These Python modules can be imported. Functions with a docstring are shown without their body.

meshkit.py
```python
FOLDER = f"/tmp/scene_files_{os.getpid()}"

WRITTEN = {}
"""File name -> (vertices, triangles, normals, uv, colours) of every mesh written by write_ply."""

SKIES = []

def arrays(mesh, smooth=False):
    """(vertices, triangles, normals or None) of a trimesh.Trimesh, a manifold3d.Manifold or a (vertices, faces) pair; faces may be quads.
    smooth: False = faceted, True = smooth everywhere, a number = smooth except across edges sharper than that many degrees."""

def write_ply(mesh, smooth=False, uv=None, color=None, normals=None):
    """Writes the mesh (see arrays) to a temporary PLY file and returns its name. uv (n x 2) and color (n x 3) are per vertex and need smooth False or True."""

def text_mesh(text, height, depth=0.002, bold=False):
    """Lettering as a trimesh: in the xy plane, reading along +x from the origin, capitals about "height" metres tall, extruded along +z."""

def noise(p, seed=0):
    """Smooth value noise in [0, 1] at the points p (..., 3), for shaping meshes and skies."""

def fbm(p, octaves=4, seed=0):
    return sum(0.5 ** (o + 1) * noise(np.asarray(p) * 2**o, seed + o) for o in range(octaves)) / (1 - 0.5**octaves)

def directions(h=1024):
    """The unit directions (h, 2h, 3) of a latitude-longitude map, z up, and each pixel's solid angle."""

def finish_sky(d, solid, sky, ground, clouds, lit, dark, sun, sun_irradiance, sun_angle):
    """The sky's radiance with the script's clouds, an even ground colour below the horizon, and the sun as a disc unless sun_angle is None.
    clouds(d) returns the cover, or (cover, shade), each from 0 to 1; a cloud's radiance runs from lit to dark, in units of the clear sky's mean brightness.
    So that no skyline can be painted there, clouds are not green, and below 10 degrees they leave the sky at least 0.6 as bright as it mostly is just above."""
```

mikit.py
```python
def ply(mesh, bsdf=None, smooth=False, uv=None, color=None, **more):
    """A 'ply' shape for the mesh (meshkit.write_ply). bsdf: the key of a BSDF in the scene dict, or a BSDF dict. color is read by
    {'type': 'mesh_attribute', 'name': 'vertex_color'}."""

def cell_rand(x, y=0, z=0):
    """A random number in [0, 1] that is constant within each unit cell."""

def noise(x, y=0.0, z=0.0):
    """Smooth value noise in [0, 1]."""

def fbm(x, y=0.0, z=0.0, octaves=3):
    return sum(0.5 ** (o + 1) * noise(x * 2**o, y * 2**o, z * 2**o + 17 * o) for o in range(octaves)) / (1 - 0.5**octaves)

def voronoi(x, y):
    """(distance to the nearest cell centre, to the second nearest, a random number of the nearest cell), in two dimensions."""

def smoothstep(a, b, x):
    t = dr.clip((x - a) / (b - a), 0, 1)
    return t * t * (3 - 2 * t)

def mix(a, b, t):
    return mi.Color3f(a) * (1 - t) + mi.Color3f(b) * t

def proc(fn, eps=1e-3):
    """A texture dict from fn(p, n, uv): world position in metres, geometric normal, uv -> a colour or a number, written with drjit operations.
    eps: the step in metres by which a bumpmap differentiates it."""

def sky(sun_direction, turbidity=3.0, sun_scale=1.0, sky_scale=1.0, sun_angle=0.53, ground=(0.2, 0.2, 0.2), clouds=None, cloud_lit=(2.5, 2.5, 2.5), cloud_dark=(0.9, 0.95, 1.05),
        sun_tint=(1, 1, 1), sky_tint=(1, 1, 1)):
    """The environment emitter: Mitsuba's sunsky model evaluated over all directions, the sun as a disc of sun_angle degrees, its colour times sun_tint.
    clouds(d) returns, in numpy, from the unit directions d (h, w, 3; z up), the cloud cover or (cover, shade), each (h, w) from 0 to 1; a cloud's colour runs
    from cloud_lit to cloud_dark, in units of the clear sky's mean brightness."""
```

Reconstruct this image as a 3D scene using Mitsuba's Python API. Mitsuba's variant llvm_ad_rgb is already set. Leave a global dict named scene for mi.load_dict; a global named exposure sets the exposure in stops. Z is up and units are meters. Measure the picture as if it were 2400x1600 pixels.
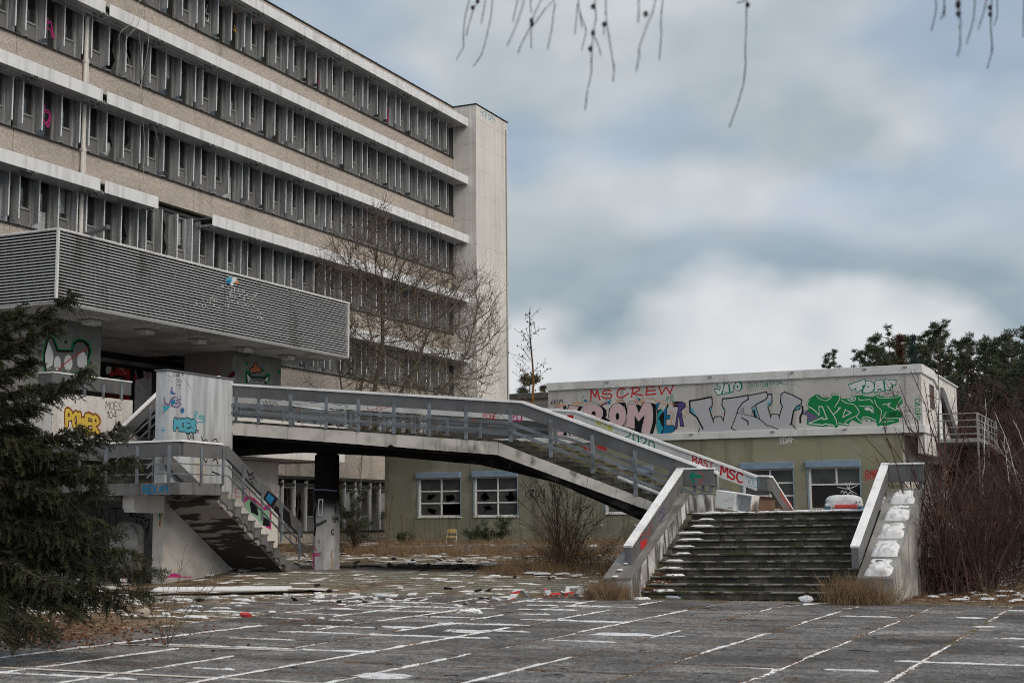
"""Abandoned office block with a footbridge, outdoor steps and a graffiti-covered annexe, on an overcast winter day."""
import math, random
import numpy as np, trimesh, shapely
import shapely.geometry as sg
import drjit as dr, mitsuba as mi
import mikit, meshkit
from mikit import noise, fbm, voronoi, cell_rand, smoothstep, mix

T = mi.ScalarTransform4f
scene, labels = {}, {}

# ------------------------------------------------------------------ camera, light, exposure
EYE = np.array([0.0, 0.0, 1.9])
YAW, PITCH, ROLL = 0.432996, 0.1253317, -0.0075690
_F = np.array([-math.sin(YAW) * math.cos(PITCH), math.cos(YAW) * math.cos(PITCH), math.sin(PITCH)])
_R = np.array([math.cos(YAW), math.sin(YAW), 0.0])
_U = np.cross(_R, _F)
_UP = math.cos(ROLL) * _U - math.sin(ROLL) * _R
scene["camera"] = {"type": "thinlens", "fov": 40.16, "fov_axis": "x", "aperture_radius": 0.009, "focus_distance": 42.0, "near_clip": 0.1, "far_clip": 3000.0,
                   "to_world": T().look_at(origin=EYE.tolist(), target=(EYE + _F).tolist(), up=_UP.tolist())}
exposure = 2.25


def cloud_cover(d):
    """Stratocumulus in uneven layers: pale near the horizon, a blue-grey band above it, brighter and darker stretches higher up, thin places."""
    e = np.degrees(np.arcsin(np.clip(d[..., 2], 0, 1)))
    az = np.arctan2(d[..., 0], d[..., 1])
    p = np.stack([az * 5.5, e * 0.17, 0 * e], -1)
    w = meshkit.fbm(p + [2.3, 0.7, 0], 3, 5) - 0.5
    w2 = meshkit.fbm(p * np.array([2.6, 2.2, 1]) + [7.1, 3.3, 0], 4, 9) - 0.5
    w3 = meshkit.fbm(p * np.array([6.0, 8.0, 1]) + [1.1, 8.3, 0], 5, 13) - 0.5
    s = np.interp(e + 9.0 * w + 2.5 * w2, [0, 5.0, 7.2, 9.0, 10.4, 12.4, 14.5, 17, 20, 25, 32, 45, 90], [0.05, 0.10, 0.28, 0.88, 0.84, 0.40, 0.38, 0.62, 0.50, 0.42, 0.7, 0.5, 0.5])
    s = s + 0.55 * w2 + 0.16 * w3
    gap = np.clip((meshkit.fbm(p * 1.15 + [4.7, 9.1, 0], 3, 21) - 0.50) / 0.16, 0, 1) * np.clip((e - 9) / 5, 0, 1)
    return 0.98 - 0.42 * gap, np.clip(s, 0, 1)


scene["sky"] = mikit.sky((0.78, -0.30, 0.62), turbidity=4, sun_scale=0.30, sky_scale=0.8, sun_tint=(0.90, 0.97, 1.10), sun_angle=36, clouds=cloud_cover, cloud_lit=(2.02, 2.06, 2.10), cloud_dark=(0.74, 0.98, 1.14),
                         ground=(0.2, 0.2, 0.2))

# ------------------------------------------------------------------ helpers
_taken = {}


def new_key(name, parent=None):
    base = f"{parent}__{name}" if parent else name
    n = _taken.get(base, -1) + 1
    _taken[base] = n
    return base if n == 0 else f"{base}_{n:03d}"


def thing(name, label, cat, group=None, kind=None):
    k = new_key(name)
    labels[k] = {"label": label, "category": cat}
    if group:
        labels[k]["group"] = group
    if kind:
        labels[k]["kind"] = kind
    return k


def put(key, shape, at=None):
    if at is not None:
        shape = {**shape, "to_world": T().translate(list(map(float, at))) if not hasattr(at, "matrix") else at}
    scene[key] = shape
    return key


def ply(m, mat, smooth=False):
    return mikit.ply(m.mesh() if isinstance(m, MB) else m, mat, smooth)


def part(name, parent, m, mat=None, smooth=False, label=None, kind=None, at=None):
    """One part: m is a mesh builder, a mesh, or a ply dict that several parts share."""
    k = new_key(name, parent)
    put(k, m if isinstance(m, dict) else ply(m, mat, smooth), at)
    d = {}
    if label:
        d["label"] = label
    if kind:
        d["kind"] = kind
    if d:
        labels[k] = d
    return k


def solid(name, label, cat, m, mat, smooth=False, group=None, kind=None):
    k = thing(name, label, cat, group, kind)
    put(k, ply(m, mat, smooth))
    return k


def structure(name, m=None, mat=None, smooth=False):
    k = new_key(name)
    if m is not None:
        put(k, m if isinstance(m, dict) else ply(m, mat, smooth))
    labels[k] = {"kind": "structure"}
    return k


_BOX = np.array([[0, 2, 3, 1], [4, 5, 7, 6], [0, 1, 5, 4], [2, 6, 7, 3], [0, 4, 6, 2], [1, 3, 7, 5]])


class MB:
    """Collects geometry for one mesh."""

    def __init__(self):
        self.v, self.f, self.n = [], [], 0

    def add(self, v, f):
        v, f = np.asarray(v, float).reshape(-1, 3), np.asarray(f, int)
        if f.shape[1] == 4:
            f = np.vstack([f[:, [0, 1, 2]], f[:, [0, 2, 3]]])
        self.v.append(v)
        self.f.append(f + self.n)
        self.n += len(v)
        return self

    def box(self, x0, x1, y0, y1, z0, z1):
        v = [[x, y, z] for x in (x0, x1) for y in (y0, y1) for z in (z0, z1)]
        return self.add(v, [[0, 1, 3, 2], [4, 6, 7, 5], [0, 4, 5, 1], [2, 3, 7, 6], [0, 2, 6, 4], [1, 5, 7, 3]])

    def cbox(self, x0, x1, y0, y1, z0, z1, b=0.01):
        """A box with chamfered edges."""
        pts = []
        for sx, x in ((1, x0), (-1, x1)):
            for sy, y in ((1, y0), (-1, y1)):
                for sz, z in ((1, z0), (-1, z1)):
                    pts += [[x + sx * b, y + sy * b, z], [x + sx * b, y, z + sz * b], [x, y + sy * b, z + sz * b]]
        h = trimesh.convex.convex_hull(np.array(pts))
        return self.add(h.vertices, h.faces)

    def hull(self, pts):
        h = trimesh.convex.convex_hull(np.asarray(pts, float))
        return self.add(h.vertices, h.faces)

    def ext(self, axis, poly, a, b):
        """A polygon (shapely or points) in the plane of the two other axes, extruded along axis from a to b."""
        g = poly if hasattr(poly, "geom_type") else sg.Polygon(poly)
        for q in getattr(g, "geoms", [g]):
            if q.area < 1e-9:
                continue
            m = trimesh.creation.extrude_polygon(q, b - a, engine="earcut")
            v = np.array(m.vertices)
            o = np.empty_like(v)
            i, j = {"x": (1, 2), "y": (0, 2), "z": (0, 1)}[axis]
            k = "xyz".index(axis)
            o[:, i], o[:, j], o[:, k] = v[:, 0], v[:, 1], v[:, 2] + a
            f = np.array(m.faces)
            self.add(o, f[:, ::-1] if axis == "y" else f)
        return self

    def bar(self, p, q, w, h, up=(0, 0, 1)):
        """A rectangular bar from p to q, w wide and h high."""
        p, q, up = np.asarray(p, float), np.asarray(q, float), np.asarray(up, float)
        d = q - p
        d = d / np.linalg.norm(d)
        s = np.cross(d, up)
        s /= np.linalg.norm(s)
        u = np.cross(s, d)
        v = [e + s * a * w / 2 + u * c * h / 2 for e in (p, q) for a, c in ((-1, -1), (1, -1), (1, 1), (-1, 1))]
        return self.add(v, [[0, 1, 2, 3], [7, 6, 5, 4], [0, 4, 5, 1], [1, 5, 6, 2], [2, 6, 7, 3], [3, 7, 4, 0]])

    def tube(self, pts, rad, sides=5, cap=True):
        p = np.asarray(pts, float)
        n = len(p)
        t = np.gradient(p, axis=0)
        t /= np.linalg.norm(t, axis=1, keepdims=True) + 1e-12
        ref = np.array([0, 0, 1.0]) if abs(t[:, 2].mean()) < 0.8 else np.array([1.0, 0, 0])
        a = np.cross(t, ref)
        a /= np.linalg.norm(a, axis=1, keepdims=True) + 1e-12
        b = np.cross(t, a)
        r = np.broadcast_to(np.asarray(rad, float), (n,))
        ang = np.arange(sides) * 2 * np.pi / sides
        v = p[:, None] + r[:, None, None] * (np.cos(ang)[None, :, None] * a[:, None] + np.sin(ang)[None, :, None] * b[:, None])
        i, j = np.meshgrid(np.arange(n - 1), np.arange(sides), indexing="ij")
        q = np.stack([i * sides + j, i * sides + (j + 1) % sides, (i + 1) * sides + (j + 1) % sides, (i + 1) * sides + j], -1).reshape(-1, 4)
        f = np.vstack([q[:, [0, 1, 2]], q[:, [0, 2, 3]]])
        if cap and sides > 2:
            c = [[0, k + 1, k] for k in range(1, sides - 1)]
            e = (n - 1) * sides
            f = np.vstack([f, c, [[e, e + k, e + k + 1] for k in range(1, sides - 1)]])
        return self.add(v.reshape(-1, 3), f)

    def mesh(self):
        return trimesh.Trimesh(np.vstack(self.v), np.vstack(self.f), process=False)


def tapers(segs, sides=4):
    """Many tapered sticks at once: segs is (n, 8): p, q, radius at p, radius at q. Returns a mesh builder."""
    s = np.asarray(segs, float)
    p, q = s[:, 0:3], s[:, 3:6]
    d = q - p
    d /= np.linalg.norm(d, axis=1, keepdims=True) + 1e-12
    ref = np.where(np.abs(d[:, 2:]) < 0.8, [0, 0, 1.0], [1.0, 0, 0])
    a = np.cross(d, ref)
    a /= np.linalg.norm(a, axis=1, keepdims=True) + 1e-12
    b = np.cross(d, a)
    ang = np.arange(sides) * 2 * np.pi / sides
    ring = np.cos(ang)[None, :, None] * a[:, None] + np.sin(ang)[None, :, None] * b[:, None]
    v = np.concatenate([p[:, None] + ring * s[:, 6, None, None], q[:, None] + ring * s[:, 7, None, None]], 1)
    n = len(s)
    j = np.arange(sides)
    f0 = np.concatenate([np.stack([j, (j + 1) % sides, (j + 1) % sides + sides], 1), np.stack([j, (j + 1) % sides + sides, j + sides], 1)])
    f = (f0[None] + (np.arange(n) * 2 * sides)[:, None, None]).reshape(-1, 3)
    return MB().add(v.reshape(-1, 3), f)


def blades(base, tip, width, side):
    """Thin pointed leaves or grass blades: triangles pairs from base to tip, width across along side."""
    base, tip, side = (np.asarray(x, float) for x in (base, tip, side))
    w = np.asarray(width, float).reshape(-1, 1)
    mid = base * 0.55 + tip * 0.45
    v = np.stack([base - side * w * 0.3, base + side * w * 0.3, mid + side * w * 0.5, mid - side * w * 0.5, tip], 1)
    n = len(base)
    f0 = np.array([[0, 1, 2], [0, 2, 3], [3, 2, 4]])
    f = (f0[None] + (np.arange(n) * 5)[:, None, None]).reshape(-1, 3)
    return MB().add(v.reshape(-1, 3), f)


def sstep(a, b, x):
    t = np.clip((np.asarray(x, float) - a) / (b - a), 0, 1)
    return t * t * (3 - 2 * t)


def ground_z(x, y):
    """Height of the ground: flat at the paved court, rising gently to the left behind it and as a bank to the right of the steps."""
    x, y = np.asarray(x, float), np.asarray(y, float)
    left = 0.40 * sstep(30.0, 37.5, y) + 0.12 * sstep(38, 50, y) + 0.36 * sstep(50.42, 50.6, y) + 0.2 * sstep(52, 70, y)
    right = 1.9 * sstep(34.5, 46.0, y) * sstep(-5.4, -2.5, x) + 2.0 * sstep(46, 75, y) + 6 * sstep(75, 200, y)
    w = sstep(-12.6, -11.9, x)
    flat = np.where(y < 36, 0.0, 0.0)
    inner = np.where(x > -5.4, right, flat)
    z = left * (1 - w) + inner * w
    z = z + 0.12 * sstep(-12.0, -17.0, x) * sstep(27, 20, y) * sstep(-14.5, -18.5, x)
    return z


def at_slope(x0, z0, x1, z1):
    return lambda x: z0 + (z1 - z0) * (x - x0) / (x1 - x0)


# ------------------------------------------------------------------ materials
def rgb(*c):
    return {"type": "rgb", "value": list(map(float, c))}


def mat(key, color, rough=0.8, two=True, spec=0.35, bump=None, **more):
    d = {"type": "principled", "base_color": mikit.proc(color) if callable(color) else rgb(*color), "roughness": mikit.proc(rough) if callable(rough) else float(rough), "specular": float(spec), **more}
    if bump:
        d = {"type": "bumpmap", "arbitrary": mikit.proc(bump[0], bump[1]), "scale": bump[2], "bsdf": d}
    scene[key] = {"type": "twosided", "bsdf": d} if two else d
    return key


def flat(key, color, rough=0.85):
    scene[key] = {"type": "twosided", "bsdf": {"type": "diffuse", "reflectance": mikit.proc(color) if callable(color) else rgb(*color)}}
    return key


def runs(p, n, a=3.0, b=0.35):
    """Vertical dirt runs on a wall: narrow across, long down."""
    u = dr.select(dr.abs(n.x) > dr.abs(n.y), p.y, p.x)
    return fbm(u * a, p.z * b, 3.7, octaves=4)


def c_aggregate(p, n, uv):
    k = fbm(p.x * 26, p.y * 26, p.z * 26, octaves=2)
    g = fbm(p.x * 0.5, p.y * 0.5, p.z * 1.3, octaves=3)
    c = mix((0.345, 0.305, 0.275), (0.545, 0.49, 0.445), smoothstep(0.25, 0.75, k))
    c = c * (0.78 + 0.44 * g)
    return c * (1 - 0.32 * smoothstep(0.55, 0.8, runs(p, n, 2.2, 0.25)))


mat("m_aggregate", c_aggregate, 0.9, spec=0.2)


def c_whitepanel(p, n, uv):
    r = runs(p, n, 5.0, 0.12)
    g = fbm(p.x * 0.4, p.y * 0.4, p.z * 0.4, octaves=3)
    return mix((0.70, 0.685, 0.67), (0.54, 0.525, 0.51), smoothstep(0.45, 0.85, r) * 0.7 + 0.35 * smoothstep(0.4, 0.8, g))


mat("m_whitepanel", c_whitepanel, 0.7)


def c_terracewhite(p, n, uv):
    r = runs(p, n, 2.6, 0.3)
    f = fbm(p.x * 1.6, p.y * 1.6, p.z * 1.6, octaves=3)
    soot = smoothstep(44.0, 41.0, p.y + 1.2 * (f - 0.5)) * smoothstep(38.2, 40.0, p.y) * smoothstep(5.2, 4.6, p.z)
    c = mix((0.66, 0.645, 0.63), (0.42, 0.40, 0.385), smoothstep(0.5, 0.8, r) * 0.6)
    return mix(c, (0.03, 0.026, 0.024), soot * 0.95)


mat("m_terracewhite", c_terracewhite, 0.65)


def c_alu(p, n, uv):
    r = runs(p, n, 6.0, 0.3)
    return mix((0.74, 0.76, 0.80), (0.47, 0.48, 0.50), smoothstep(0.42, 0.85, r) * 0.8)


mat("m_alu", c_alu, 0.45)


def c_fin(p, n, uv):
    r = fbm(p.x * 9 + p.y * 9, p.z * 0.7, 1.0, octaves=3)
    return mix((0.37, 0.39, 0.42), (0.19, 0.20, 0.215), smoothstep(0.3, 0.8, r))


mat("m_fin", c_fin, 0.45)
mat("m_frame", (0.30, 0.305, 0.31), 0.5, metallic=0.2)
mat("m_darkseal", (0.035, 0.036, 0.038), 0.7)
mat("m_darkpanel", (0.17, 0.175, 0.185), 0.5)
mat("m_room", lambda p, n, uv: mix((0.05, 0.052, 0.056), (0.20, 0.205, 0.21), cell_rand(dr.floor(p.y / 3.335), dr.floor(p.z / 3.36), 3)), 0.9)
mat("m_blind", (0.42, 0.45, 0.47), 0.8)
mat("m_void", (0.02, 0.02, 0.021), 0.9)
scene["m_glass"] = {"type": "thindielectric", "int_ior": 1.5}
mat("m_dirtyglass", lambda p, n, uv: mix((0.035, 0.038, 0.04), (0.10, 0.105, 0.108), fbm(p.x * 2.2, p.y * 2.2, p.z * 2.2, octaves=3)), 0.16, spec=0.5)


def c_band(p, n, uv):
    r = runs(p, n, 4.0, 0.8)
    g = fbm(p.x * 1.3, p.y * 1.3, p.z * 2, octaves=3)
    return mix((0.14, 0.142, 0.150), (0.08, 0.081, 0.086), smoothstep(0.3, 0.8, 0.5 * r + 0.5 * g))


mat("m_band", c_band, 0.5, spec=0.4)
mat("m_rail", lambda p, n, uv: mix((0.21, 0.235, 0.27), mix((0.13, 0.143, 0.16), (0.20, 0.11, 0.07), smoothstep(0.66, 0.75, fbm(p.x * 5, p.y * 5, p.z * 5 + 4, octaves=3))), smoothstep(0.35, 0.7, fbm(p.x * 3, p.y * 3, p.z * 3, octaves=3))), 0.5, metallic=0.2)
mat("m_cap", lambda p, n, uv: mix((0.88, 0.88, 0.90), (0.68, 0.68, 0.69), smoothstep(0.45, 0.8, fbm(p.x * 2.5, p.y * 2.5, p.z * 2.5, octaves=4))), 0.5)


def c_slabstone(p, n, uv):
    """Pale cast facing slabs with dark damp runs."""
    r = runs(p, n, 3.2, 0.7)
    b = fbm(p.x * 1.7, p.y * 1.7 + 7, p.z * 2.6, octaves=4)
    c = mix((0.66, 0.62, 0.58), (0.50, 0.465, 0.43), smoothstep(0.35, 0.7, b))
    low = smoothstep(4.4, 3.4, p.z)
    d = smoothstep(0.60, 0.74, r) * (0.35 + 0.65 * low) + 0.75 * low * smoothstep(0.52, 0.66, fbm(p.x * 2.2, p.y * 2, p.z * 1.6 + 5, octaves=4))
    return mix(c, (0.085, 0.08, 0.075), dr.clip(d, 0, 1) * 0.85)


mat("m_slabstone", c_slabstone, 0.85)


def c_stained(p, n, uv):
    """Whitewashed concrete with heavy black weather runs."""
    u = dr.select(dr.abs(n.x) > dr.abs(n.y), p.y, p.x)
    r = fbm(u * 6.5 + p.z * 0.8, p.z * 1.1, 1.3, octaves=5)
    b = fbm(p.x * 2, p.y * 2, p.z * 2, octaves=4)
    c = mix((0.60, 0.60, 0.61), (0.27, 0.26, 0.25), smoothstep(0.3, 0.65, b))
    return mix(c, (0.06, 0.058, 0.055), smoothstep(0.42, 0.60, r) * 0.9)


mat("m_stained", c_stained, 0.85)


def c_shaft(p, n, uv):
    """Painted concrete of the tall stair wall: pale blue-grey, flaking and streaked, moss-stained low down."""
    r = runs(p, n, 5.5, 0.55)
    b = fbm(p.x * 1.2, p.y * 1.2, p.z * 1.2, octaves=4)
    c = mix((0.53, 0.56, 0.60), (0.34, 0.36, 0.385), smoothstep(0.32, 0.66, r))
    c = mix(c, (0.45, 0.40, 0.34), smoothstep(0.55, 0.7, b) * smoothstep(4.9, 3.6, p.z))
    c = mix(c, (0.07, 0.07, 0.07), smoothstep(0.66, 0.78, r) * smoothstep(3.2, 4.4, p.z) * 0.8)
    low = mix((0.55, 0.535, 0.52), (0.36, 0.345, 0.33), smoothstep(0.4, 0.7, b))
    return mix(low, c, smoothstep(2.5, 2.7, p.z))


mat("m_shaft", c_shaft, 0.8)


def c_step(p, n, uv):
    b = fbm(p.x * 2.2, p.y * 2.2, p.z * 5, octaves=4)
    m = fbm(p.x * 4 + 9, p.y * 4, p.z * 4, octaves=4)
    c = mix((0.11, 0.103, 0.093), (0.038, 0.035, 0.031), smoothstep(0.3, 0.68, b))
    moss = smoothstep(0.50, 0.62, m) * dr.select(n.z > 0.5, 0.9, 0.5)
    c = mix(c, (0.05, 0.053, 0.02), moss)
    drip = smoothstep(0.52, 0.62, fbm(p.x * 7, p.y * 7, p.z * 1.5 + 3, octaves=4))
    return mix(c, (0.03, 0.029, 0.027), dr.select(n.z > 0.5, 0.0, 0.7) * drip)


mat("m_step", c_step, 0.9)
mat("m_nosing", lambda p, n, uv: mix((0.27, 0.26, 0.245), (0.05, 0.05, 0.028), smoothstep(0.44, 0.56, fbm(p.x * 5, p.y * 9, p.z * 9, octaves=4))), 0.85)


def c_oldconcrete(p, n, uv):
    b = fbm(p.x * 1.5, p.y * 1.5, p.z * 1.5, octaves=5)
    r = runs(p, n, 5, 0.6)
    c = mix((0.33, 0.325, 0.315), (0.16, 0.155, 0.15), smoothstep(0.3, 0.7, b))
    return mix(c, (0.07, 0.068, 0.065), smoothstep(0.55, 0.75, r) * 0.6)


mat("m_oldconcrete", c_oldconcrete, 0.9)


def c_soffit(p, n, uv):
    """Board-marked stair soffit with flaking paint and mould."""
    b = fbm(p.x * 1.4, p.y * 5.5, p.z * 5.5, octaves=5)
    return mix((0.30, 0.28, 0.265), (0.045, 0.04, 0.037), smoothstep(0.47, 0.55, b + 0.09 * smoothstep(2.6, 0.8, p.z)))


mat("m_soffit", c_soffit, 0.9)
mat("m_greyconcrete", lambda p, n, uv: mix(mix((0.19, 0.19, 0.195), (0.11, 0.11, 0.112), fbm(p.x * 2, p.y * 2, p.z * 3, octaves=4)), (0.05, 0.05, 0.048), smoothstep(0.5, 0.7, runs(p, n, 5, 0.9)) * 0.6), 0.85)
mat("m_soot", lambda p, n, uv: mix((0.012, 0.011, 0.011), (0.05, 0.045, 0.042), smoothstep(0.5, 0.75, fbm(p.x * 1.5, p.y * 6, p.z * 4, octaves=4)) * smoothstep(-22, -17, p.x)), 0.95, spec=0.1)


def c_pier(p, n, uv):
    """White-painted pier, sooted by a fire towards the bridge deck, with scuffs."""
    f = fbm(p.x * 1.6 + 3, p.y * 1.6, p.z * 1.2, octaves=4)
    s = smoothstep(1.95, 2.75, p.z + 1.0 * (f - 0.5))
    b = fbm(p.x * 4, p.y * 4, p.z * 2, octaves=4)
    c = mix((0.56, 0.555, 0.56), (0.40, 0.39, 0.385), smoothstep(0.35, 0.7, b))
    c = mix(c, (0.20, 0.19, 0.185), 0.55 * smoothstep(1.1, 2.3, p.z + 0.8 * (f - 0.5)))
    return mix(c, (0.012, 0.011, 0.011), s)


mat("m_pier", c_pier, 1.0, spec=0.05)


def c_greenwall(p, n, uv):
    g = fbm(p.x * 0.7, p.y * 0.7, p.z * 0.7, octaves=4)
    k = noise(p.x * 60, p.y * 60, p.z * 60)
    r = runs(p, n, 3.0, 0.2)
    c = mix((0.285, 0.275, 0.195), (0.225, 0.222, 0.165), smoothstep(0.3, 0.7, g)) * (0.9 + 0.2 * k)
    c = mix(c, (0.215, 0.22, 0.175), smoothstep(-15.0, -20.0, p.x) * 0.75)
    c = mix(c, (0.14, 0.14, 0.115), 0.5 * smoothstep(0.50, 0.70, runs(p, n, 1.3, 0.5)) * smoothstep(1.8, 0.9, p.z + 0.8 * (g - 0.5)))
    c = mix(c, (0.33, 0.325, 0.27), 0.35 * smoothstep(0.58, 0.66, fbm(p.x * 1.7 + 4, p.y, p.z * 1.9, octaves=4)))
    return c * (1 - 0.30 * smoothstep(0.52, 0.78, r))


mat("m_greenwall", c_greenwall, 0.92, spec=0.2)


def c_greywall(p, n, uv):
    g = fbm(p.x * 0.8, p.y * 0.8, p.z * 0.8, octaves=4)
    k = noise(p.x * 70, p.y * 70, p.z * 70)
    r = runs(p, n, 3.4, 0.18)
    c = mix((0.575, 0.565, 0.56), (0.47, 0.46, 0.455), smoothstep(0.3, 0.7, g)) * (0.92 + 0.16 * k)
    return mix(c, (0.25, 0.24, 0.23), smoothstep(0.52, 0.78, r) * 0.55)


mat("m_greywall", c_greywall, 0.92, spec=0.2)
mat("m_trim", lambda p, n, uv: mix((0.66, 0.67, 0.68), (0.50, 0.50, 0.50), smoothstep(0.45, 0.8, runs(p, n, 3, 0.5))), 0.5)
mat("m_shutter", lambda p, n, uv: mix((0.225, 0.31, 0.42), (0.18, 0.25, 0.335), smoothstep(0.4, 0.8, fbm(p.x * 3, p.y, p.z * 5, octaves=3))), 0.5)
mat("m_pvc", (0.72, 0.73, 0.74), 0.4)


def c_pillar(p, n, uv):
    """Grey-green painted pillar faces with green overspray towards the top."""
    f = fbm(p.x * 2, p.y * 2.4, p.z * 1.6, octaves=4)
    front = smoothstep(0.5, 0.8, n.x)
    tile = (0.30, 0.28, 0.265)
    paint = mix((0.20, 0.215, 0.205), (0.16, 0.17, 0.165), smoothstep(0.4, 0.7, f))
    paint = mix(paint, (0.035, 0.10, 0.035), 0.7 * smoothstep(7.95, 8.2, p.z + 0.9 * (f - 0.5)))
    return mix(tile, paint, front)


mat("m_pillar", c_pillar, 0.75)
mat("m_ceiling", lambda p, n, uv: mix((0.46, 0.46, 0.47), (0.30, 0.295, 0.29), smoothstep(0.45, 0.7, fbm(p.x * 0.9, p.y * 0.9, p.z, octaves=4))), 0.85)
mat("m_darktile", lambda p, n, uv: mix((0.10, 0.10, 0.102), (0.055, 0.055, 0.057), smoothstep(0.3, 0.7, fbm(p.x * 2, p.y * 2, p.z * 2, octaves=3))), 0.6)


def c_slab(p, n, uv):
    """Paving slabs of exposed fine aggregate: each slab its own tone, damp patches, frost and needles along the edges."""
    ix, iy = dr.floor(p.x / 1.5), dr.floor((p.y - 16.4) / 1.336)
    tone = cell_rand(ix, iy, 7)
    k = noise(p.x * 55, p.y * 55, 0.3) * 0.55 + noise(p.x * 21, p.y * 21, 4.3) * 0.45
    g = fbm(p.x * 0.55, p.y * 0.9, 2.0, octaves=4)
    c = mix((0.030, 0.030, 0.033), (0.215, 0.205, 0.20), smoothstep(0.15, 0.85, k))
    c = c * (0.56 + 0.44 * tone + 1.2 * (g - 0.36))
    fx, fy = dr.abs(p.x / 1.5 - dr.floor(p.x / 1.5 + 0.5)) * 1.5, dr.abs((p.y - 16.4) / 1.336 - dr.floor((p.y - 16.4) / 1.336 + 0.5)) * 1.336
    e = dr.minimum(fx, fy)
    w = fbm(p.x * 7, p.y * 7, 5, octaves=4)
    red = smoothstep(0.10, 0.02, e + 0.11 * (w - 0.42))
    c = mix(c, (0.115, 0.062, 0.045), 0.6 * red)
    spot = smoothstep(0.62, 0.70, fbm(p.x * 2.3 + 9, p.y * 2.9, 6, octaves=3))
    c = mix(c, (0.035, 0.035, 0.036), 0.45 * spot)
    frost = smoothstep(0.60, 0.72, fbm(p.x * 1.1 + 20, p.y * 1.7, 1, octaves=4)) * smoothstep(0.45, 0.65, noise(p.x * 50, p.y * 50))
    return mix(c, (0.62, 0.62, 0.63), 0.22 * frost)


mat("m_slab", c_slab, 0.8, spec=0.25, bump=(lambda p, n, uv: noise(p.x * 60, p.y * 60, 0), 6e-3, 0.004))


def c_joint(p, n, uv):
    """What fills the joints: old snow, brown needles, moss."""
    a = fbm(p.x * 1.3, p.y * 1.3, 3, octaves=3)
    b = fbm(p.x * 16, p.y * 16, 1, octaves=3)
    left = smoothstep(-3.0, -12.0, p.x)
    snow = smoothstep(0.51, 0.60, b * 0.55 + a * 0.45 + 0.05 * left)
    base = mix((0.11, 0.055, 0.035), (0.075, 0.075, 0.03), smoothstep(0.4, 0.6, fbm(p.x * 3 + 4, p.y * 3, 9, octaves=3)))
    return mix(base, (0.78, 0.79, 0.81), snow)


mat("m_joint", c_joint, 0.9)


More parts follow.
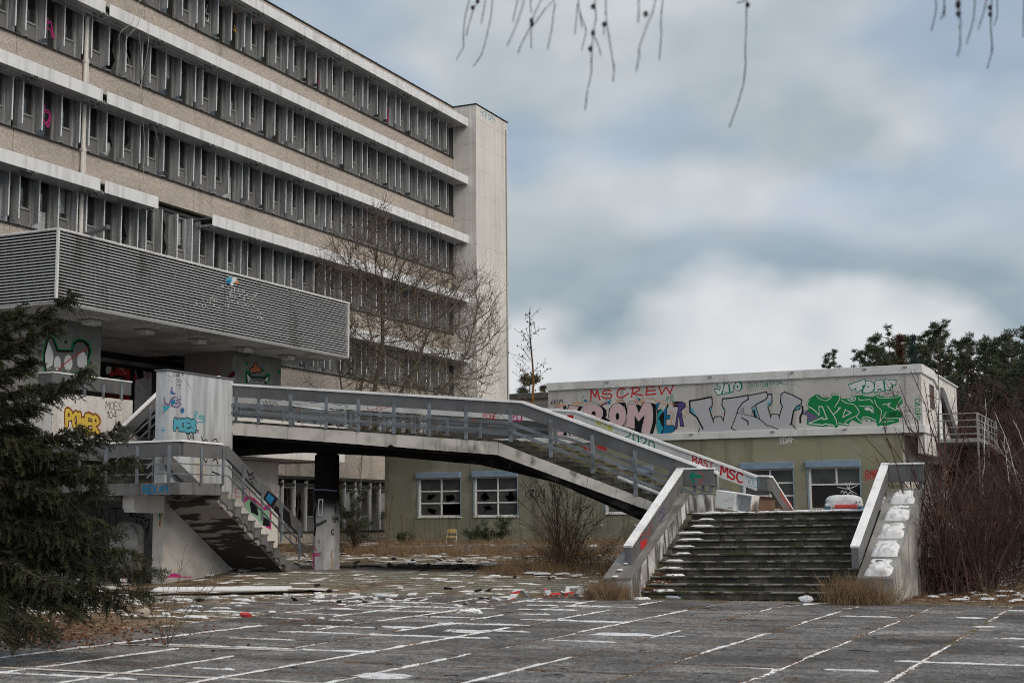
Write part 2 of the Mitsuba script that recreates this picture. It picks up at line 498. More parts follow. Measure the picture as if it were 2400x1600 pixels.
def c_ground(p, n, uv):
    """Neglected ground: small pavers with mossy joints behind the court, leaf litter, soil, patches of old snow."""
    a = fbm(p.x * 0.45, p.y * 0.7, 1, octaves=4)
    b = fbm(p.x * 5, p.y * 5, 2, octaves=4)
    pav = mix((0.12, 0.115, 0.10), (0.25, 0.235, 0.205), b)
    row = p.y / 0.42 + 0.35 * (fbm(p.x * 0.5, p.y * 0.4, 3, octaves=2) - 0.5)
    jy = dr.abs(row - dr.floor(row + 0.5)) * 0.42
    col = p.x / 0.62 + 0.5 * (dr.floor(row + 0.5) - 2 * dr.floor(dr.floor(row + 0.5) / 2))
    jx = dr.abs(col - dr.floor(col + 0.5)) * 0.62
    j = smoothstep(0.085, 0.03, jy + 0.05 * (b - 0.5)) + 0.6 * smoothstep(0.05, 0.02, jx)
    pav = mix(pav, mix((0.055, 0.058, 0.022), (0.10, 0.075, 0.045), fbm(p.x * 2, p.y * 2, 7, octaves=2)), dr.clip(j, 0, 1) * 0.85)
    soil = mix((0.075, 0.058, 0.042), (0.20, 0.15, 0.10), smoothstep(0.3, 0.75, b))
    w = smoothstep(0.46, 0.62, a + 0.30 * smoothstep(44, 50, p.y) + 0.5 * smoothstep(-6.4, -5.0, p.x) + 0.6 * smoothstep(-17.5, -20.5, p.x) * smoothstep(27, 22, p.y))
    c = mix(pav, soil, w)
    burn = smoothstep(1.0, 0.35, dr.sqrt(dr.square((p.x + 19.9) / 4.3) + dr.square((p.y - 38.2) / 1.9)) + 0.55 * (fbm(p.x * 1.2, p.y * 1.6, 8, octaves=4) - 0.5))
    ash = smoothstep(1.0, 0.4, dr.sqrt(dr.square((p.x + 22.0) / 4.5) + dr.square((p.y - 37.4) / 1.7)) + 0.3 * (a - 0.5))
    c = mix(c, (0.13, 0.13, 0.135), 0.8 * ash)
    c = mix(c, (0.018, 0.017, 0.017), burn)
    snow = smoothstep(0.63, 0.69, fbm(p.x * 1.6 + 30, p.y * 3.6, 4, octaves=5)) * (1 - burn) * (1 - ash) * smoothstep(70, 55, p.y)
    return mix(c, (0.75, 0.76, 0.78), snow * 0.8)


mat("m_ground", c_ground, 0.92, spec=0.2, bump=(lambda p, n, uv: fbm(p.x * 9, p.y * 9, 0, octaves=3), 1e-2, 0.05))
flat("m_snow", lambda p, n, uv: mix((0.80, 0.81, 0.84), (0.55, 0.55, 0.56), smoothstep(0.5, 0.75, fbm(p.x * 9, p.y * 9, p.z * 9, octaves=3))))
mat("m_louvre", lambda p, n, uv: mix((0.52, 0.535, 0.56), (0.33, 0.33, 0.335), smoothstep(0.52, 0.85, fbm(p.x * 1.4 + p.y * 1.4, p.z * 0.8, 2, octaves=4))), 0.42, metallic=0.3)
mat("m_bark", lambda p, n, uv: mix((0.115, 0.095, 0.07), (0.045, 0.037, 0.030), fbm(p.x * 9, p.y * 9, p.z * 2.5, octaves=3)), 0.9)
mat("m_twig", lambda p, n, uv: mix((0.175, 0.15, 0.115), (0.135, 0.10, 0.085), smoothstep(7, 13, p.z)), 0.9)
mat("m_treebark", lambda p, n, uv: mix((0.185, 0.165, 0.125), (0.09, 0.08, 0.062), fbm(p.x * 9, p.y * 9, p.z * 2.5, octaves=3)), 0.9)
mat("m_redtwig", lambda p, n, uv: mix((0.085, 0.040, 0.030), (0.042, 0.026, 0.023), noise(p.x * 3, p.y * 3, p.z * 3)), 0.85)
mat("m_brownstalk", lambda p, n, uv: mix((0.16, 0.095, 0.06), (0.085, 0.055, 0.04), noise(p.x * 4, p.y * 4, p.z * 1)), 0.9)
mat("m_darktwig", (0.022, 0.018, 0.018), 0.9)
mat("m_orangebark", lambda p, n, uv: mix((0.24, 0.125, 0.04), (0.06, 0.04, 0.032), smoothstep(8.5, 11.5, p.z)), 0.9)
mat("m_drygrass", lambda p, n, uv: mix((0.30, 0.21, 0.125), (0.17, 0.105, 0.06), noise(p.x * 5, p.y * 5, p.z * 3)), 0.9)
mat("m_yew", lambda p, n, uv: mix((0.014, 0.022, 0.012), (0.042, 0.046, 0.018), fbm(p.x * 3, p.y * 3, p.z * 3, octaves=2)), 0.75, spec=0.2)
mat("m_pine", lambda p, n, uv: mix((0.04, 0.056, 0.034), (0.10, 0.115, 0.068), fbm(p.x * 0.8, p.y * 0.8, p.z * 0.8, octaves=3)), 0.9, spec=0.1)
mat("m_spruce", (0.045, 0.072, 0.072), 0.9, spec=0.1)
mat("m_deadpine", (0.085, 0.042, 0.03), 0.9, spec=0.1)
mat("m_greybrush", (0.075, 0.068, 0.058), 0.9, spec=0.1)
mat("m_shrubgreen", lambda p, n, uv: mix((0.018, 0.032, 0.016), (0.06, 0.08, 0.04), noise(p.x * 6, p.y * 6, p.z * 6)), 0.8)
mat("m_leaf", lambda p, n, uv: mix((0.20, 0.085, 0.04), (0.085, 0.042, 0.026), noise(p.x * 8, p.y * 8, p.z * 8)), 0.9)
mat("m_char", (0.012, 0.012, 0.012), 0.9)
mat("m_plastic_white", lambda p, n, uv: mix((0.78, 0.79, 0.81), (0.60, 0.60, 0.60), smoothstep(0.5, 0.75, fbm(p.x * 6, p.y * 6, p.z * 6, octaves=3))), 0.35)
mat("m_plastic_blue", (0.05, 0.19, 0.30), 0.4)
mat("m_plastic_red", (0.55, 0.055, 0.06), 0.4)
mat("m_cardboard", lambda p, n, uv: mix((0.24, 0.145, 0.10), (0.17, 0.10, 0.07), noise(p.x * 6, p.y * 6, p.z * 6)), 0.9)
mat("m_redcarton", lambda p, n, uv: mix((0.52, 0.05, 0.05), (0.72, 0.72, 0.73), smoothstep(0.5, 0.54, noise(p.x * 6, p.y * 6, p.z * 9))), 0.7)
mat("m_yellowwood", (0.47, 0.34, 0.13), 0.6)
mat("m_board", (0.70, 0.70, 0.71), 0.6)
mat("m_stone", (0.42, 0.36, 0.30), 0.8)
scene["m_bottle"] = {"type": "roughdielectric", "alpha": 0.15, "int_ior": 1.35}
mat("m_film", (0.40, 0.44, 0.47), 0.3)
mat("m_cable", (0.34, 0.33, 0.32), 0.7)
mat("m_paleline", lambda p, n, uv: mix((0.50, 0.46, 0.42), (0.28, 0.26, 0.245), smoothstep(0.45, 0.7, fbm(p.x * 5, p.y * 5, 1, octaves=4))), 0.85)
PAINT = dict(black=(0.018, 0.018, 0.022), white=(0.66, 0.68, 0.70), silver=(0.46, 0.47, 0.50), red=(0.50, 0.045, 0.05), pink=(0.64, 0.47, 0.50), hotpink=(0.50, 0.05, 0.22), green=(0.02, 0.22, 0.075), dgreen=(0.012, 0.20, 0.13),
             blue=(0.022, 0.16, 0.32), teal=(0.04, 0.30, 0.38), cyan=(0.10, 0.36, 0.46), yellow=(0.66, 0.47, 0.09), lime=(0.50, 0.50, 0.08), orange=(0.50, 0.20, 0.10), peach=(0.60, 0.38, 0.28), purple=(0.10, 0.075, 0.24), grey=(0.16, 0.17, 0.165),
             dgrey=(0.07, 0.075, 0.078), lilac=(0.16, 0.13, 0.24), mint=(0.28, 0.50, 0.36), violet=(0.20, 0.10, 0.17), maroon=(0.16, 0.03, 0.035), tan=(0.40, 0.29, 0.16))
for _n, _c in PAINT.items():
    flat("paint_" + _n, _c)

# ------------------------------------------------------------------ the ground, the paved court
def build_ground():
    xs = np.unique(np.concatenate([np.linspace(-600, -60, 14), np.linspace(-60, 12, 145), np.linspace(12, 600, 16)]))
    ys = np.unique(np.concatenate([np.linspace(-60, 8, 10), np.linspace(8, 52, 177), np.linspace(52, 100, 40), np.linspace(100, 1500, 25)]))
    X, Y = np.meshgrid(xs, ys, indexing="ij")
    Z = ground_z(X, Y)
    rough = meshkit.fbm(np.stack([X * 0.9, Y * 0.9, 0 * X], -1), 4, 3) - 0.5
    Z = Z + rough * 0.07 * np.clip(sstep(30.5, 33, Y) + sstep(-5.6, -4.6, X) * sstep(33, 36, Y), 0, 1)
    court = (X > -19) & (X < 6) & (Y < 31.2)
    Z = np.where(court, Z - 0.045, Z - 0.012)
    i, j = np.meshgrid(np.arange(len(xs) - 1), np.arange(len(ys) - 1), indexing="ij")
    a = (i * len(ys) + j).ravel()
    q = np.stack([a, a + len(ys), a + len(ys) + 1, a + 1], 1)
    structure("ground", MB().add(np.stack([X, Y, Z], -1).reshape(-1, 3), q), "m_ground", True)


build_ground()
rng = np.random.default_rng(11)
pave = structure("pavement")
n_slab = 0
for ix in range(-13, 3):
    for iy in range(-4, 11):
        x0, y0 = ix * 1.5, 16.4 + iy * 1.336
        xc, yc = x0 + 0.75, y0 + 0.668
        dep = -math.sin(YAW) * xc + math.cos(YAW) * yc
        lat = math.cos(YAW) * xc + math.sin(YAW) * yc
        if dep < 11.5 or abs(lat) > dep * 0.40 + 1.6 or (xc < -17.2 and yc < 24) or xc < -19:
            continue
        g = 0.018 + 0.02 * rng.random(4)
        h = float(ground_z(xc, yc)) + rng.normal(0, 0.004)
        m = MB().cbox(x0 + g[0], x0 + 1.5 - g[1], y0 + g[2], y0 + 1.336 - g[3], h - 0.09, h + 0.008, 0.012)
        m.v[0][:, 2] += (m.v[0][:, 0] - xc) * rng.normal(0, 0.004) + (m.v[0][:, 1] - yc) * rng.normal(0, 0.004)
        part("slab", pave, m, "m_slab")
        n_slab += 1
# joint filling: lies a little below the slab tops; heaps of old snow swell out of it here and there
jb = MB().box(-19.4, 6, 8, 31.2, -0.04, -0.004)
part("joint_filling", pave, jb, "m_joint")


def snow_strip(b, p, q, w, seed):
    """A ragged low strip of snow along a joint."""
    r = np.random.default_rng(seed)
    p, q = np.array(p, float), np.array(q, float)
    n = max(6, int(np.linalg.norm(q - p) / 0.045))
    d = (q - p) / np.linalg.norm(q - p)
    s = np.array([-d[1], d[0]])
    t = np.linspace(0, 1, n)
    env = np.clip(np.sin(t * np.pi) * 3, 0, 1) * np.clip(2.6 * meshkit.fbm(np.stack([t * n * 0.16, t * 0 + seed, t * 0], -1), 4, 5) - 0.75, 0.0, 1.2)
    wl, wr = w * env * r.uniform(0.5, 1.2, n), w * env * r.uniform(0.5, 1.2, n)
    c = p + (q - p) * t[:, None] + s * (r.normal(0, 0.007, n) + 0.014 * (meshkit.noise(np.stack([t * n * 0.12, t * 0 + seed * 3.1, t * 0], -1)) - 0.5))[:, None]
    env = env * r.uniform(0.55, 1.25, n)
    hgt = 0.012 + 0.012 * env
    v = np.concatenate([np.c_[c - s * wl[:, None], np.full(n, 0.004)], np.c_[c, hgt + 0.006], np.c_[c + s * wr[:, None], np.full(n, 0.004)]])
    i = np.arange(n - 1)
    b.add(v, np.vstack([np.stack([i, i + 1, i + n + 1, i + n], 1), np.stack([i + n, i + n + 1, i + 2 * n + 1, i + 2 * n], 1)]))


sb = MB()
sd = 0
for ix in range(-12, 2):                                            # joints that run away from the camera: fairly continuous
    y = 12.0
    while y < 30.6:
        L = rng.uniform(0.7, 2.6)
        near = 1.0 if y < 24 else 0.6
        if rng.random() < (0.72 if y < 22 else 0.5 if ix < -5 else 0.22):
            snow_strip(sb, (ix * 1.5, y), (ix * 1.5, min(y + L, 30.9)), rng.uniform(0.010, 0.026) * (1.25 if ix < -4 else 1), sd)
        y += L
        sd += 1
for iy in range(-4, 11):                                            # cross joints: broken pieces
    x = -18.5
    while x < 2.5:
        L = rng.uniform(0.5, 1.9)
        pr = 0.5 if x < -11 else 0.15 if iy < 6 else 0.08
        if rng.random() < pr:
            snow_strip(sb, (x, 16.4 + iy * 1.336), (x + L, 16.4 + iy * 1.336), rng.uniform(0.010, 0.026) * (1.6 if x < -12 else 1), sd)
        x += L
        sd += 1


def snow_patch(b, x, y, rx, ry, z, seed, h=0.02, n=26):
    r = np.random.default_rng(seed)
    a = np.arange(n) / n * 2 * np.pi
    k = 0.55 + 0.75 * meshkit.fbm(np.stack([np.cos(a) * 1.8 + seed, np.sin(a) * 1.8, a * 0], -1), 4, 7)
    ring = np.c_[x + np.cos(a) * rx * k, y + np.sin(a) * ry * k]
    mid = np.c_[x + np.cos(a) * rx * k * 0.6, y + np.sin(a) * ry * k * 0.6]
    zz = z(ring[:, 0], ring[:, 1]) if callable(z) else np.full(n, z)
    zm = z(mid[:, 0], mid[:, 1]) if callable(z) else np.full(n, z)
    v = np.vstack([np.c_[ring, zz - 0.004], np.c_[mid, zm + h * r.uniform(0.6, 1.1, n)], [[x, y, (z(x, y) if callable(z) else z) + h]]])
    i = np.arange(n)
    j = (i + 1) % n
    b.add(v, np.vstack([np.stack([i, j, n + j], 1), np.stack([i, n + j, n + i], 1), np.stack([n + i, n + j, i * 0 + 2 * n], 1)]))


for x, y, rx, ry in ((-8.75, 15.2, 0.55, 0.32), (-10.8, 21.6, 0.5, 0.3), (-8.2, 21.9, 0.55, 0.35), (-0.6, 19.7, 0.25, 0.3), (-9.6, 24.4, 0.6, 0.2), (-12.4, 22.0, 0.5, 0.25), (-3.4, 27.5, 0.3, 0.25), (-2.9, 25.4, 0.25, 0.2)):
    snow_patch(sb, x, y, rx, ry, 0.009, int(100 * abs(x)), 0.008)
for _ in range(40):                                                # drifts among the litter, mostly on the left behind the court
    x, y = rng.uniform(-22, -14), rng.uniform(20.5, 32)
    snow_patch(sb, x, y, rng.uniform(0.08, 0.36), rng.uniform(0.03, 0.09), lambda a, b: ground_z(a, b) + 0.012, int(rng.integers(1e6)), rng.uniform(0.012, 0.04), 16)
for _ in range(70):
    x, y = rng.uniform(-34, -12.5), rng.uniform(34, 50)
    if ((x + 19.9) / 4.6) ** 2 + ((y - 38.2) / 2.2) ** 2 < 1:
        continue
    snow_patch(sb, x, y, rng.uniform(0.08, 0.4), rng.uniform(0.06, 0.22), lambda a, b: ground_z(a, b) + 0.03, int(rng.integers(1e6)), rng.uniform(0.012, 0.04), 12)
for _ in range(45):
    x, y = rng.uniform(-5.6, -2.2), rng.uniform(32.5, 38)
    snow_patch(sb, x, y, rng.uniform(0.06, 0.25), rng.uniform(0.05, 0.2), lambda a, b: ground_z(a, b) + 0.03, int(rng.integers(1e6)), rng.uniform(0.012, 0.04), 12)
k = solid("snow", "thin remains of old snow in the joints and on the slabs of the court", "snow", sb, "m_snow", True, kind="stuff")

# faded parking lines painted on the slabs
for x0, x1, y, w in ((-14.0, -8.0, 14.23, 0.10), (-12.9, -10.3, 12.3, 0.10), (-17.0, -11.6, 17.55, 0.09)):
    part("painted_line", pave, MB().box(x0, x1, y - w, y, 0.012, 0.0165), "m_paleline")
part("painted_line", pave, MB().ext("z", [(-8.0, 14.23), (-7.45, 14.23), (-7.75, 13.35), (-8.12, 13.35)], 0.012, 0.0165), "m_paleline")

# ------------------------------------------------------------------ the office block
XF = -35.5
MOD, S0, J0 = 3.335, 52.37, 35.74
SILL = [22.19 - 3.36 * i for i in range(5)]
blk = thing("office_block", "long derelict office block with bands of pebbled concrete, metal fins and a pale end tower", "building")
Y0B, Y1B = S0 - 7 * MOD, 69.0
# pebbled concrete panels: one per module and storey, 15 mm open joints
for r, (zt, zb) in enumerate([(25.1, 24.36)] + [(SILL[i], SILL[i] - 1.0) for i in range(4)]):
    for n in range(-7, 5):
        a, b = S0 + n * MOD + 0.008, S0 + (n + 1) * MOD - 0.008
        part("spandrel_panel", blk, MB().cbox(XF - 0.25, XF, a, min(b, Y1B), zb if r else 23.9, zt, 0.012), "m_aggregate")
for n in range(-1, 5):
    a, b = S0 + n * MOD + 0.008, S0 + (n + 1) * MOD - 0.008
    part("spandrel_panel", blk, MB().cbox(XF - 0.25, XF, a, min(b, Y1B), 7.35, SILL[4], 0.012), "m_aggregate")
    part("spandrel_panel", blk, MB().cbox(XF - 0.25, XF, a, min(b, Y1B), 3.85, 5.35, 0.012), "m_aggregate")
    part("spandrel_panel", blk, MB().cbox(XF - 0.25, XF, a, min(b, Y1B), 0.3, 1.35, 0.012), "m_aggregate")
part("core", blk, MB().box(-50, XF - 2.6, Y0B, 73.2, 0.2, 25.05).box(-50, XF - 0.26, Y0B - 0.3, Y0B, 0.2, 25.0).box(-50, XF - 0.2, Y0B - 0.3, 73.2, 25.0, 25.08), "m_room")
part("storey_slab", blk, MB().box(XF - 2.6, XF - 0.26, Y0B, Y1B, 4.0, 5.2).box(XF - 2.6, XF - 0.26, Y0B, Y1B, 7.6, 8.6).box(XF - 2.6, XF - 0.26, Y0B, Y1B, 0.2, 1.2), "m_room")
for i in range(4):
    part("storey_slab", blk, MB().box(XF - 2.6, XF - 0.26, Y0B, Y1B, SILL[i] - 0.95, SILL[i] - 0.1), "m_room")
part("coping", blk, MB().cbox(-40, XF + 0.05, Y0B - 0.3, Y1B + 0.02, 25.1, 25.17, 0.01), "m_darkseal")
for i in range(8):
    y = 41 + 3.9 * i
    part("lightning_clip", blk, MB().box(XF - 0.1, XF - 0.05, y, y + 0.05, 25.17, 25.26), "m_darkseal")

# one window of each kind, drawn from y = 0 at its left jamb, z = 0 at the sill
GX, WH = XF - 0.16, 2.03


def window_meshes(w, h, kind):
    f = MB()
    t = 0.05
    f.box(GX - 0.05, GX + 0.04, 0, t, 0, h).box(GX - 0.05, GX + 0.04, w - t - 0.03, w, 0, h).box(GX - 0.045, GX + 0.035, t, w - t - 0.03, h - t, h).box(GX - 0.045, GX + 0.035, t, w - t - 0.03, 0, t)
    f.box(GX - 0.03, GX + 0.055, w - t - 0.012, w - 0.02, 0.02, h - 0.02)
    panes = []
    if kind == "sash":
        zt = 0.62
        f.box(GX - 0.04, GX + 0.05, t, w - t - 0.03, zt, zt + 0.07)
        f.box(GX - 0.03, GX + 0.06, t, t + 0.035, zt + 0.07, h - t).box(GX - 0.03, GX + 0.06, w - t - 0.065, w - t - 0.03, zt + 0.07, h - t).box(GX - 0.03, GX + 0.062, t + 0.035, w - t - 0.065, h - t - 0.04, h - t)
        panes.append(("pane", t, w - t - 0.03, zt + 0.07, h - t))
        panes.append(("lower_panel", t, w - t - 0.03, t, zt))
    else:
        panes.append(("pane", t, w - t - 0.03, t, h - t))
    return f, panes


def pane_mesh(y0, y1, z0, z1, x=GX):
    return MB().add([[x, y0, z0], [x, y1, z0], [x, y1, z1], [x, y0, z1]], [[0, 1, 2, 3]])


WK = {}
for kind in ("sash", "fixed"):
    f, ps = window_meshes(0.93, WH, kind)
    WK[kind] = (ply(f, "m_frame"), [(nm, ply(pane_mesh(a, b, c, d), "m_glass" if nm == "pane" else "m_darkpanel"), (a, b, c, d)) for nm, a, b, c, d in ps])
# a folded fin of sheet metal: shallow channel, its tip folded over, standing clear of the sill
fin = MB()
fin.ext("z", [(XF - 0.12, 0), (XF + 0.22, 0.0), (XF + 0.22, 0.05), (XF + 0.205, 0.05), (XF + 0.205, 0.012), (XF - 0.105, 0.012), (XF - 0.105, 0.16), (XF - 0.12, 0.16)], 0.16, 2.0)
FIN = ply(fin, "m_fin")
FINEDGE = ply(MB().box(XF + 0.221, XF + 0.226, -0.004, 0.05, 0.17, 1.98), "m_alu")
COLUMN = ply(MB().box(GX - 0.05, XF - 0.10, 0.06, 0.42, 0.0, 2.03), "m_fin")
SILLP = ply(MB().ext("y", [(XF - 0.2, 0.03), (XF + 0.02, 0.0), (XF + 0.09, -0.015), (XF + 0.09, -0.05), (XF + 0.02, -0.03), (XF - 0.2, -0.03)], 0.004, MOD - 0.004), "m_darkseal")
MULL = ply(MB().box(XF - 0.15, XF - 0.02, -0.03, 0.02, 0.0, 2.3), "m_alu")
TRAY = ply(MB().hull([(XF + 0.0, 0.1, 0.02), (XF + 0.2, 0.1, 0.0), (XF + 0.0, 0.32, 0.02), (XF + 0.2, 0.16, 0.0), (XF + 0.0, 0.1, 0.05), (XF + 0.0, 0.32, 0.05), (XF + 0.2, 0.1, 0.015)]), "m_alu")
HEAD = ply(MB().box(GX - 0.05, XF - 0.02, 0, MOD, 2.04, 2.16), "m_darkseal")
BLIND = {}
wins = []
rb = np.random.default_rng(5)


def blind(h0, h1):
    q = (h0, h1)
    if q not in BLIND:
        BLIND[q] = ply(pane_mesh(0.05, 0.85, h0, h1, GX - 0.12), "m_blind")
    return BLIND[q]


def window_row(z, n0, n1, fins=True):
    for n in range(n0, n1):
        yb = S0 + n * MOD
        part("sill", blk, SILLP, at=(0, yb, z))
        part("window_head", blk, HEAD, at=(0, yb, z))
        part("column_cover", blk, COLUMN, at=(0, yb - 0.45, z))
        for q, off in enumerate((0.15, 1.1, 2.05, 3.0)):
            y = yb + off
            if y > Y1B - 0.3:
                continue
            if fins:
                fk = part("fin", blk, FIN, at=(0, y, z))
                part("edge", fk, FINEDGE, at=(0, y, z))
            else:
                part("mullion", blk, MULL, at=(0, y, z))
            if q < 3:
                if y + 0.95 > Y1B:
                    continue
                kind = ("sash", "fixed", "fixed")[q] if rb.random() < 0.8 else "sash"
                if q == 2 and rb.random() < 0.5:
                    kind = "sash"
                fr, ps = WK[kind]
                w = part("window", blk, fr, at=(0, y + 0.012, z))
                wins.append((w, y + 0.012, z))
                broken = rb.random() < 0.10
                for nm, pp, ext in ps:
                    if nm == "pane" and broken:
                        a, b, c, d = ext
                        hole = sg.Polygon([(a + (b - a) * u, c + (d - c) * v) for u, v in ((0.2, 0.1), (0.35, 0.35), (0.15, 0.5), (0.3, 0.8), (0.55, 0.92), (0.8, 0.75), (0.7, 0.5), (0.92, 0.3), (0.6, 0.05))])
                        g = sg.box(a, c, b, d).difference(hole)
                        part("pane", w, MB().ext("x", g, GX - 0.003, GX), "m_dirtyglass", at=(0, y + 0.012, z), label="broken pane")
                    else:
                        part(nm, w, pp, at=(0, y + 0.012, z))
                u = rb.random()
                if u < 0.30:
                    part("blind", w, blind(*((0.1, 1.1), (0.9, 1.98), (0.1, 0.75))[int(u * 10) % 3]), at=(0, y + 0.012, z))
                if fins and rb.random() < 0.6:
                    part("drip_tray", blk, TRAY, at=(0, y, z))


for z in SILL:
    window_row(z, -7, 5)
window_row(5.38, -1, 5, False)
window_row(1.38, 0, 3, False)
GF = MB().box(XF - 0.02, XF + 0.05, S0 - 0.5, 62.5, 3.72, 3.84)
part("window_head", blk, GF, "m_darkseal")

# sun shades: a folded metal front, three blades below and brackets, one per module
SX = -34.55
fs = ply(MB().cbox(SX - 0.03, SX, 0.006, MOD - 0.006, 0, 0.46, 0.006), "m_alu")
bl = [ply(MB().ext("y", [(SX - 0.06 - 0.28 * i, -0.005), (SX - 0.06 - 0.28 * i, 0.045), (SX - 0.085 - 0.28 * i, 0.045), (SX - 0.085 - 0.28 * i, 0.012), (SX - 0.29 - 0.28 * i, 0.012), (SX - 0.29 - 0.28 * i, -0.005)], 0.03, MOD - 0.03), "m_louvre") for i in range(3)]
bk = MB()
for i in range(3):
    for yy in (0.06, MOD - 0.30):
        bk.box(SX - 0.05 - 0.28 * i - 0.04, SX - 0.02 - 0.28 * i, yy, yy + 0.16, -0.06, 0.02)
bk.box(XF - 0.05, SX - 0.04, 0.10, 0.16, 0.0, 0.1).box(XF - 0.05, SX - 0.04, MOD - 0.2, MOD - 0.14, 0.0, 0.1)
bk.box(XF - 0.02, SX - 0.03, 0.02, MOD - 0.02, 0.30, 0.34)
BK = ply(bk, "m_darkpanel")
for r in range(5):
    zt = 24.36 - 3.36 * r - 0.46
    for n in range(-2, 10):
        y = J0 + MOD * n
        if r == 3 and n == 2:
            continue
        k = part("sun_shade", blk, BK, at=(0, y, zt))
        if r == 3 and n == 1:
            part("front", k, MB().cbox(SX - 0.03, SX, 0.25, MOD * 0.98, 0, 0.46, 0.006), "m_alu", at=(0, y, zt))
        else:
            part("front", k, MB().cbox(SX - 0.03, SX, 0.22, MOD - 0.006, 0, 0.46, 0.006), "m_alu", at=(0, y, zt)) if n == 1 else part("front", k, fs, at=(0, y, zt))
        for b_ in bl:
            part("blade", k, b_, at=(0, y, zt))
# end plates of the sun shades against the tower
for r in range(5):
    zt = 24.36 - 3.36 * r - 0.46
    part("shade_end", blk, MB().box(SX - 0.85, SX, 69.1, 69.13, zt, zt + 0.46), "m_alu")
# the downpipe
pipe = MB().tube([(XF + 0.12, 39.02, z) for z in np.linspace(5, 24, 8)], 0.075, 10).tube([(XF + 0.08, 39.2, z) for z in np.linspace(5, 24, 3)], 0.03, 6)
for z in SILL:
    pipe.box(XF - 0.1, XF + 0.2, 38.92, 39.12, z - 0.06, z + 0.02)
part("downpipe", blk, pipe, "m_whitepanel")
# loose cables hanging over the facade by the downpipe
cb = MB()
rc = np.random.default_rng(3)
for y, z0, z1, sw in ((40.6, 24.3, 20.6, 0.5), (41.4, 24.6, 17.2, 0.35), (41.0, 21.0, 18.4, 0.6), (41.6, 21.0, 14.6, 0.3), (40.4, 21.0, 18.9, 0.4), (41.9, 19.0, 16.4, 0.9)):
    t = np.linspace(0, 1, 12)
    cb.tube(np.c_[SX + 0.06 - 0.3 * t + 0.05 * np.sin(7 * t), y + sw * np.sin(3.1 * t + y) + 0.12 * np.sin(11 * t), z0 + (z1 - z0) * t], 0.011, 4)
part("hanging_cable", blk, cb, "m_cable", kind="stuff")

# end tower faced with large pale panels
TX, TY0, TY1 = -34.04, 69.0, 73.2
part("tower_core", blk, MB().box(-45, TX - 0.06, TY0 + 0.06, TY1 - 0.02, 0.2, 25.1), "m_darkpanel")
TZ = [25.1, 24.3, 22.85] + [22.85 - 1.44 * i for i in range(1, 16)]
for i in range(len(TZ) - 1):
    zt, zb = TZ[i] - 0.005, TZ[i + 1] + 0.005
    for a, b in zip(np.linspace(TY0 + 0.003, TY1, 8)[:-1], np.linspace(TY0 + 0.003, TY1, 8)[1:]):
        part("facing_panel", blk, MB().box(TX - 0.05, TX, a + 0.003, b - 0.003, zb, zt), "m_whitepanel")
    for a, b in ((-35.49, -35.36), (-35.36, -34.93), (-34.93, -34.49), (-34.49, TX - 0.052)):
        part("facing_panel", blk, MB().box(a + 0.003, b - 0.003, TY0, TY0 + 0.05, zb, zt), "m_whitepanel")
part("coping", blk, MB().cbox(-45, TX + 0.05, TY0 - 0.05, TY1 + 0.05, 25.1, 25.17, 0.01), "m_darkseal")
part("downpipe", blk, MB().tube([(TX + 0.04, TY1 - 0.28, z) for z in np.linspace(1, 24.6, 4)], 0.03, 6), "m_frame")

# ------------------------------------------------------------------ entrance canopy
XC, CY0, CY1, CZ0, CZ1 = -28.5, 30.53, 46.5, 8.14, 10.31
can = thing("entrance_canopy", "deep entrance canopy faced with horizontal metal louvres, standing on two painted pillars", "canopy")
part("body", can, MB().box(XF + 0.4, XC - 0.10, CY0 + 0.10, CY1 - 0.10, CZ0 + 0.02, CZ1 - 0.06), "m_void")
part("soffit", can, MB().cbox(-33.6, XC - 0.02, CY0 + 0.02, CY1 - 0.02, CZ0 - 0.05, CZ0 + 0.02, 0.01).box(XF - 0.1, -33.6, CY0 + 0.02, 42.4, CZ0 - 0.05, CZ0 + 0.02), "m_ceiling")
NS = 23
PIT = (CZ1 - 0.10 - CZ0) / NS
edges = [CY0 + 0.07, 32.64, 34.59, 36.55, 38.48, 40.48, 42.46, 44.44, CY1 - 0.05]


def slat_x(y0, y1):
    return MB().ext("y", [(XC - 0.075, 0.066), (XC - 0.004, 0.028), (XC, 0.018), (XC - 0.006, 0.0), (XC - 0.02, 0.004), (XC - 0.08, 0.052)], y0, y1)


rl = np.random.default_rng(8)
for a, b in zip(edges[:-1], edges[1:]):
    s_ = ply(slat_x(a + 0.012, b - 0.012), "m_louvre")
    for i in range(NS):
        part("slat", can, s_, at=(rl.normal(0, 0.003), 0, CZ0 + 0.02 + i * PIT))
sy = ply(MB().ext("x", [(CY0 + 0.075, 0.066), (CY0 + 0.004, 0.028), (CY0, 0.018), (CY0 + 0.006, 0.0), (CY0 + 0.02, 0.004), (CY0 + 0.08, 0.052)], XF + 0.4, XC - 0.07), "m_louvre")
for i in range(NS):
    part("slat", can, sy, at=(0, 0, CZ0 + 0.02 + i * PIT))
sy = ply(MB().ext("x", [(CY1 - 0.075, 0.066), (CY1 - 0.004, 0.028), (CY1, 0.018), (CY1 - 0.006, 0.0), (CY1 - 0.02, 0.004), (CY1 - 0.08, 0.052)], -33.4, XC - 0.05), "m_louvre")
for i in range(NS):
    part("slat", can, sy, at=(0, 0, CZ0 + 0.02 + i * PIT))
part("corner_post", can, MB().cbox(XC - 0.065, XC + 0.012, CY0 - 0.012, CY0 + 0.065, CZ0, CZ1, 0.006), "m_trim")
part("corner_post", can, MB().cbox(XC - 0.05, XC + 0.012, CY1 - 0.045, CY1 + 0.012, CZ0, CZ1, 0.006), "m_trim")
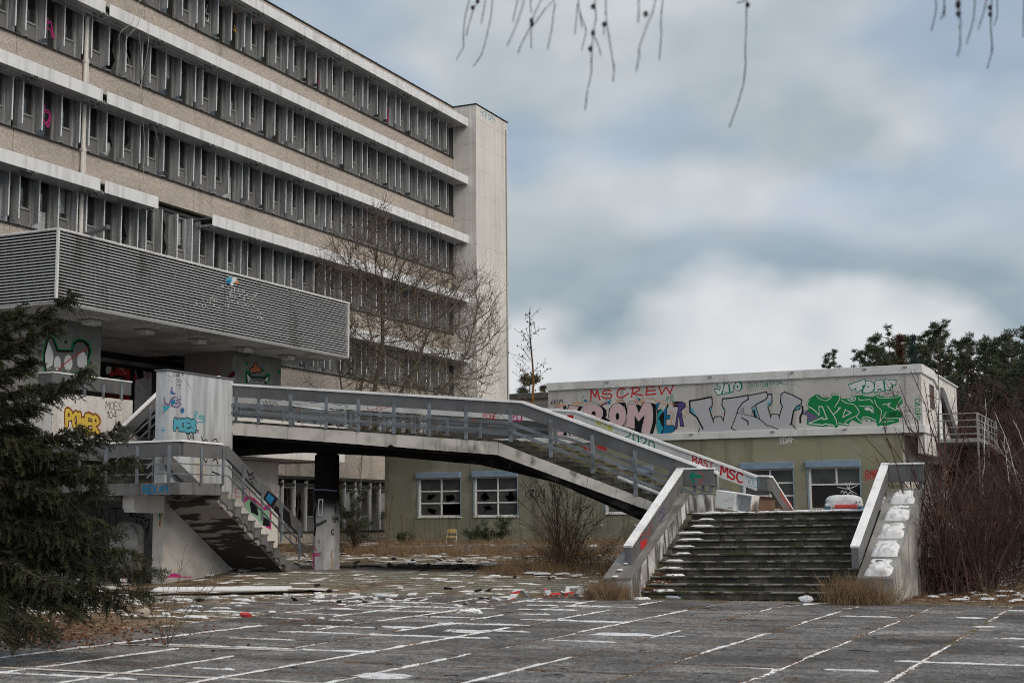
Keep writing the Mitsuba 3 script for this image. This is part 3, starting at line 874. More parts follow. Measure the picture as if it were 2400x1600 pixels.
part("edge_trim", can, MB().cbox(XC - 0.2, XC + 0.02, CY0 - 0.02, CY1 + 0.02, CZ1 - 0.06, CZ1, 0.006).cbox(XF + 0.4, XC - 0.2, CY0 - 0.02, CY0 + 0.18, CZ1 - 0.06, CZ1, 0.006).cbox(-33.4, XC - 0.2, CY1 - 0.18, CY1 + 0.02, CZ1 - 0.06, CZ1, 0.006), "m_trim")
part("drip_edge", can, MB().cbox(XC - 0.07, XC + 0.0, CY0 - 0.0, CY1, CZ0 - 0.055, CZ0 + 0.014, 0.006), "m_frame")
part("joint_strip", can, MB().box(XC - 0.03, XC - 0.005, 32.63, 32.65, CZ0, CZ1 - 0.07).box(XC - 0.03, XC - 0.005, 38.47, 38.49, CZ0, CZ1 - 0.07).box(XC - 0.03, XC - 0.005, 42.45, 42.47, CZ0, CZ1 - 0.07), "m_darkseal")
for y in (33.54, 36.09, 38.87, 41.57, 44.28):
    l = part("ceiling_lamp", can, MB().cbox(-30.02, -29.66, y - 0.24, y + 0.24, CZ0 - 0.22, CZ0 - 0.06, 0.02), "m_trim")
    part("base_plate", l, MB().box(-30.08, -29.60, y - 0.3, y + 0.3, CZ0 - 0.075, CZ0 - 0.052), "m_darkpanel")
# pillars: painted front faces, tiled flanks
for y0, y1, x0, x1 in ((31.75, 34.85, -33.2, -30.6), (42.15, 45.28, -33.0, -30.8)):
    pk = part("pillar", can, MB().box(x0 + 0.02, x1 - 0.02, y0 + 0.02, y1 - 0.02, 5.1, CZ0 - 0.05), "m_pillar")
    for a in np.arange(y0, y1 - 0.1, 0.52):
        b = min(a + 0.52, y1)
        for z0, z1 in ((5.2, 6.95), (6.95, CZ0 - 0.05)):
            part("tile", pk, MB().box(x1 - 0.02, x1, a + 0.003, b - 0.003, z0 + 0.003, z1 - 0.003), "m_pillar")
    for a in np.arange(x0, x1 - 0.1, 0.52):
        b = min(a + 0.52, x1 - 0.022)
        part("tile", pk, MB().box(a + 0.003, b - 0.003, y0, y0 + 0.02, 5.2, CZ0 - 0.052), "m_pillar")
solid("metal_tube", "short thick metal tube sticking out over the roof of the louvred canopy", "tube", MB().tube([(-29.3, 32.2, 10.40), (-27.6, 31.6, 10.44)], 0.07, 10), "m_band", 40)

# ------------------------------------------------------------------ entrance terrace under the canopy
ter = thing("entrance_terrace", "raised entrance terrace with a white panelled edge and a grey parapet band on posts", "terrace")
TXF, TZ_ = -30.0, 5.2
part("deck", ter, MB().box(XF - 0.2, TXF - 0.06, 32.2, 48.64, 4.62, TZ_ - 0.02).box(XF - 0.2, TXF - 0.3, 32.5, 48.3, TZ_ - 0.02, TZ_), "m_oldconcrete")
part("soffit", ter, MB().box(XF - 0.1, TXF - 0.05, 32.2, 48.6, 4.20, 4.62), "m_oldconcrete")


def facing(parent, x, y0, y1, z0, z1, w=0.62, m="m_terracewhite"):
    n = max(1, round((y1 - y0) / w))
    e = np.linspace(y0, y1, n + 1)
    for a, b in zip(e[:-1], e[1:]):
        part("facing_panel", parent, MB().cbox(x - 0.05, x, a + 0.003, b - 0.003, z0, z1, 0.004), m)


facing(ter, TXF, 32.15, 35.74, 4.32, 5.75)
facing(ter, TXF, 35.75, 39.7, 4.2, 4.62)
facing(ter, TXF, 39.72, 48.7, 4.18, 5.6)
for a in np.arange(-35.4, TXF - 0.06, 0.62):
    part("facing_panel", ter, MB().cbox(a + 0.003, min(a + 0.617, TXF - 0.055), 32.15, 32.2, 4.32, 5.75, 0.004), "m_terracewhite")
    part("facing_panel", ter, MB().cbox(a + 0.003, min(a + 0.617, TXF - 0.055), 48.65, 48.7, 4.18, 5.6, 0.004), "m_terracewhite")
part("inner_wall", ter, MB().box(TXF - 0.25, TXF - 0.055, 32.22, 35.7, 4.4, 5.74).box(TXF - 0.25, TXF - 0.055, 39.75, 48.6, 4.4, 5.59), "m_oldconcrete")


def band_y(x0, x1, y0, y1, z0, z1):
    return MB().cbox(x0, x1, y0, y1, z0, z1, 0.008)


def railing_y(parent, x, y0, y1, zb, z0, z1, n, side=1):
    """A parapet along y: band from z0 to z1, pale cap, posts on its inner side standing on zb."""
    part("band", parent, band_y(x - 0.14, x - 0.02, y0, y1, z0, z1 - 0.05), "m_band")
    part("cap", parent, MB().cbox(x - 0.17, x + 0.01, y0 - 0.01, y1 + 0.01, z1 - 0.05, z1, 0.01), "m_cap")
    for y in np.linspace(y0 + 0.5, y1 - 0.5, n):
        part("post", parent, MB().box(x - 0.02, x + 0.03, y - 0.05, y + 0.05, zb, z1 - 0.16), "m_rail")


railing_y(ter, TXF - 0.02, 32.15, 35.7, 5.70, 5.91, 6.37, 4)
railing_y(ter, TXF - 0.02, 39.75, 48.7, 5.55, 5.75, 6.25, 7)
part("band", ter, MB().cbox(XF, TXF - 0.17, 32.16, 32.28, 5.91, 6.32, 0.008), "m_band")
part("cap", ter, MB().cbox(XF, TXF - 0.195, 32.13, 32.31, 6.32, 6.37, 0.01), "m_cap")
for x in (-34.5, -33.0, -31.5):
    part("post", ter, MB().box(x - 0.05, x + 0.05, 32.28, 32.33, 5.70, 6.2), "m_rail")
# walls and columns under the terrace
part("tiled_wall", ter, MB().box(-33.6, -33.4, 24, 44.0, 0.2, 4.19), "m_darktile")
for i, y in enumerate(np.arange(36.2, 44, 0.62)):
    for j in range(6):
        z = 0.45 + j * 0.62
        part("wall_tile", ter, MB().box(-33.4, -33.385, y + 0.006, y + 0.614, z + 0.006, z + 0.614), "m_darktile")
part("wall_core", ter, MB().box(-34.9, -32.05, 44.0, 46.95, 0.3, 4.19), "m_oldconcrete")
for y0, y1 in zip(np.linspace(43.9, 46.95, 7)[:-1], np.linspace(43.9, 46.95, 7)[1:]):
    for z0, z1 in ((0.4, 1.7), (1.7, 2.95), (2.95, 4.18)):
        part("wall_tile", ter, MB().box(-32.05, -32.0, y0 + 0.004, y1 - 0.004, z0 + 0.004, z1 - 0.004), "m_whitepanel")
part("dark_recess", ter, MB().box(-33.9, -33.65, 44.0, 44.1, 0.2, 4.1), "m_void")
# boarded entrance at the back of the terrace
ent = thing("boarded_entrance", "dark entrance front under the canopy, closed with red, white and black sprayed boards", "doorway")
EX = -35.0
part("lintel", ent, MB().box(EX - 0.1, EX + 0.02, 38.2, 46.5, 7.55, CZ0 - 0.06), "m_void")
part("lintel", ent, MB().box(EX - 0.05, EX + 0.1, 38.2, 46.5, CZ0 - 0.45, CZ0 - 0.3), "m_oldconcrete")
part("backing", ent, MB().box(EX - 0.2, EX - 0.1, 34.0, 46.6, TZ_, CZ0 - 0.06), "m_void")
BOARDS = [(39.2, 39.85, "m_oldconcrete", "bare grey board"), (40.36, 41.5, "paint_red", "board sprayed red and white"), (41.8, 42.75, "m_plastic_white", "white board with black and red spray"), (42.8, 44.0, "m_darktile", "dark board with yellow lettering"), (44.0, 45.2, "m_void", "black board with a white tag")]
bkeys = []
for a, b, m, lab in BOARDS:
    bkeys.append(part("board", ent, MB().cbox(EX - 0.03, EX, a, b, TZ_, 7.55, 0.004), m, label=lab))

# ------------------------------------------------------------------ dog-leg stair beside the footbridge
dog = thing("concrete_stair", "dog-leg concrete stair with a tall painted wall between its flights and grey railings", "staircase")
WX = -26.1
part("middle_wall", dog, MB().cbox(WX - 0.40, WX, 32.56, 35.78, 0.1, 6.22, 0.012), "m_shaft", label="tall painted wall with tags between the flights")
part("wall_cap", dog, MB().cbox(WX - 0.44, WX + 0.04, 32.52, 35.80, 6.22, 6.27, 0.008), "m_band")
part("cantilever_beam", dog, MB().hull([(WX - x, y, z) for x in (0, 0.4) for y, z in ((32.56, 2.62), (32.56, 2.12), (31.25, 2.62), (31.25, 2.28), (31.35, 2.14))]), "m_whitepanel")
part("landing", dog, MB().cbox(-29.4, -24.25, 30.88, 32.66, 2.64, 2.90, 0.012).box(-29.4, -26.55, 30.9, 32.7, 2.5, 2.64), "m_greyconcrete")
part("landing_edge", dog, MB().cbox(-29.4, -24.2, 30.84, 30.90, 2.60, 2.93, 0.006).cbox(-24.25, -24.2, 30.90, 32.72, 2.60, 2.93, 0.006), "m_greyconcrete")
LN, LT, LR = 12, 0.33, 0.204
for i in range(LN):                                                 # lower flight: goes down away from the camera
    y = 32.72 + LT * i
    z = 2.91 - LR * i
    part("lower_step", dog, MB().cbox(WX + 0.06, -24.22, y, y + LT + 0.04, z - 0.05 - LR, z - 0.045 - LR + 0.05, 0.008).box(WX + 0.06, -24.24, y + 0.02, y + LT, z - LR - 0.3, z - LR - 0.04), "m_greyconcrete")
sof = [(32.68, 2.60), (33.0, 2.62), (36.70, 0.42), (36.70, 0.1), (36.3, 0.1), (32.62, 2.36)]
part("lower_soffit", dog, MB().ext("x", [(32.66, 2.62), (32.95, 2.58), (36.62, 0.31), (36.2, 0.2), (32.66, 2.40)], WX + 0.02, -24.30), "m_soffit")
part("lower_string", dog, MB().ext("x", [(32.70, 2.60), (36.66, 0.36), (36.4, 0.28), (32.70, 2.52)], -24.31, -24.255), "m_greyconcrete")
for i in range(13):                                                 # upper flight, behind the wall
    y = 32.6 + 0.25 * i
    z = 2.91 + 0.178 * (i + 1)
    part("upper_step", dog, MB().cbox(-28.45, WX - 0.42, y, y + 0.29, z - 0.20, z, 0.008), "m_step")
part("upper_soffit", dog, MB().ext("x", [(32.6, 2.7), (35.85, 5.0), (35.85, 4.6), (32.9, 2.5)], -28.43, WX - 0.44), "m_oldconcrete")


def sloped_band(parent, x0, x1, pts_top, pts_bot, m="m_band", name="band"):
    part(name, parent, MB().ext("x", pts_top + pts_bot[::-1], x0, x1), m)


def cap_along(parent, pts, w, h=0.05, m="m_cap", up=(0, 0, 1)):
    b = MB()
    for p, q in zip(pts[:-1], pts[1:]):
        b.bar(p, q, w, h, up)
    part("cap", parent, b, m)


# landing railing: corner, then down the lower flight
RX = -24.2
part("band", dog, MB().cbox(-29.2, RX - 0.02, 30.80, 30.90, 3.64, 4.03, 0.008), "m_band")
cap_along(dog, [(-29.2, 30.85, 4.06), (RX + 0.03, 30.85, 4.06)], 0.17)
sloped_band(dog, RX - 0.06, RX + 0.04, [(30.90, 4.03), (32.93, 4.00), (36.80, 1.76)], [(30.90, 3.64), (32.93, 3.62), (36.55, 1.50), (36.80, 1.36)])
cap_along(dog, [(RX - 0.01, 30.76, 4.058), (RX - 0.01, 32.65, 4.04)], 0.17)
for x in (-28.6, -27.7, -26.74, -25.64, -24.55):
    part("post", dog, MB().box(x - 0.05, x + 0.05, 30.775, 30.80, 2.9, 3.95), "m_rail")
for y, z in ((31.68, 2.93), (32.67, 2.93), (33.65, 2.49), (34.6, 1.93), (35.62, 1.32), (36.58, 0.72)):
    zt = 3.92 if y < 33 else 3.92 - (y - 32.93) * 0.579
    part("post", dog, MB().box(RX + 0.04, RX + 0.075, y - 0.045, y + 0.045, z - 0.05, zt), "m_rail")
for dz in (0.0, 0.272):
    part("rail", dog, MB().box(-29.2, RX + 0.08, 30.765, 30.79, 3.15 + dz, 3.185 + dz).box(RX + 0.06, RX + 0.09, 30.79, 32.9, 3.14 + dz, 3.175 + dz).bar((RX + 0.075, 32.88, 3.157 + dz), (RX + 0.075, 36.9, 0.77 + dz * 1.05), 0.03, 0.045, (1, 0, 0)), "m_rail")
# railing on the wall side of the lower flight and both sides of the upper one
sloped_band(dog, WX + 0.10, WX + 0.17, [(32.3, 3.95), (36.5, 1.55)], [(32.3, 3.55), (36.5, 1.15)])
for x in (WX - 0.50, -28.42):
    sloped_band(dog, x - 0.05, x + 0.03, [(31.5, 4.06), (32.5, 4.06), (35.7, 6.33)], [(31.5, 3.66), (32.6, 3.66), (35.7, 5.92)])
    cap_along(dog, [(x, 31.5, 4.08), (x, 32.5, 4.08), (x, 35.7, 6.36)], 0.13)
    part("rail", dog, MB().bar((x + 0.05, 32.3, 3.4), (x + 0.05, 35.7, 5.75), 0.03, 0.05, (1, 0, 0)).bar((x + 0.05, 32.3, 3.12), (x + 0.05, 35.7, 5.48), 0.03, 0.05, (1, 0, 0)), "m_rail")
    for y in (32.6, 33.6, 34.6, 35.5):
        z = 2.9 + (y - 32.5) * 0.71
        part("post", dog, MB().box(x + 0.03, x + 0.07, y - 0.045, y + 0.045, z, z + 1.05), "m_rail")

# ------------------------------------------------------------------ the footbridge
bri = thing("footbridge", "long sloping concrete footbridge with grey metal parapets, ending in a mossy flight of steps", "bridge")
YN, YFAR = 35.8, 39.7
deck = at_slope(-26.07, 4.97, -17.02, 4.10)
XK = -17.0
part("deck", bri, MB().ext("y", [(-30.0, deck(-30.0)), (XK, deck(XK)), (XK, deck(XK) - 0.12), (-30.0, deck(-30.0) - 0.12)], YN + 0.03, YFAR - 0.03).ext("y", [(-26.6, deck(-26.6) + 0.0), (XK + 0.02, deck(XK)), (XK + 0.02, deck(XK) - 0.07), (-26.6, deck(-26.6) - 0.07)], YN - 0.02, YN + 0.029), "m_step")
# spine beam under the deck, sooty from a fire, and its continuation under the steps
sp = [(-30, 4.45), (-26.6, 4.42), (-20.6, 3.92), (-17.2, 3.58), (-16.0, 3.15), (-12.6, 1.9), (-12.6, 1.6)]
lo = [(-30, 4.05), (-26.0, 4.12), (-22.0, 3.86), (-18.0, 3.44), (-15.6, 2.88), (-12.6, 1.6)]
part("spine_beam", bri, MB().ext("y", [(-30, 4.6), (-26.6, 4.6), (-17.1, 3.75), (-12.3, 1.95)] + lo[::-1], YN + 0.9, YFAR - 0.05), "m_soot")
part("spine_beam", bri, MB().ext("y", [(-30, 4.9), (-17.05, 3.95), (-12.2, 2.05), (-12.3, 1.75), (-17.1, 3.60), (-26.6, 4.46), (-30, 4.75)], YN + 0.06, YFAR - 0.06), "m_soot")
part("drain_spout", bri, MB().tube([(-16.75, YN + 0.25, 3.62), (-16.75, YN + 0.25, 3.3)], 0.025, 6).tube([(-17.45, YN + 0.5, 3.62), (-17.45, YN + 0.5, 3.28)], 0.012, 5), "m_darkseal")
# facing slabs along the edge
def slab_face(parent, q, y0, y1, notch=None):
    part("facing_slab", parent, MB().ext("y", q, y0, y1), "m_slabstone")


jx = [-26.08, -25.18, -24.06, -22.73, -21.63, -20.49, -19.39, -18.29, -16.99]
top_, bot_ = at_slope(-26.07, 4.90, -16.99, 4.03), at_slope(-26.06, 4.52, -17.0, 3.67)
for ysd in ((YN - 0.045, YN + 0.025), (YFAR - 0.025, YFAR + 0.045)):
    for a, b in zip(jx[:-1], jx[1:]):
        a_, b_ = a + 0.006, b - 0.006
        q = [(a_, top_(a_)), (b_, top_(b_)), (b_, bot_(b_)), (a_, bot_(a_))]
        if abs(b + 20.49) < 0.01:
            q = [(a_, top_(a_)), (b_, top_(b_)), (b_, bot_(b_) + 0.07), (b_ - 0.1, bot_(b_)), (a_, bot_(a_))]
        if abs(a + 20.49) < 0.01:
            q = [(a_, top_(a_)), (b_, top_(b_)), (b_, bot_(b_)), (a_ + 0.14, bot_(a_)), (a_, bot_(a_) + 0.07)]
        slab_face(bri, q, *ysd)
    st = at_slope(-16.96, 4.01, -12.62, 2.37)
    sbm = at_slope(-16.99, 3.66, -12.69, 2.13)
    jt = [-16.97, -15.91, -14.96, -14.27, -13.43, -12.62, -12.0]
    jb_ = [-16.99, -15.98, -15.15, -14.32, -13.5, -12.69, -12.1]
    for i in range(6):
        slab_face(bri, [(jt[i] + 0.006, st(jt[i])), (jt[i + 1] - 0.006, st(jt[i + 1])), (jb_[i + 1] - 0.006, sbm(jb_[i + 1])), (jb_[i] + 0.006, sbm(jb_[i]))], *ysd)
# steps of the bridge
for i in range(13):
    x, z = -16.95 + 0.405 * i, 4.08 - 0.155 * i
    part("step", bri, MB().cbox(x - 0.03, x + 0.43, YN - 0.02, YFAR + 0.02, z - 0.06, z, 0.01).box(x, x + 0.44, YN + 0.0, YFAR, z - 0.36, z - 0.06), "m_step")
# moss and dead leaves on the treads
mb = MB()
rm = np.random.default_rng(17)
for i in range(13):
    x, z = -16.95 + 0.405 * i, 4.08 - 0.155 * i
    for _ in range(26):
        yy = rm.uniform(YN + 0.1, YFAR - 0.1)
        snow_patch(mb, x + rm.uniform(0.28, 0.40), yy, rm.uniform(0.03, 0.07), rm.uniform(0.06, 0.28), z, int(rm.integers(1e6)), rm.uniform(0.015, 0.045), 8)
mat("m_moss", lambda p, n, uv: mix((0.045, 0.045, 0.016), (0.10, 0.085, 0.035), noise(p.x * 18, p.y * 18, p.z * 18)), 0.95)
solid("moss", "cushions of moss along the treads of the footbridge steps", "moss", mb, "m_moss", True, kind="stuff")

# parapets
bt = [(-30.0, 6.42), (-26.09, 6.05), (-16.24, 5.10), (-10.62, 2.99)]
bb = [(-30.0, 6.02), (-26.08, 5.70), (-16.30, 4.76), (-10.62, 2.62)]
for side, (y0, y1) in enumerate(((YN - 0.06, YN + 0.02), (YFAR - 0.02, YFAR + 0.06))):
    sx = -26.1 if side == 0 else -29.9
    t_ = [(sx, at_slope(-30, 6.42, -26.09, 6.05)(sx))] + bt[2:]
    b_ = [(sx, at_slope(-30, 6.02, -26.08, 5.70)(sx))] + bb[2:]
    mid = 0.5 * (y0 + y1)
    out, inn = ((y0, mid), (mid, y1)) if side == 0 else ((mid, y1), (y0, mid))
    for k_ in range(2):
        seg_t, seg_b = t_[k_:k_ + 2], b_[k_:k_ + 2]
        part("band", bri, MB().ext("y", seg_t + seg_b[::-1], *out), "m_band")
        part("inner_lining", bri, MB().ext("y", seg_t + seg_b[::-1], *inn), "m_trim")
    off = 0.035
    ptsc = [(t_[0][0], mid, t_[0][1] + off), (t_[1][0], mid, t_[1][1] + off), (t_[2][0] + 0.02, mid, t_[2][1] + off)]
    cuts = [ptsc[0]]
    for p_, q_, n_ in ((ptsc[0], ptsc[1], 5), (ptsc[1], ptsc[2], 3)):
        for i in range(1, n_ + 1):
            cuts.append(tuple(np.array(p_) + (np.array(q_) - np.array(p_)) * i / n_))
    for p_, q_ in zip(cuts[:-1], cuts[1:]):
        d_ = (np.array(q_) - np.array(p_)) / np.linalg.norm(np.array(q_) - np.array(p_)) * 0.002
        part("cap", bri, MB().bar(np.array(p_) + d_, np.array(q_) - d_, 0.17, 0.07), "m_cap")
    yo0, yo1 = ((y0 - 0.035, y0) if side == 0 else (y1, y1 + 0.035))
    xs_ = [-25.95, -25.11, -23.95, -22.67, -21.55, -20.34, -19.17, -17.98, -16.58, -15.35, -14.12, -12.89, -11.67]
    if side:
        xs_ = [x - 0.35 for x in [-29.0, -27.6, -26.2] + xs_[2:]]
    for x in xs_:
        zt = np.interp(x, [p[0] for p in bt], [p[1] for p in bt]) - 0.17
        zb = deck(x) - 0.05 if x < XK else 4.08 - 0.155 * math.floor((x + 16.95) / 0.405) - 0.06
        part("post", bri, MB().cbox(x - 0.055, x + 0.055, yo0, yo1, zb, zt, 0.004), "m_rail")
    yr0, yr1 = (YN - 0.125, YN - 0.095) if side == 0 else (YFAR + 0.10, YFAR + 0.13)
    ym = 0.5 * (yr0 + yr1)
    for z0, z1, z2 in ((5.40, 4.55, 2.42), (5.165, 4.32, 2.17)):
        a_ = sx
        za = at_slope(-25.6, z0, -16.6, z1)
        for dz in (0.024, -0.024):
            part("rail", bri, MB().bar((a_, ym, za(a_) + dz), (-16.55, ym, z1 + dz), 0.03, 0.036).bar((-16.55, ym, z1 + dz), (-11.0, ym, z2 + dz), 0.03, 0.036), "m_rail")
# a second railing from the far end, going down behind the upper level
part("band", bri, MB().cbox(-10.62, -10.30, YFAR - 0.02, YFAR + 0.06, 2.62, 3.02, 0.006), "m_band")
part("band", bri, MB().ext("x", [(YFAR + 0.06, 3.0), (YFAR + 0.35, 3.0), (42.6, 2.0), (42.6, 1.6), (YFAR + 0.35, 2.6), (YFAR + 0.06, 2.6)], -10.36, -10.28), "m_band")
part("cap", bri, MB().bar((-10.6, YFAR + 0.02, 3.05), (-10.25, YFAR + 0.02, 3.04), 0.15, 0.05).bar((-10.32, YFAR, 3.035), (-10.32, YFAR + 0.36, 3.035), 0.14, 0.05).bar((-10.32, YFAR + 0.36, 3.035), (-10.32, 42.6, 2.03), 0.14, 0.05), "m_cap")
# the pier
pk = MB()
prof = lambda s: [(0.40 * s * math.cos(a), 0.40 * s * math.sin(a)) for a in np.radians(np.arange(8) * 45 + 22.5)]
lv = []
for z, s in ((0.05, 1.06), (0.5, 1.05), (3.9, 0.95), (3.92, 0.82), (4.15, 0.82)):
    lv.append([(-23.72 + x, 37.45 + y, z) for x, y in prof(s)])
lv = np.array(lv)
n8 = 8
f = [[i * n8 + j, i * n8 + (j + 1) % n8, (i + 1) * n8 + (j + 1) % n8, (i + 1) * n8 + j] for i in range(4) for j in range(n8)]
pk.add(lv.reshape(-1, 3), f)
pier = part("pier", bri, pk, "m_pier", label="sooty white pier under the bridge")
solid("plastic_tube", "long white plastic tube lying down the lowest footbridge steps", "tube", MB().tube([(-13.55, YN + 0.35, 2.98), (-11.65, YN + 0.25, 2.24)], 0.055, 10), "m_plastic_white", 40)

# ------------------------------------------------------------------ the outdoor steps and the upper level
ST0, STT, STR = 31.735, 0.334, 0.165
XL, XRR = -11.35, -6.20
stp = thing("outdoor_steps", "wide mossy flight of concrete steps between two stained parapet walls with metal bands", "steps")
tilt = 0.010
rs = np.random.default_rng(23)


def tilted(b, x=-11.2):
    for v in b.v:
        v[:, 2] += (v[:, 0] - x) * tilt
    return b


for k in range(1, 13):
    y, z = ST0 + (k - 1) * STT, k * STR
    cuts = [XL - 0.02] + sorted(rs.uniform(-10.6, -6.9, 4)) + [XRR + 0.02]
    cuts = [cuts[0]] + [c for i, c in enumerate(cuts[1:-1]) if c - cuts[i] > 0.5] + [cuts[-1]]
    tread = MB().cbox(XL - 0.02, XRR + 0.02, y - 0.03, y + STT + 0.05, z - 0.055, z, 0.009)
    sk = part("step", stp, tilted(tread), "m_step")
    part("nosing", sk, tilted(MB().cbox(XL - 0.01, XRR + 0.01, y - 0.034, y + 0.03, z - 0.03, z + 0.003, 0.004)), "m_nosing")
    for a, b in zip(cuts[:-1], cuts[1:]):
        part("riser_block", sk, tilted(MB().cbox(a + 0.004, b - 0.004, y + rs.normal(0, 0.003), y + 0.2, z - STR - 0.02, z - 0.055, 0.006)), "m_step")
# left parapet wall: sloping, then a level head where the bridge railing arrives
wl = [(31.0, -0.1), (31.0, 0.50), (35.60, 2.49), (35.60, -0.1)]
part("left_wall", stp, MB().ext("x", wl, -12.0, XL), "m_stained")
part("left_wall_coping", stp, MB().ext("x", [(30.97, 0.505), (35.6, 2.505), (35.6, 2.46), (30.97, 0.46)], -12.03, XL + 0.03), "m_oldconcrete")
part("left_wall_head", stp, MB().box(-12.0, -10.77, 35.602, 36.0, -0.1, 2.47), "m_stained")
part("left_wall_coping", stp, MB().cbox(-12.03, -10.74, 35.603, 36.03, 2.47, 2.52, 0.01), "m_oldconcrete")
part("left_wall", stp, MB().ext("x", [(31.73, -0.1), (31.73, 0.1), (35.6, 2.05), (35.6, -0.1)], XL, XL + 0.12), "m_step")
zb_ = at_slope(31.6, 0.76, 35.75, 2.72)
zt_ = at_slope(31.6, 1.20, 35.75, 3.15)


def stair_band(x0, x1, y1, inside):
    q = [(31.6, zb_(31.6)), (y1, zb_(y1)), (y1, zt_(y1)), (31.6, zt_(31.6))]
    part("band", stp, MB().ext("x", q, x0, x1), "m_band")
    part("cap", stp, MB().bar(((x0 + x1) / 2, 31.58, zt_(31.58) + 0.02), ((x0 + x1) / 2, y1 + 0.02, zt_(y1 + 0.02) + 0.02), x1 - x0 + 0.03, 0.05), "m_cap")
    for y in (31.85, 33.1, 34.35, 35.5):
        part("post", stp, MB().box((x0 + x1) / 2 - 0.03, (x0 + x1) / 2 + 0.03, y - 0.05, y + 0.05, 0.45 + (y - 31.0) * 0.432, zb_(y) + 0.05), "m_rail")


stair_band(-11.71, -11.53, 35.75, 1)
part("band", stp, MB().cbox(-11.53, -10.69, 35.66, 35.74, 2.70, 3.13, 0.006), "m_band", label="grey end panel with a green arrow")
part("cap", stp, MB().cbox(-11.62, -10.67, 35.63, 35.77, 3.13, 3.175, 0.01), "m_cap")
for x in (-11.25, -11.02, -10.80):
    part("post", stp, MB().box(x - 0.035, x + 0.035, 35.74, 35.79, 2.5, 3.0), "m_rail")
# right parapet wall, stepped on top under snow
part("right_wall", stp, MB().ext("x", [(31.25, -0.1), (31.25, 0.55), (35.6, 2.55), (36.2, 2.55), (36.2, -0.1)], XRR, -5.42), "m_oldconcrete")
stair_band(-6.37, -6.21, 35.75, -1)
part("band", stp, MB().cbox(-6.21, -5.35, 35.66, 35.74, 2.72, 3.14, 0.006), "m_band")
part("cap", stp, MB().cbox(-6.37, -5.33, 35.62, 35.78, 3.14, 3.185, 0.01), "m_cap")
for x in (-5.9, -5.45):
    part("post", stp, MB().box(x - 0.035, x + 0.035, 35.74, 35.79, 2.4, 3.0), "m_rail")
ss = MB()
for i in range(5):                                                  # snow lying in five slumped pillows down the right wall
    y0 = 31.33 + 0.86 * i
    z0 = 0.555 + (y0 - 31.25) * 0.46
    gx_, gy_ = np.meshgrid(np.linspace(-6.08, -5.48, 16), np.linspace(y0, y0 + 0.80, 24), indexing="ij")
    u_, v_ = (gx_ + 6.08) / 0.60, (gy_ - y0) / 0.80
    nz_ = meshkit.fbm(np.stack([gx_ * 6, gy_ * 6, gx_ * 0], -1), 5, 60 + i)
    edge_ = np.clip(np.minimum(np.minimum(u_, 1 - u_) * 5, 1), 0, 1) * np.clip(np.minimum(v_ * 12, (1 - v_) * 18), 0, 1) * np.clip(2.2 * nz_ - 0.15, 0.25, 1)
    top_z = z0 + 0.16 + 0.17 * v_ + (nz_ - 0.5) * 0.2
    low_z = z0 + (gy_ - y0) * 0.46 - 0.03
    gz_ = low_z + np.maximum(top_z - low_z, 0.03) * edge_ ** 0.6
    ii_, jj_ = np.meshgrid(np.arange(15), np.arange(23), indexing="ij")
    a_ = (ii_ * 24 + jj_).ravel()
    ss.add(np.stack([gx_ + 0.05 * (nz_ - 0.5), gy_, gz_], -1).reshape(-1, 3), np.stack([a_, a_ + 24, a_ + 25, a_ + 1], 1))
# remains of snow on the left ends of the steps and on the upper edge
for k in range(1, 13):
    y, z = ST0 + (k - 1) * STT, k * STR
    if k in (1, 2, 3):
        for _ in range(3):
            snow_patch(ss, rs.uniform(-11.2, -10.75), y + rs.uniform(0.05, 0.25), rs.uniform(0.1, 0.25), 0.1, z, int(rs.integers(1e6)), 0.05, 14)
    elif k < 12:
        snow_patch(ss, -11.0 + 0.25 * rs.random(), y + 0.12, rs.uniform(0.22, 0.42), 0.10, z + 0.004, int(rs.integers(1e6)), 0.04, 22)
    else:
        for x in np.arange(-11.0, -6.4, 0.33):
            snow_patch(ss, x, y + 0.1, rs.uniform(0.15, 0.34), 0.12, z + (x + 11.2) * tilt + 0.002, int(rs.integers(1e6)), rs.uniform(0.02, 0.05), 14)
for x, y in ((-12.1, 31.1), (-11.9, 31.3), (-11.5, 31.5), (-11.2, 31.4), (-11.3, 31.2)):
    snow_patch(ss, x, y, 0.25, 0.12, lambda a, b: ground_z(a, b) + 0.01, int(rs.integers(1e6)), 0.05, 14)
for t in np.linspace(0, 1, 14):
    snow_patch(ss, -11.93 + 0.25 * rs.random(), 31.05 + 4.2 * t, 0.08, 0.18, 0.53 + 4.2 * t * 0.432, int(rs.integers(1e6)), 0.03, 10)
solid("snow_remnant", "patches of snow lying on the outdoor steps and on their parapet walls", "snow", ss, "m_snow", True, kind="stuff")

# upper level behind the steps, held by a retaining wall on its left
up = MB()
up.box(-11.98, -5.5, 35.62, 36.2, 0.0, 1.99)
gx, gy = np.meshgrid(np.linspace(-11.9, 4, 60), np.linspace(36.0, 54.0, 60), indexing="ij")
gz = 2.0 + 0.10 * (meshkit.fbm(np.stack([gx, gy, gx * 0], -1), 4, 2) - 0.5) * sstep(36.0, 36.6, gy) - 2.2 * sstep(-6.2, -3.5, gx) * sstep(44, 38, gy)
i, j = np.meshgrid(np.arange(59), np.arange(59), indexing="ij")
a = (i * 60 + j).ravel()
ub = MB().add(np.stack([gx, gy, gz], -1).reshape(-1, 3), np.stack([a, a + 60, a + 61, a + 1], 1))
structure("upper_ground", ub, "m_ground", True)
structure("retaining_wall", MB().box(-11.98, -11.92, 36.03, 53.9, -0.1, 2.0).box(-11.9, -5.6, 35.63, 36.1, -0.1, 1.97), "m_oldconcrete")
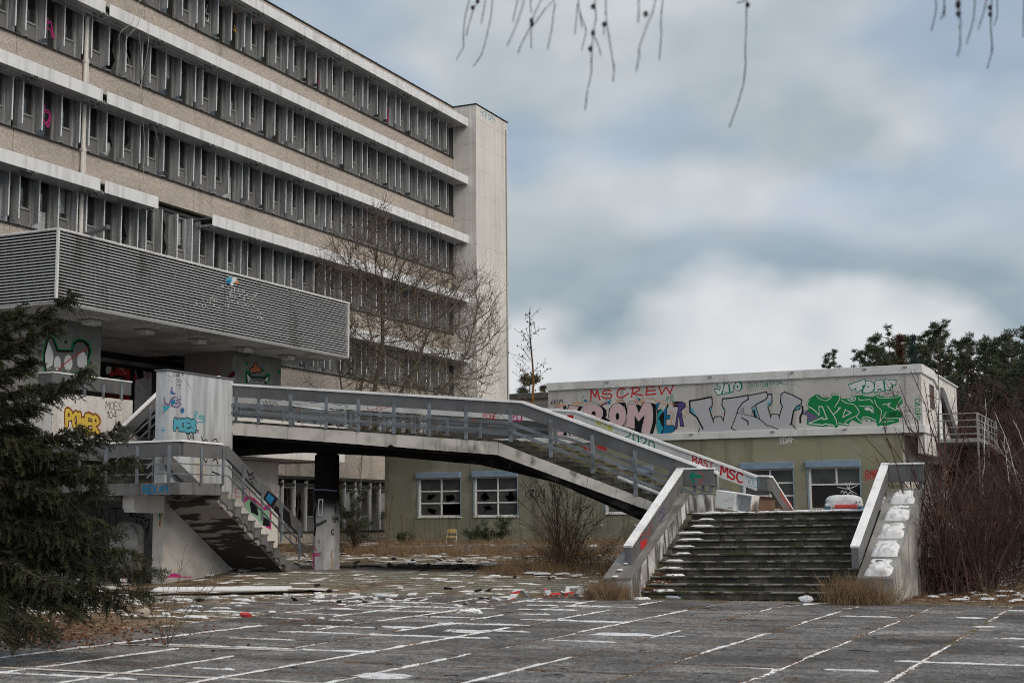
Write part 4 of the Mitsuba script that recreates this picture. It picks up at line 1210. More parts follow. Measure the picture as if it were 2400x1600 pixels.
# low planter kerb in front of the annexe
kb = structure("planter_kerb")
for x in np.arange(-33.5, -12.2, 2.4):
    part("kerb_block", kb, MB().cbox(x + 0.006, x + 2.394, 50.35, 50.55, 0.2, 0.83 + 0.01 * rs.normal(), 0.02), "m_oldconcrete")

# ------------------------------------------------------------------ the annexe
ann = thing("annexe", "two-storey rendered annexe with a green ground floor and a grey upper storey covered in graffiti", "building")
AY = 54.0
gw = [sg.box(-31.2, 0.2, -8.85, 4.95)]
WIN = [(-29.5, -27.42, 1.98, 3.66), (-26.78, -24.73, 1.98, 3.66), (-20.78, -18.7, 2.06, 3.70), (-15.0, -12.97, 2.12, 3.74), (-12.40, -10.41, 2.12, 3.76)]
g = gw[0]
for a, b, c, d in WIN:
    g = g.difference(sg.box(a, c, b, d))
part("ground_floor_wall", ann, MB().ext("y", g, AY, AY + 0.3), "m_greenwall", label="green rendered ground-floor wall")
part("ground_floor_wall", ann, MB().box(-31.2, -30.9, AY + 0.3, 66, 0.2, 4.95), "m_greenwall", label="green rendered ground-floor wall")
part("ground_floor_flank", ann, MB().box(-9.15, -8.85, AY + 0.3, 66, 0.2, 4.95), "m_greywall")
part("interior", ann, MB().box(-31.0, -9.0, 57.5, 57.7, 0.2, 7.0).box(-31, -9, AY + 0.3, 66, 0.9, 1.0), "m_room")
part("lower_roof", ann, MB().box(-31.25, -8.1, AY + 0.1, 66, 4.9, 5.2), "m_oldconcrete")
hole = sg.box(-17.85, 6.3, -17.42, 6.52)
part("upper_wall", ann, MB().ext("y", sg.box(-23.3, 5.24, -8.05, 7.22).difference(hole), AY, AY + 0.3), "m_greywall", label="grey upper wall covered in graffiti")
part("hole_back", ann, MB().box(-18.0, -17.3, AY + 0.32, AY + 0.36, 6.2, 6.6), "m_void")
part("upper_flank", ann, MB().ext("x", [(AY + 0.3, 4.2), (58.6, 4.2), (58.6, 6.3), (57.4, 7.22), (AY + 0.3, 7.22)], -8.3, -8.05), "m_greywall")
part("upper_flank", ann, MB().box(-23.3, -23.0, AY + 0.3, 66, 5.2, 7.22), "m_greywall")
part("upper_roof", ann, MB().box(-23.3, -8.1, AY + 0.2, 58.4, 7.2, 7.3), "m_oldconcrete")
part("rear_block", ann, MB().box(-22, -8.08, 58.6, 64.2, 4.0, 7.45), "m_greywall")
part("rear_coping", ann, MB().cbox(-22.1, -8.0, 58.55, 64.3, 7.45, 7.53, 0.02), "m_trim")


def trim_run(name, z0, z1, x0, x1, y, dep, n):
    e = np.linspace(x0, x1, n + 1)
    for a, b in zip(e[:-1], e[1:]):
        part(name, ann, MB().cbox(a + 0.004, b - 0.004, y - dep, y + 0.1, z0, z1, 0.012), "m_trim")


trim_run("roof_edge", 7.20, 7.53, -23.36, -7.97, AY, 0.08, 6)
trim_run("storey_ledge", 4.96, 5.24, -31.26, -7.97, AY, 0.10, 8)
part("storey_ledge", ann, MB().cbox(-8.15, -7.97, AY + 0.11, 58, 4.96, 5.24, 0.012), "m_trim")
# the roof edge on the flank drops in a bent sheet towards the rear
part("roof_edge", ann, MB().ext("x", [(AY + 0.11, 7.20), (AY + 0.11, 7.53), (57.0, 7.53), (58.0, 7.30), (58.7, 6.80), (58.7, 6.5), (57.9, 7.0), (57.0, 7.20)], -8.12, -7.97), "m_trim")
part("stair_flashing", ann, MB().ext("x", [(58.4, 7.0), (59.0, 6.9), (62.8, 5.2), (62.2, 5.0), (58.3, 6.6)], -8.0, -7.85), "m_band")
for x in (-20.6, -16.2, -12.9, -10.1, -8.6):
    part("roof_clip", ann, MB().box(x - 0.07, x + 0.07, AY - 0.14, AY - 0.08, 7.42, 7.47), "m_frame")
    part("ledge_clip", ann, MB().box(x - 0.9, x - 0.76, AY - 0.16, AY - 0.10, 5.15, 5.2), "m_frame")
part("lightning_rod", ann, MB().tube([(-20.62, AY - 0.03, 7.2), (-20.62, AY - 0.03, 6.7)], 0.012, 4).tube([(-8.62, AY - 0.03, 7.2), (-8.62, AY - 0.03, 5.24)], 0.012, 4), "m_frame")
for x in (-23.1, -20.95, -19.5):
    part("drain_spout", ann, MB().tube([(x, AY + 0.05, 1.62), (x, AY - 0.22, 1.55)], 0.045, 8), "m_frame")


def annexe_window(i, a, b, c, d):
    w = thing_part = new_key("window", ann)
    f = MB()
    y0, y1 = AY + 0.06, AY + 0.13
    t = 0.07
    f.box(a, a + t, y0, y1, c, d).box(b - t, b, y0, y1, c, d).box(a + t, b - t, y0 + 0.002, y1, c, c + t).box(a + t, b - t, y0 + 0.002, y1, d - t, d)
    m = (a + b) / 2 + 0.05
    rows = [c + t, c + t + (d - c - 2 * t) / 3, c + t + 2 * (d - c - 2 * t) / 3, d - t]
    if i == 4:
        rows = [c + t, c + t + (d - c - 2 * t) * 0.60, d - t]
        f.box(m - 0.035, m + 0.035, y0 + 0.004, y1, rows[1], d - t)
    else:
        f.box(m - 0.035, m + 0.035, y0 + 0.004, y1, c + t, d - t)
    for z in rows[1:-1]:
        f.box(a + t, b - t, y0 + 0.006, y1 - 0.002, z - 0.03, z + 0.03)
    put(w, ply(f, "m_pvc"))
    labels[w] = {"label": ("leftmost window, panes holed", "second window from the left, panes holed", "window half hidden by the footbridge steps", "window behind the end of the far parapet", "window above the white plastic house, with a dark lower pane")[i]}
    rw = np.random.default_rng(60 + i)
    cols = [(a + t, m), (m, b - t)]
    ii = 0
    for r in range(len(rows) - 1):
        for q, (u, v) in enumerate(cols if not (i == 4 and r == 0) else [(a + t, b - t)]):
            z0, z1 = rows[r], rows[r + 1]
            hole_kind = {0: {0: 1, 1: 3, 2: 1, 3: 1}, 1: {0: 1, 2: 1, 3: 2}}.get(i, {}).get(ii, 0)
            ii += 1
            if hole_kind == 3:
                continue
            if hole_kind:
                cx, cz, n = u + (v - u) * rw.uniform(0.35, 0.65), z0 + (z1 - z0) * rw.uniform(0.4, 0.6), 13
                ang = np.sort(rw.uniform(0, 2 * np.pi, n))
                rad = rw.uniform(0.07, 0.24, n) * (1.2 if hole_kind == 2 else 1)
                pol = sg.Polygon(np.c_[cx + rad * np.cos(ang) * 1.3, cz + rad * np.sin(ang)]).buffer(0)
                part("pane", w, MB().ext("y", sg.box(u, z0, v, z1).difference(pol), y0 + 0.035, y0 + 0.039), "m_dirtyglass", label="pane with a jagged hole")
            elif i == 4 and r == 0:
                part("pane", w, MB().box(u, v, y0 + 0.034, y0 + 0.04, z0, z1), "m_void", label="dark boarded pane with white spray")
            else:
                part("pane", w, MB().box(u, v, y0 + 0.035, y0 + 0.039, z0, z1), "m_dirtyglass")
    part("window_sill", w, MB().cbox(a - 0.05, b + 0.02, AY - 0.05, AY + 0.06, c - 0.05, c - 0.002, 0.008), "m_pvc")
    part("shutter_box", w, MB().cbox(a - 0.10, b + 0.0, AY - 0.13, AY + 0.02, d - 0.02, d + 0.24, 0.012), "m_shutter")
    part("shutter_rail", w, MB().box(a - 0.06, a - 0.01, AY - 0.03, AY + 0.03, c, d - 0.02).box(b - 0.035, b - 0.005, AY - 0.03, AY + 0.03, c, d - 0.02), "m_shutter")
    part("reveal", w, MB().box(a - 0.01, a, AY + 0.031, AY + 0.06, c, d), "m_pvc")


for i, q in enumerate(WIN):
    annexe_window(i, *q)
# flank: grille, door standing open
gr = part("grille", ann, MB().box(-8.05, -8.02, 56.0, 57.0, 6.0, 6.95), "m_darkpanel")
for i in range(12):
    part("louvre", gr, MB().bar((-8.015, 56.03, 6.05 + i * 0.077), (-8.015, 56.97, 6.05 + i * 0.077), 0.03, 0.04), "m_deadpine")
part("door_opening", ann, MB().box(-8.07, -8.045, 58.75, 59.9, 4.86, 6.75), "m_void")
dr_ = part("door", ann, MB().cbox(-8.04, -7.98, 57.6, 58.7, 4.88, 6.85, 0.01), "m_plastic_white", label="white steel door standing open")
part("handle", dr_, MB().tube([(-7.93, 58.55, 5.85), (-7.93, 58.42, 5.85)], 0.015, 6).box(-7.98, -7.93, 58.54, 58.56, 5.84, 5.86), "m_darkseal")
# steel landing in front of that door
lnd = thing("steel_landing", "railed steel landing with open bars outside the white door of the annexe", "landing")
part("platform", lnd, MB().cbox(-8.0, -6.4, 57.0, 64.0, 4.70, 4.85, 0.01), "m_frame")
for x, y in ((-6.45, 57.05), (-6.45, 60.5), (-6.45, 63.95), (-7.9, 57.05)):
    part("post", lnd, MB().box(x - 0.03, x + 0.03, y - 0.03, y + 0.03, 0.6 if x > -7 else 4.85, 5.83), "m_frame")
for z in (5.03, 5.3, 5.56, 5.83):
    part("bar", lnd, MB().bar((-8.0, 57.05, z), (-6.45, 57.05, z), 0.04, 0.04).bar((-6.45, 57.05, z), (-6.45, 63.95, z), 0.04, 0.04), "m_frame")
for y in np.arange(57.6, 64, 1.1):
    part("post", lnd, MB().box(-6.47, -6.43, y - 0.02, y + 0.02, 4.85, 5.8), "m_frame")
stairs_b = MB()
for i in range(14):
    stairs_b.box(-6.4 + 0.27 * i, -6.1 + 0.27 * i, 62.6, 63.9, 4.6 - 0.19 * i, 4.64 - 0.19 * i)
part("stair", lnd, stairs_b, "m_frame")

# a low building far behind, between tower and annexe
far = thing("flat_roofed_block", "low pale flat-roofed building far behind, between the tower and the annexe", "building")
part("wall", far, MB().box(-48, -28, 85, 100, 0, 9.75), "m_aggregate")
part("roof_edge", far, MB().cbox(-48.2, -27.8, 84.8, 100.2, 9.75, 10.15, 0.03), "m_band")
part("wall_panel", far, MB().box(-38.9, -38.1, 84.96, 84.99, 8.2, 9.5), "m_whitepanel")

# ------------------------------------------------------------------ trees, shrubs, grass
LARCH = [(0,[[-3.134,6.283,4.578],[-3.181,6.324,4.508],[-3.139,6.218,4.357],[-3.189,6.325,4.346],[-3.201,6.244,4.237]],[]),
         (0,[[-2.988,6.082,4.478],[-3.027,6.109,4.446],[-3.042,6.084,4.353],[-3.102,6.181,4.346]],[[-2.988,6.082,4.478],[-3.012,6.075,4.446]]),
         (0,[[-2.706,5.592,4.269],[-2.744,5.621,4.168]],[]),
         (0,[[-3.056,6.397,4.604],[-3.087,6.445,4.533],[-3.138,6.481,4.418],[-3.083,6.321,4.287],[-3.188,6.431,4.269]],[]),
         (0,[[-2.735,6.013,4.419],[-2.772,6.029,4.312]],[]),
         (0,[[-2.301,5.124,4.036],[-2.339,5.121,3.93],[-2.378,5.115,3.848]],[]),
         (0,[[-2.856,6.441,4.586],[-2.848,6.422,4.529],[-2.853,6.457,4.514]],[]),
         (0,[[-2.585,5.961,4.376],[-2.627,5.961,4.305],[-2.629,5.911,4.219],[-2.736,6.057,4.211],[-2.705,5.938,4.114]],[[-2.635,5.952,4.278],[-2.634,5.954,4.259]]),
         (0,[[-2.552,6.042,4.398],[-2.59,6.002,4.339],[-2.653,6.051,4.307],[-2.688,6.083,4.303]],[]),
         (1,[[-2.55,6.045,4.386],[-2.575,6.05,4.235],[-2.587,6.03,4.147]],[]),
         (1,[[-2.662,6.009,4.275],[-2.658,5.997,4.154]],[]),
         (0,[[-2.633,6.552,4.586],[-2.624,6.555,4.502],[-2.639,6.623,4.439]],[]),
         (1,[[-2.627,6.564,4.519],[-2.617,6.626,4.44],[-2.64,6.596,4.308]],[]),
         (1,[[-2.637,6.553,4.566],[-2.653,6.547,4.378]],[]),
         (0,[[-2.186,5.64,4.199],[-2.202,5.695,4.13],[-2.197,5.641,4.046],[-2.213,5.661,3.959],[-2.284,5.835,3.931],[-2.314,5.854,3.848],[-2.232,5.62,3.69]],[[-2.195,5.64,4.17],[-2.202,5.653,4.053],[-2.217,5.656,3.983]]),
         (1,[[-2.2,5.655,4.045],[-2.189,5.702,3.989],[-2.149,5.608,3.927]],[]),
         (0,[[-2.151,5.687,4.209],[-2.169,5.734,4.149],[-2.13,5.664,4.019],[-2.097,5.613,3.909],[-2.174,5.842,3.935],[-2.166,5.798,3.849]],[[-2.164,5.696,4.101]]),
         (1,[[-2.163,5.697,4.1],[-2.172,5.701,4.043]],[]),
         (0,[[-1.832,5.223,3.997],[-1.835,5.231,3.951],[-1.853,5.269,3.918]],[]),
         (0,[[-1.778,5.28,4.007],[-1.793,5.268,3.939],[-1.816,5.276,3.908],[-1.837,5.228,3.793],[-1.87,5.326,3.798],[-1.882,5.31,3.719]],[[-1.819,5.269,3.951]]),
         (0,[[-2.041,6.167,4.355],[-2.048,6.149,4.244],[-2.03,6.103,4.17],[-2.063,6.16,4.056]],[]),
         (0,[[-1.613,6.106,4.263],[-1.623,6.125,4.23],[-1.623,6.115,4.144],[-1.636,6.128,4.028],[-1.646,6.172,3.988],[-1.707,6.348,3.944],[-1.698,6.191,3.795],[-1.647,5.866,3.603]],[[-1.613,6.109,4.241]]),
         (0,[[-1.466,5.536,4.04],[-1.481,5.511,4.028],[-1.518,5.568,4.049]],[]),
         (0,[[-0.83,6.525,4.276],[-0.833,6.555,4.245],[-0.833,6.469,4.166],[-0.852,6.467,4.102]],[]),
         (0,[[-0.746,6.147,4.132],[-0.753,6.192,4.109],[-0.777,6.213,4.053]],[]),
         (1,[[-0.746,6.15,4.107],[-0.752,6.169,4.058]],[]),
         (0,[[-0.628,5.66,3.945],[-0.633,5.666,3.889],[-0.639,5.752,3.886],[-0.63,5.634,3.803],[-0.639,5.702,3.77],[-0.673,5.857,3.771]],[[-0.634,5.659,3.932],[-0.635,5.66,3.923],[-0.636,5.664,3.891]]),
         (0,[[-0.634,6.293,4.163],[-0.64,6.308,4.117],[-0.646,6.306,4.073],[-0.67,6.339,4.022],[-0.68,6.293,3.965]],[]),
         (0,[[-0.547,5.898,4.013],[-0.563,5.946,3.991],[-0.583,5.965,3.943],[-0.584,5.851,3.873]],[]),
         (0,[[-0.615,6.86,4.355],[-0.614,6.822,4.28],[-0.631,6.93,4.257],[-0.614,6.758,4.095],[-0.647,7.069,4.153],[-0.641,6.756,3.987]],[[-0.624,6.861,4.318],[-0.625,6.865,4.286]]),
         (0,[[-0.642,7.476,4.57],[-0.647,7.489,4.482],[-0.672,7.551,4.46]],[]),
         (0,[[-0.518,7.573,4.635],[-0.521,7.614,4.597],[-0.534,7.578,4.369]],[])]
CONIFERS = [(-32.19,149.4,18.31,0.64,'pine'),(-28.87,139.86,18.1,1.28,'pine'),(-25.9,135.76,17.5,1.15,'pine'),(-21.94,121.13,16.12,0.88,'pine'),(-18.02,106.36,15.57,1.98,'pine'),(-16.4,99.5,14.36,0.72,'dead'),(-14.93,96.91,13.92,0.87,'spruce'),(-16.13,110.53,15.81,1.32,'pine'),(-14.72,106.74,15.8,1.2,'pine'),(-14.72,113.43,15.66,1.47,'grey'),(-14.13,115.92,15.63,1.36,'pine'),(-12.84,112.11,15.4,1.32,'pine'),(-12.35,116.77,15.52,1.57,'pine'),(-10.73,110.92,15.0,1.61,'pine'),(-9.34,107.13,14.96,1.74,'pine'),(-8.47,109.67,15.56,1.9,'pine'),(-7.3,114.56,16.23,2.3,'pine'),(-10.07,83.17,9.17,0.63,'spruce'),(-6.38,76.18,7.77,1.53,'spruce'),(-11.14,100.02,12.21,1.75,'grey'),(-9.15,96.55,11.77,1.96,'pine'),(-18.18,120.68,15.86,1.44,'pine'),(-12.85,101.38,12.67,1.19,'grey'),(-7.34,95.2,11.54,1.92,'pine'),(-44.8,99.9,12.98,1.27,'pine'),(-51.43,118.91,13.88,0.63,'pine'),(-18.18,114.1,15.26,1.36,'pine'),(-22.02,126.55,16.82,1.52,'pine'),(-5.12,106.89,14.7,2.13,'pine'),(-3.17,118.63,16.63,2.68,'pine')]
CONIFERS += [(-17.23,121.03,16.56,1.08,'pine'),(-16.47,123.59,16.62,1.24,'pine'),(-15.81,126.11,16.64,1.26,'pine'),(-14.87,125.42,16.73,1.25,'pine'),(-13.65,123.83,16.26,1.3,'pine'),(-12.7,125.36,16.37,1.32,'pine'),(-11.43,123.72,16.48,1.37,'pine'),(-10.21,123.14,16.7,1.43,'pine'),(-9.24,124.65,17.03,1.58,'pine'),(-20.3,124.04,16.6,1.26,'pine'),(-19.59,126.53,17.06,1.28,'pine'),(-17.36,115.47,16.12,0.89,'pine'),(-20.91,119.32,16.6,1.08,'pine'),(-15.49,115.21,16.25,0.82,'pine')]
BRUSH = [(-7.36,69.05,7.89,1.11),(-6.61,73.72,8.77,1.28),(-5.01,67.93,7.79,1.17),(-7.28,62.7,5.9,0.91),(-5.91,61.12,5.84,1.06),(-4.78,59.46,5.62,1.02),(-8.97,70.66,6.95,0.83),(-4.07,64.05,6.87,1.28)]
YEW = [[[-15.9,14.99,4.14],[-15.05,15.35,4.76],[-14.37,15.67,5.15]],[[-15.91,15.02,3.89],[-15.07,15.22,4.49],[-14.37,15.4,4.72]],[[-15.95,15.09,3.22],[-14.59,15.35,3.52],[-13.77,15.33,3.99]],[[-15.92,15.04,3.71],[-15.38,15.47,4.03],[-15.17,15.76,4.24]],[[-15.93,15.06,3.53],[-15.15,15.5,3.77],[-14.73,15.79,3.87]],[[-15.97,15.13,2.91],[-14.76,15.56,3.02],[-14.17,15.7,3.2]],[[-15.99,15.17,2.54],[-14.34,15.47,2.7],[-13.27,15.45,3.21]],[[-16.0,15.19,2.35],[-14.12,15.49,2.51],[-12.97,15.43,2.76]],[[-16.0,15.18,2.48],[-14.84,15.41,2.65],[-13.82,15.63,2.51]],[[-16.02,15.22,2.05],[-14.56,15.55,2.16],[-13.67,15.61,2.33]],[[-16.03,15.25,1.86],[-14.52,15.45,1.85],[-13.62,15.35,1.94]],[[-16.05,15.27,1.68],[-14.21,15.46,1.61],[-13.19,15.24,1.79]],[[-16.06,15.29,1.49],[-13.98,15.47,1.49],[-12.77,15.25,1.49]],[[-16.06,15.3,1.37],[-13.92,15.42,1.26],[-12.5,15.19,1.22]],[[-16.07,15.31,1.24],[-13.92,15.34,1.03],[-12.41,15.05,0.91]],[[-16.07,15.31,1.24],[-14.25,15.36,0.96],[-12.97,15.14,0.82]],[[-16.06,15.29,1.43],[-14.71,15.35,1.13],[-13.79,15.21,0.8]],[[-16.07,15.32,1.18],[-14.6,15.0,0.8],[-13.59,14.46,0.47]],[[-16.07,15.31,1.31],[-14.9,15.07,0.91],[-14.15,14.64,0.49]],[[-15.99,15.16,2.66],[-15.43,15.51,2.78],[-15.0,15.83,2.72]],[[-16.02,15.21,2.17],[-15.29,15.56,2.1],[-14.73,15.83,2.04]],[[-16.04,15.25,1.8],[-15.3,15.51,1.61],[-14.67,15.71,1.42]],[[-15.96,15.12,3.03],[-15.57,15.54,3.29],[-15.3,15.95,3.24]],[[-16.06,15.29,1.49],[-14.84,15.47,1.43],[-13.83,15.57,1.25]],[[-15.88,14.96,4.39],[-15.6,15.32,4.79],[-15.37,15.67,4.98]],[[-16.0,15.19,2.35],[-14.79,15.36,2.4],[-13.99,15.36,2.21]],[[-16.03,15.23,1.98],[-14.71,15.31,1.79],[-13.71,15.24,1.64]],[[-16.05,15.27,1.61],[-14.7,15.17,1.26],[-13.67,14.9,1.05]],[[-15.98,15.15,2.72],[-14.97,15.21,2.46],[-14.24,15.12,2.33]],[[-15.94,15.07,3.46],[-15.39,15.26,3.52],[-14.9,15.42,3.54]],[[-15.95,15.09,3.28],[-15.08,15.3,3.08],[-14.44,15.4,2.88]],[[-16.07,15.32,1.18],[-14.4,15.2,0.85],[-13.27,14.8,0.67]],[[-15.97,15.12,2.97],[-14.9,15.29,2.89],[-14.14,15.33,2.78]],[[-16.07,15.31,1.24],[-14.83,14.85,0.75],[-13.94,14.19,0.41]]]
SHOOTS = [[-5.77,36.99,5.62],[-6.6,37.94,5.47],[-5.88,35.91,5.14],[-5.65,38.38,5.46],[-6.55,36.16,4.71],[-6.93,36.42,3.95],[-5.17,38.09,6.52],[-6.4,36.63,3.88],[-6.73,36.97,3.35],[-4.16,36.36,5.1],[-4.33,38.47,4.97],[-5.37,37.4,4.6],[-4.69,37.05,4.87],[-5.8,37.98,4.37],[-4.96,36.93,4.28],[-4.01,37.9,3.7],[-6.07,35.93,4.1],[-5.86,36.8,4.36],[-4.49,36.87,4.1],[-3.63,37.46,3.99],[-7.09,37.45,3.1],[-6.53,36.38,2.51],[-5.29,37.34,4.15],[-6.32,38.25,4.86]]
BIRCH = [[-4.7,43.9,5.32],[-4.42,43.57,4.91],[-4.16,43.38,4.2],[-3.63,43.11,3.67],[-3.83,42.63,4.58],[-4.92,43.92,4.63]]
FANTIPS = [[-18.04,38.79,2.66],[-17.37,37.96,3.2],[-17.57,39.19,3.43],[-17.38,39.65,3.64],[-16.97,39.44,3.36],[-16.73,40.37,3.32],[-15.53,38.63,3.06],[-15.72,39.86,2.96],[-15.47,39.84,2.57],[-16.23,38.4,2.81],[-17.45,39.39,2.72],[-18.59,39.49,2.21],[-15.43,40.27,2.12],[-15.93,38.96,3.52],[-17.2,39.69,5.21],[-17.63,38.92,2.97],[-15.88,39.82,2.32],[-16.96,39.75,3.89],[-16.16,38.58,3.32],[-15.86,40.52,3.3]]
from scipy.spatial import cKDTree


def rand_unit(r, n):
    v = r.normal(size=(n, 3))
    return v / np.linalg.norm(v, axis=1, keepdims=True)


def needles(r, centers, n, rad, length, width, up=0.25, flat=1.0):
    """n needle tufts around every centre, filling a ball of radius rad."""
    c = np.repeat(np.asarray(centers, float), n, 0)
    k = len(c)
    d = rand_unit(r, k)
    d[:, 2] = d[:, 2] * flat + up
    d /= np.linalg.norm(d, axis=1, keepdims=True)
    base = c + rand_unit(r, k) * (np.repeat(np.broadcast_to(rad, (len(centers),)), n) * r.random(k) ** 0.45)[:, None] * np.array([1, 1, flat])
    tip = base + d * (length * r.uniform(0.6, 1.3, k))[:, None]
    side = np.cross(d, rand_unit(r, k))
    side /= np.linalg.norm(side, axis=1, keepdims=True) + 1e-9
    return blades(base, tip, width * r.uniform(0.7, 1.3, k), side)


def colonize(r, stems, attractors, step=0.35, infl=2.2, kill=0.6, iters=90, bias=(0, 0, 0.12)):
    """Space colonisation: grows a branching skeleton from the stems towards the attractors. Returns nodes and parents."""
    nodes, par = [], []
    for s in stems:
        s = np.asarray(s, float)
        last = -1
        for p, q in zip(s[:-1], s[1:]):
            m = max(1, int(np.linalg.norm(q - p) / step))
            for i in range(m):
                pos = p + (q - p) * (i / m)
                if last == -1 and nodes and np.linalg.norm(pos - nodes[0]) < 0.5 and len(nodes) > 3:
                    last = int(np.argmin(np.linalg.norm(np.array(nodes) - pos, axis=1)))
                    continue
                nodes.append(pos)
                par.append(last)
                last = len(nodes) - 1
    A = np.asarray(attractors, float)
    for _ in range(iters):
        if len(A) == 0:
            break
        N = np.array(nodes)
        dist, idx = cKDTree(N).query(A)
        near = dist < infl
        if not near.any():
            break
        acc = {}
        for a, i in zip(A[near], idx[near]):
            d = a - N[i]
            acc.setdefault(i, np.zeros(3))
            acc[i] += d / (np.linalg.norm(d) + 1e-9)
        for i, d in acc.items():
            d = d / (np.linalg.norm(d) + 1e-9) + np.array(bias) + r.normal(0, 0.12, 3)
            d /= np.linalg.norm(d)
            nodes.append(N[i] + d * step)
            par.append(int(i))
        d2, _ = cKDTree(np.array(nodes)).query(A)
        A = A[d2 > kill]
    return np.array(nodes), np.array(par)


def pipe_radii(nodes, par, tip=0.008, power=2.3):
    r = np.zeros(len(nodes))
    child = np.zeros(len(nodes), int)
    for i in range(len(nodes) - 1, -1, -1):
        r[i] = max(tip, r[i] ** (1 / power)) if r[i] > 0 else tip
        if par[i] >= 0:
            r[par[i]] += r[i] ** power
            child[par[i]] += 1
    return r, child


# the bare tree between bridge and office block
rt = np.random.default_rng(31)
tb = np.array([-31.0, 51.6, 0.85])
Rv = np.array([math.cos(YAW), math.sin(YAW), 0.0])
Fv = np.array([-math.sin(YAW), math.cos(YAW), 0.0])


def tp(a, b, z):
    """A point a metres to the side of the bare tree's foot, b metres beyond it, z above the ground."""
    return tb + Rv * a + Fv * b + np.array([0, 0, z])


stems = [[tp(0, 0, 0), tp(-0.05, 0, 2.0), tp(0.1, 0.05, 4.4)],
         [tp(0.1, 0.05, 4.4), tp(0.5, 0.3, 6.3), tp(0.9, 0.2, 8.6), tp(0.9, 0.1, 11)],
         [tp(0.1, 0.05, 4.4), tp(-0.7, -0.4, 6.0), tp(-1.0, -0.5, 8.2)],
         [tp(0.1, 0.05, 4.4), tp(1.3, -0.7, 5.6), tp(2.5, -1.1, 7.6), tp(3.0, -1.3, 9.0)],
         [tp(0.1, 0.05, 4.4), tp(-0.2, 0.9, 6.2), tp(0.3, 1.3, 9.0)],
         [tp(0.1, 0.05, 4.2), tp(1.5, 0.8, 5.2), tp(3.4, 0.9, 6.6), tp(4.3, 0.8, 7.4)],
         [tp(0.1, 0.05, 4.3), tp(-1.3, -0.2, 5.2), tp(-2.2, -0.3, 7.0)]]
at = []
while len(at) < 5200:
    q = rt.uniform(-1, 1, 3)
    if np.linalg.norm(q) > 1:
        continue
    a, b, z = 1.75 + 4.35 * q[0], 0.2 + 3.2 * q[1], 9.3 + 5.6 * q[2]
    if z > 13.2 - 0.42 * (a - 1.0) + (1.4 if a < 1.2 else 0) or (a < -0.6 and z < 6.6 - 1.3 * a) or z < 4.3:
        continue
    p = tp(a, b, z)
    if p[0] < -33.9:
        continue
    at.append(p)
nd, pr = colonize(rt, stems, at, 0.27, 4.5, 0.42, 130)
rad, ch = pipe_radii(nd, pr, 0.0105, 2.5)
rad = np.minimum(rad, 0.27)
k = thing("bare_tree", "large bare tree with many spreading stems, standing between footbridge and office block", "tree")
tk, br = [], []
for i in range(len(nd)):
    if pr[i] >= 0:
        (tk if rad[i] > 0.045 else br).append([*nd[pr[i]], *nd[i], min(rad[pr[i]], rad[i] * 1.5), rad[i]])
part("trunk", k, tapers(tk, 7), "m_treebark", True)
tw = []
for i in range(len(nd)):                                            # upward-curving twigs with short spurs
    if rad[i] < 0.026 and rt.random() < 0.9:
        for _ in range(4 if ch[i] == 0 else 2):
            d = nd[i] - nd[pr[i]]
            d = d / np.linalg.norm(d) + rt.normal(0, 0.5, 3)
            p, r0 = nd[i].copy(), 0.0095
            for s in range(3):
                d = d / np.linalg.norm(d) + np.array([0, 0, 0.34])
                d /= np.linalg.norm(d)
                q = p + d * rt.uniform(0.16, 0.3)
                tw.append([*p, *q, r0, r0 * 0.8])
                if rt.random() < 0.6:
                    e = d + rt.normal(0, 0.6, 3) + [0, 0, 0.4]
                    tw.append([*q, *(q + e / np.linalg.norm(e) * rt.uniform(0.07, 0.16)), r0 * 0.8, r0 * 0.7])
                p, r0 = q, r0 * 0.8
part("branch", k, tapers(br, 5), "m_treebark", True, kind="stuff")
part("twig", k, tapers(tw, 3), "m_twig", kind="stuff")

# slender tree with hanging cones beside the tower
rt = np.random.default_rng(12)
k = thing("slender_tree", "slender bare tree with small hanging cones and an orange lichened trunk, right of the tower", "tree")
b0 = np.array([-32.2, 72.0, 0.8])
seg, cn = [], []
zz = np.linspace(0, 12.9, 26)
ax = np.c_[b0[0] + 0.12 * np.sin(zz * 0.9) + 0.012 * zz, b0[1] + 0 * zz, b0[2] + zz]
for i in range(25):
    seg.append([*ax[i], *ax[i + 1], 0.13 * (1 - i / 26) + 0.012, 0.13 * (1 - (i + 1) / 26) + 0.012])
part("trunk", k, tapers(seg, 6), "m_orangebark", True)
seg = []
for i in range(12, 25):
    for _ in range(3):
        ang = rt.uniform(0, 2 * np.pi)
        L = rt.uniform(0.5, 1.0) * (2.2 * (25 - i) / 13 + 0.35)
        d = np.array([math.cos(ang), math.sin(ang), rt.uniform(0.35, 0.8)])
        p, r0 = ax[i].copy(), 0.028 * (1 - i / 30)
        m = max(3, int(L / 0.3))
        for s in range(m):
            d = d / np.linalg.norm(d) + rt.normal(0, 0.16, 3) + [0, 0, 0.05]
            d /= np.linalg.norm(d)
            q = p + d * L / m
            seg.append([*p, *q, r0, max(r0 * 0.8, 0.009)])
            for _ in range(2):
                e = d + rt.normal(0, 0.7, 3)
                t = q + e / np.linalg.norm(e) * rt.uniform(0.12, 0.4)
                seg.append([*q, *t, 0.009, 0.007])
                if rt.random() < 0.55:
                    cn.append(t)
            p, r0 = q, max(r0 * 0.8, 0.009)
part("branch", k, tapers(seg, 4), "m_orangebark", kind="stuff")
cm = MB()
for c in cn:
    cm.hull(c + np.array([(0.03, 0, 0), (-0.03, 0, 0), (0, 0.03, 0), (0, -0.03, 0), (0, 0, 0.05), (0, 0, -0.06)]) * rt.uniform(0.8, 1.5))
part("cone", k, cm, "m_darktwig", kind="stuff")


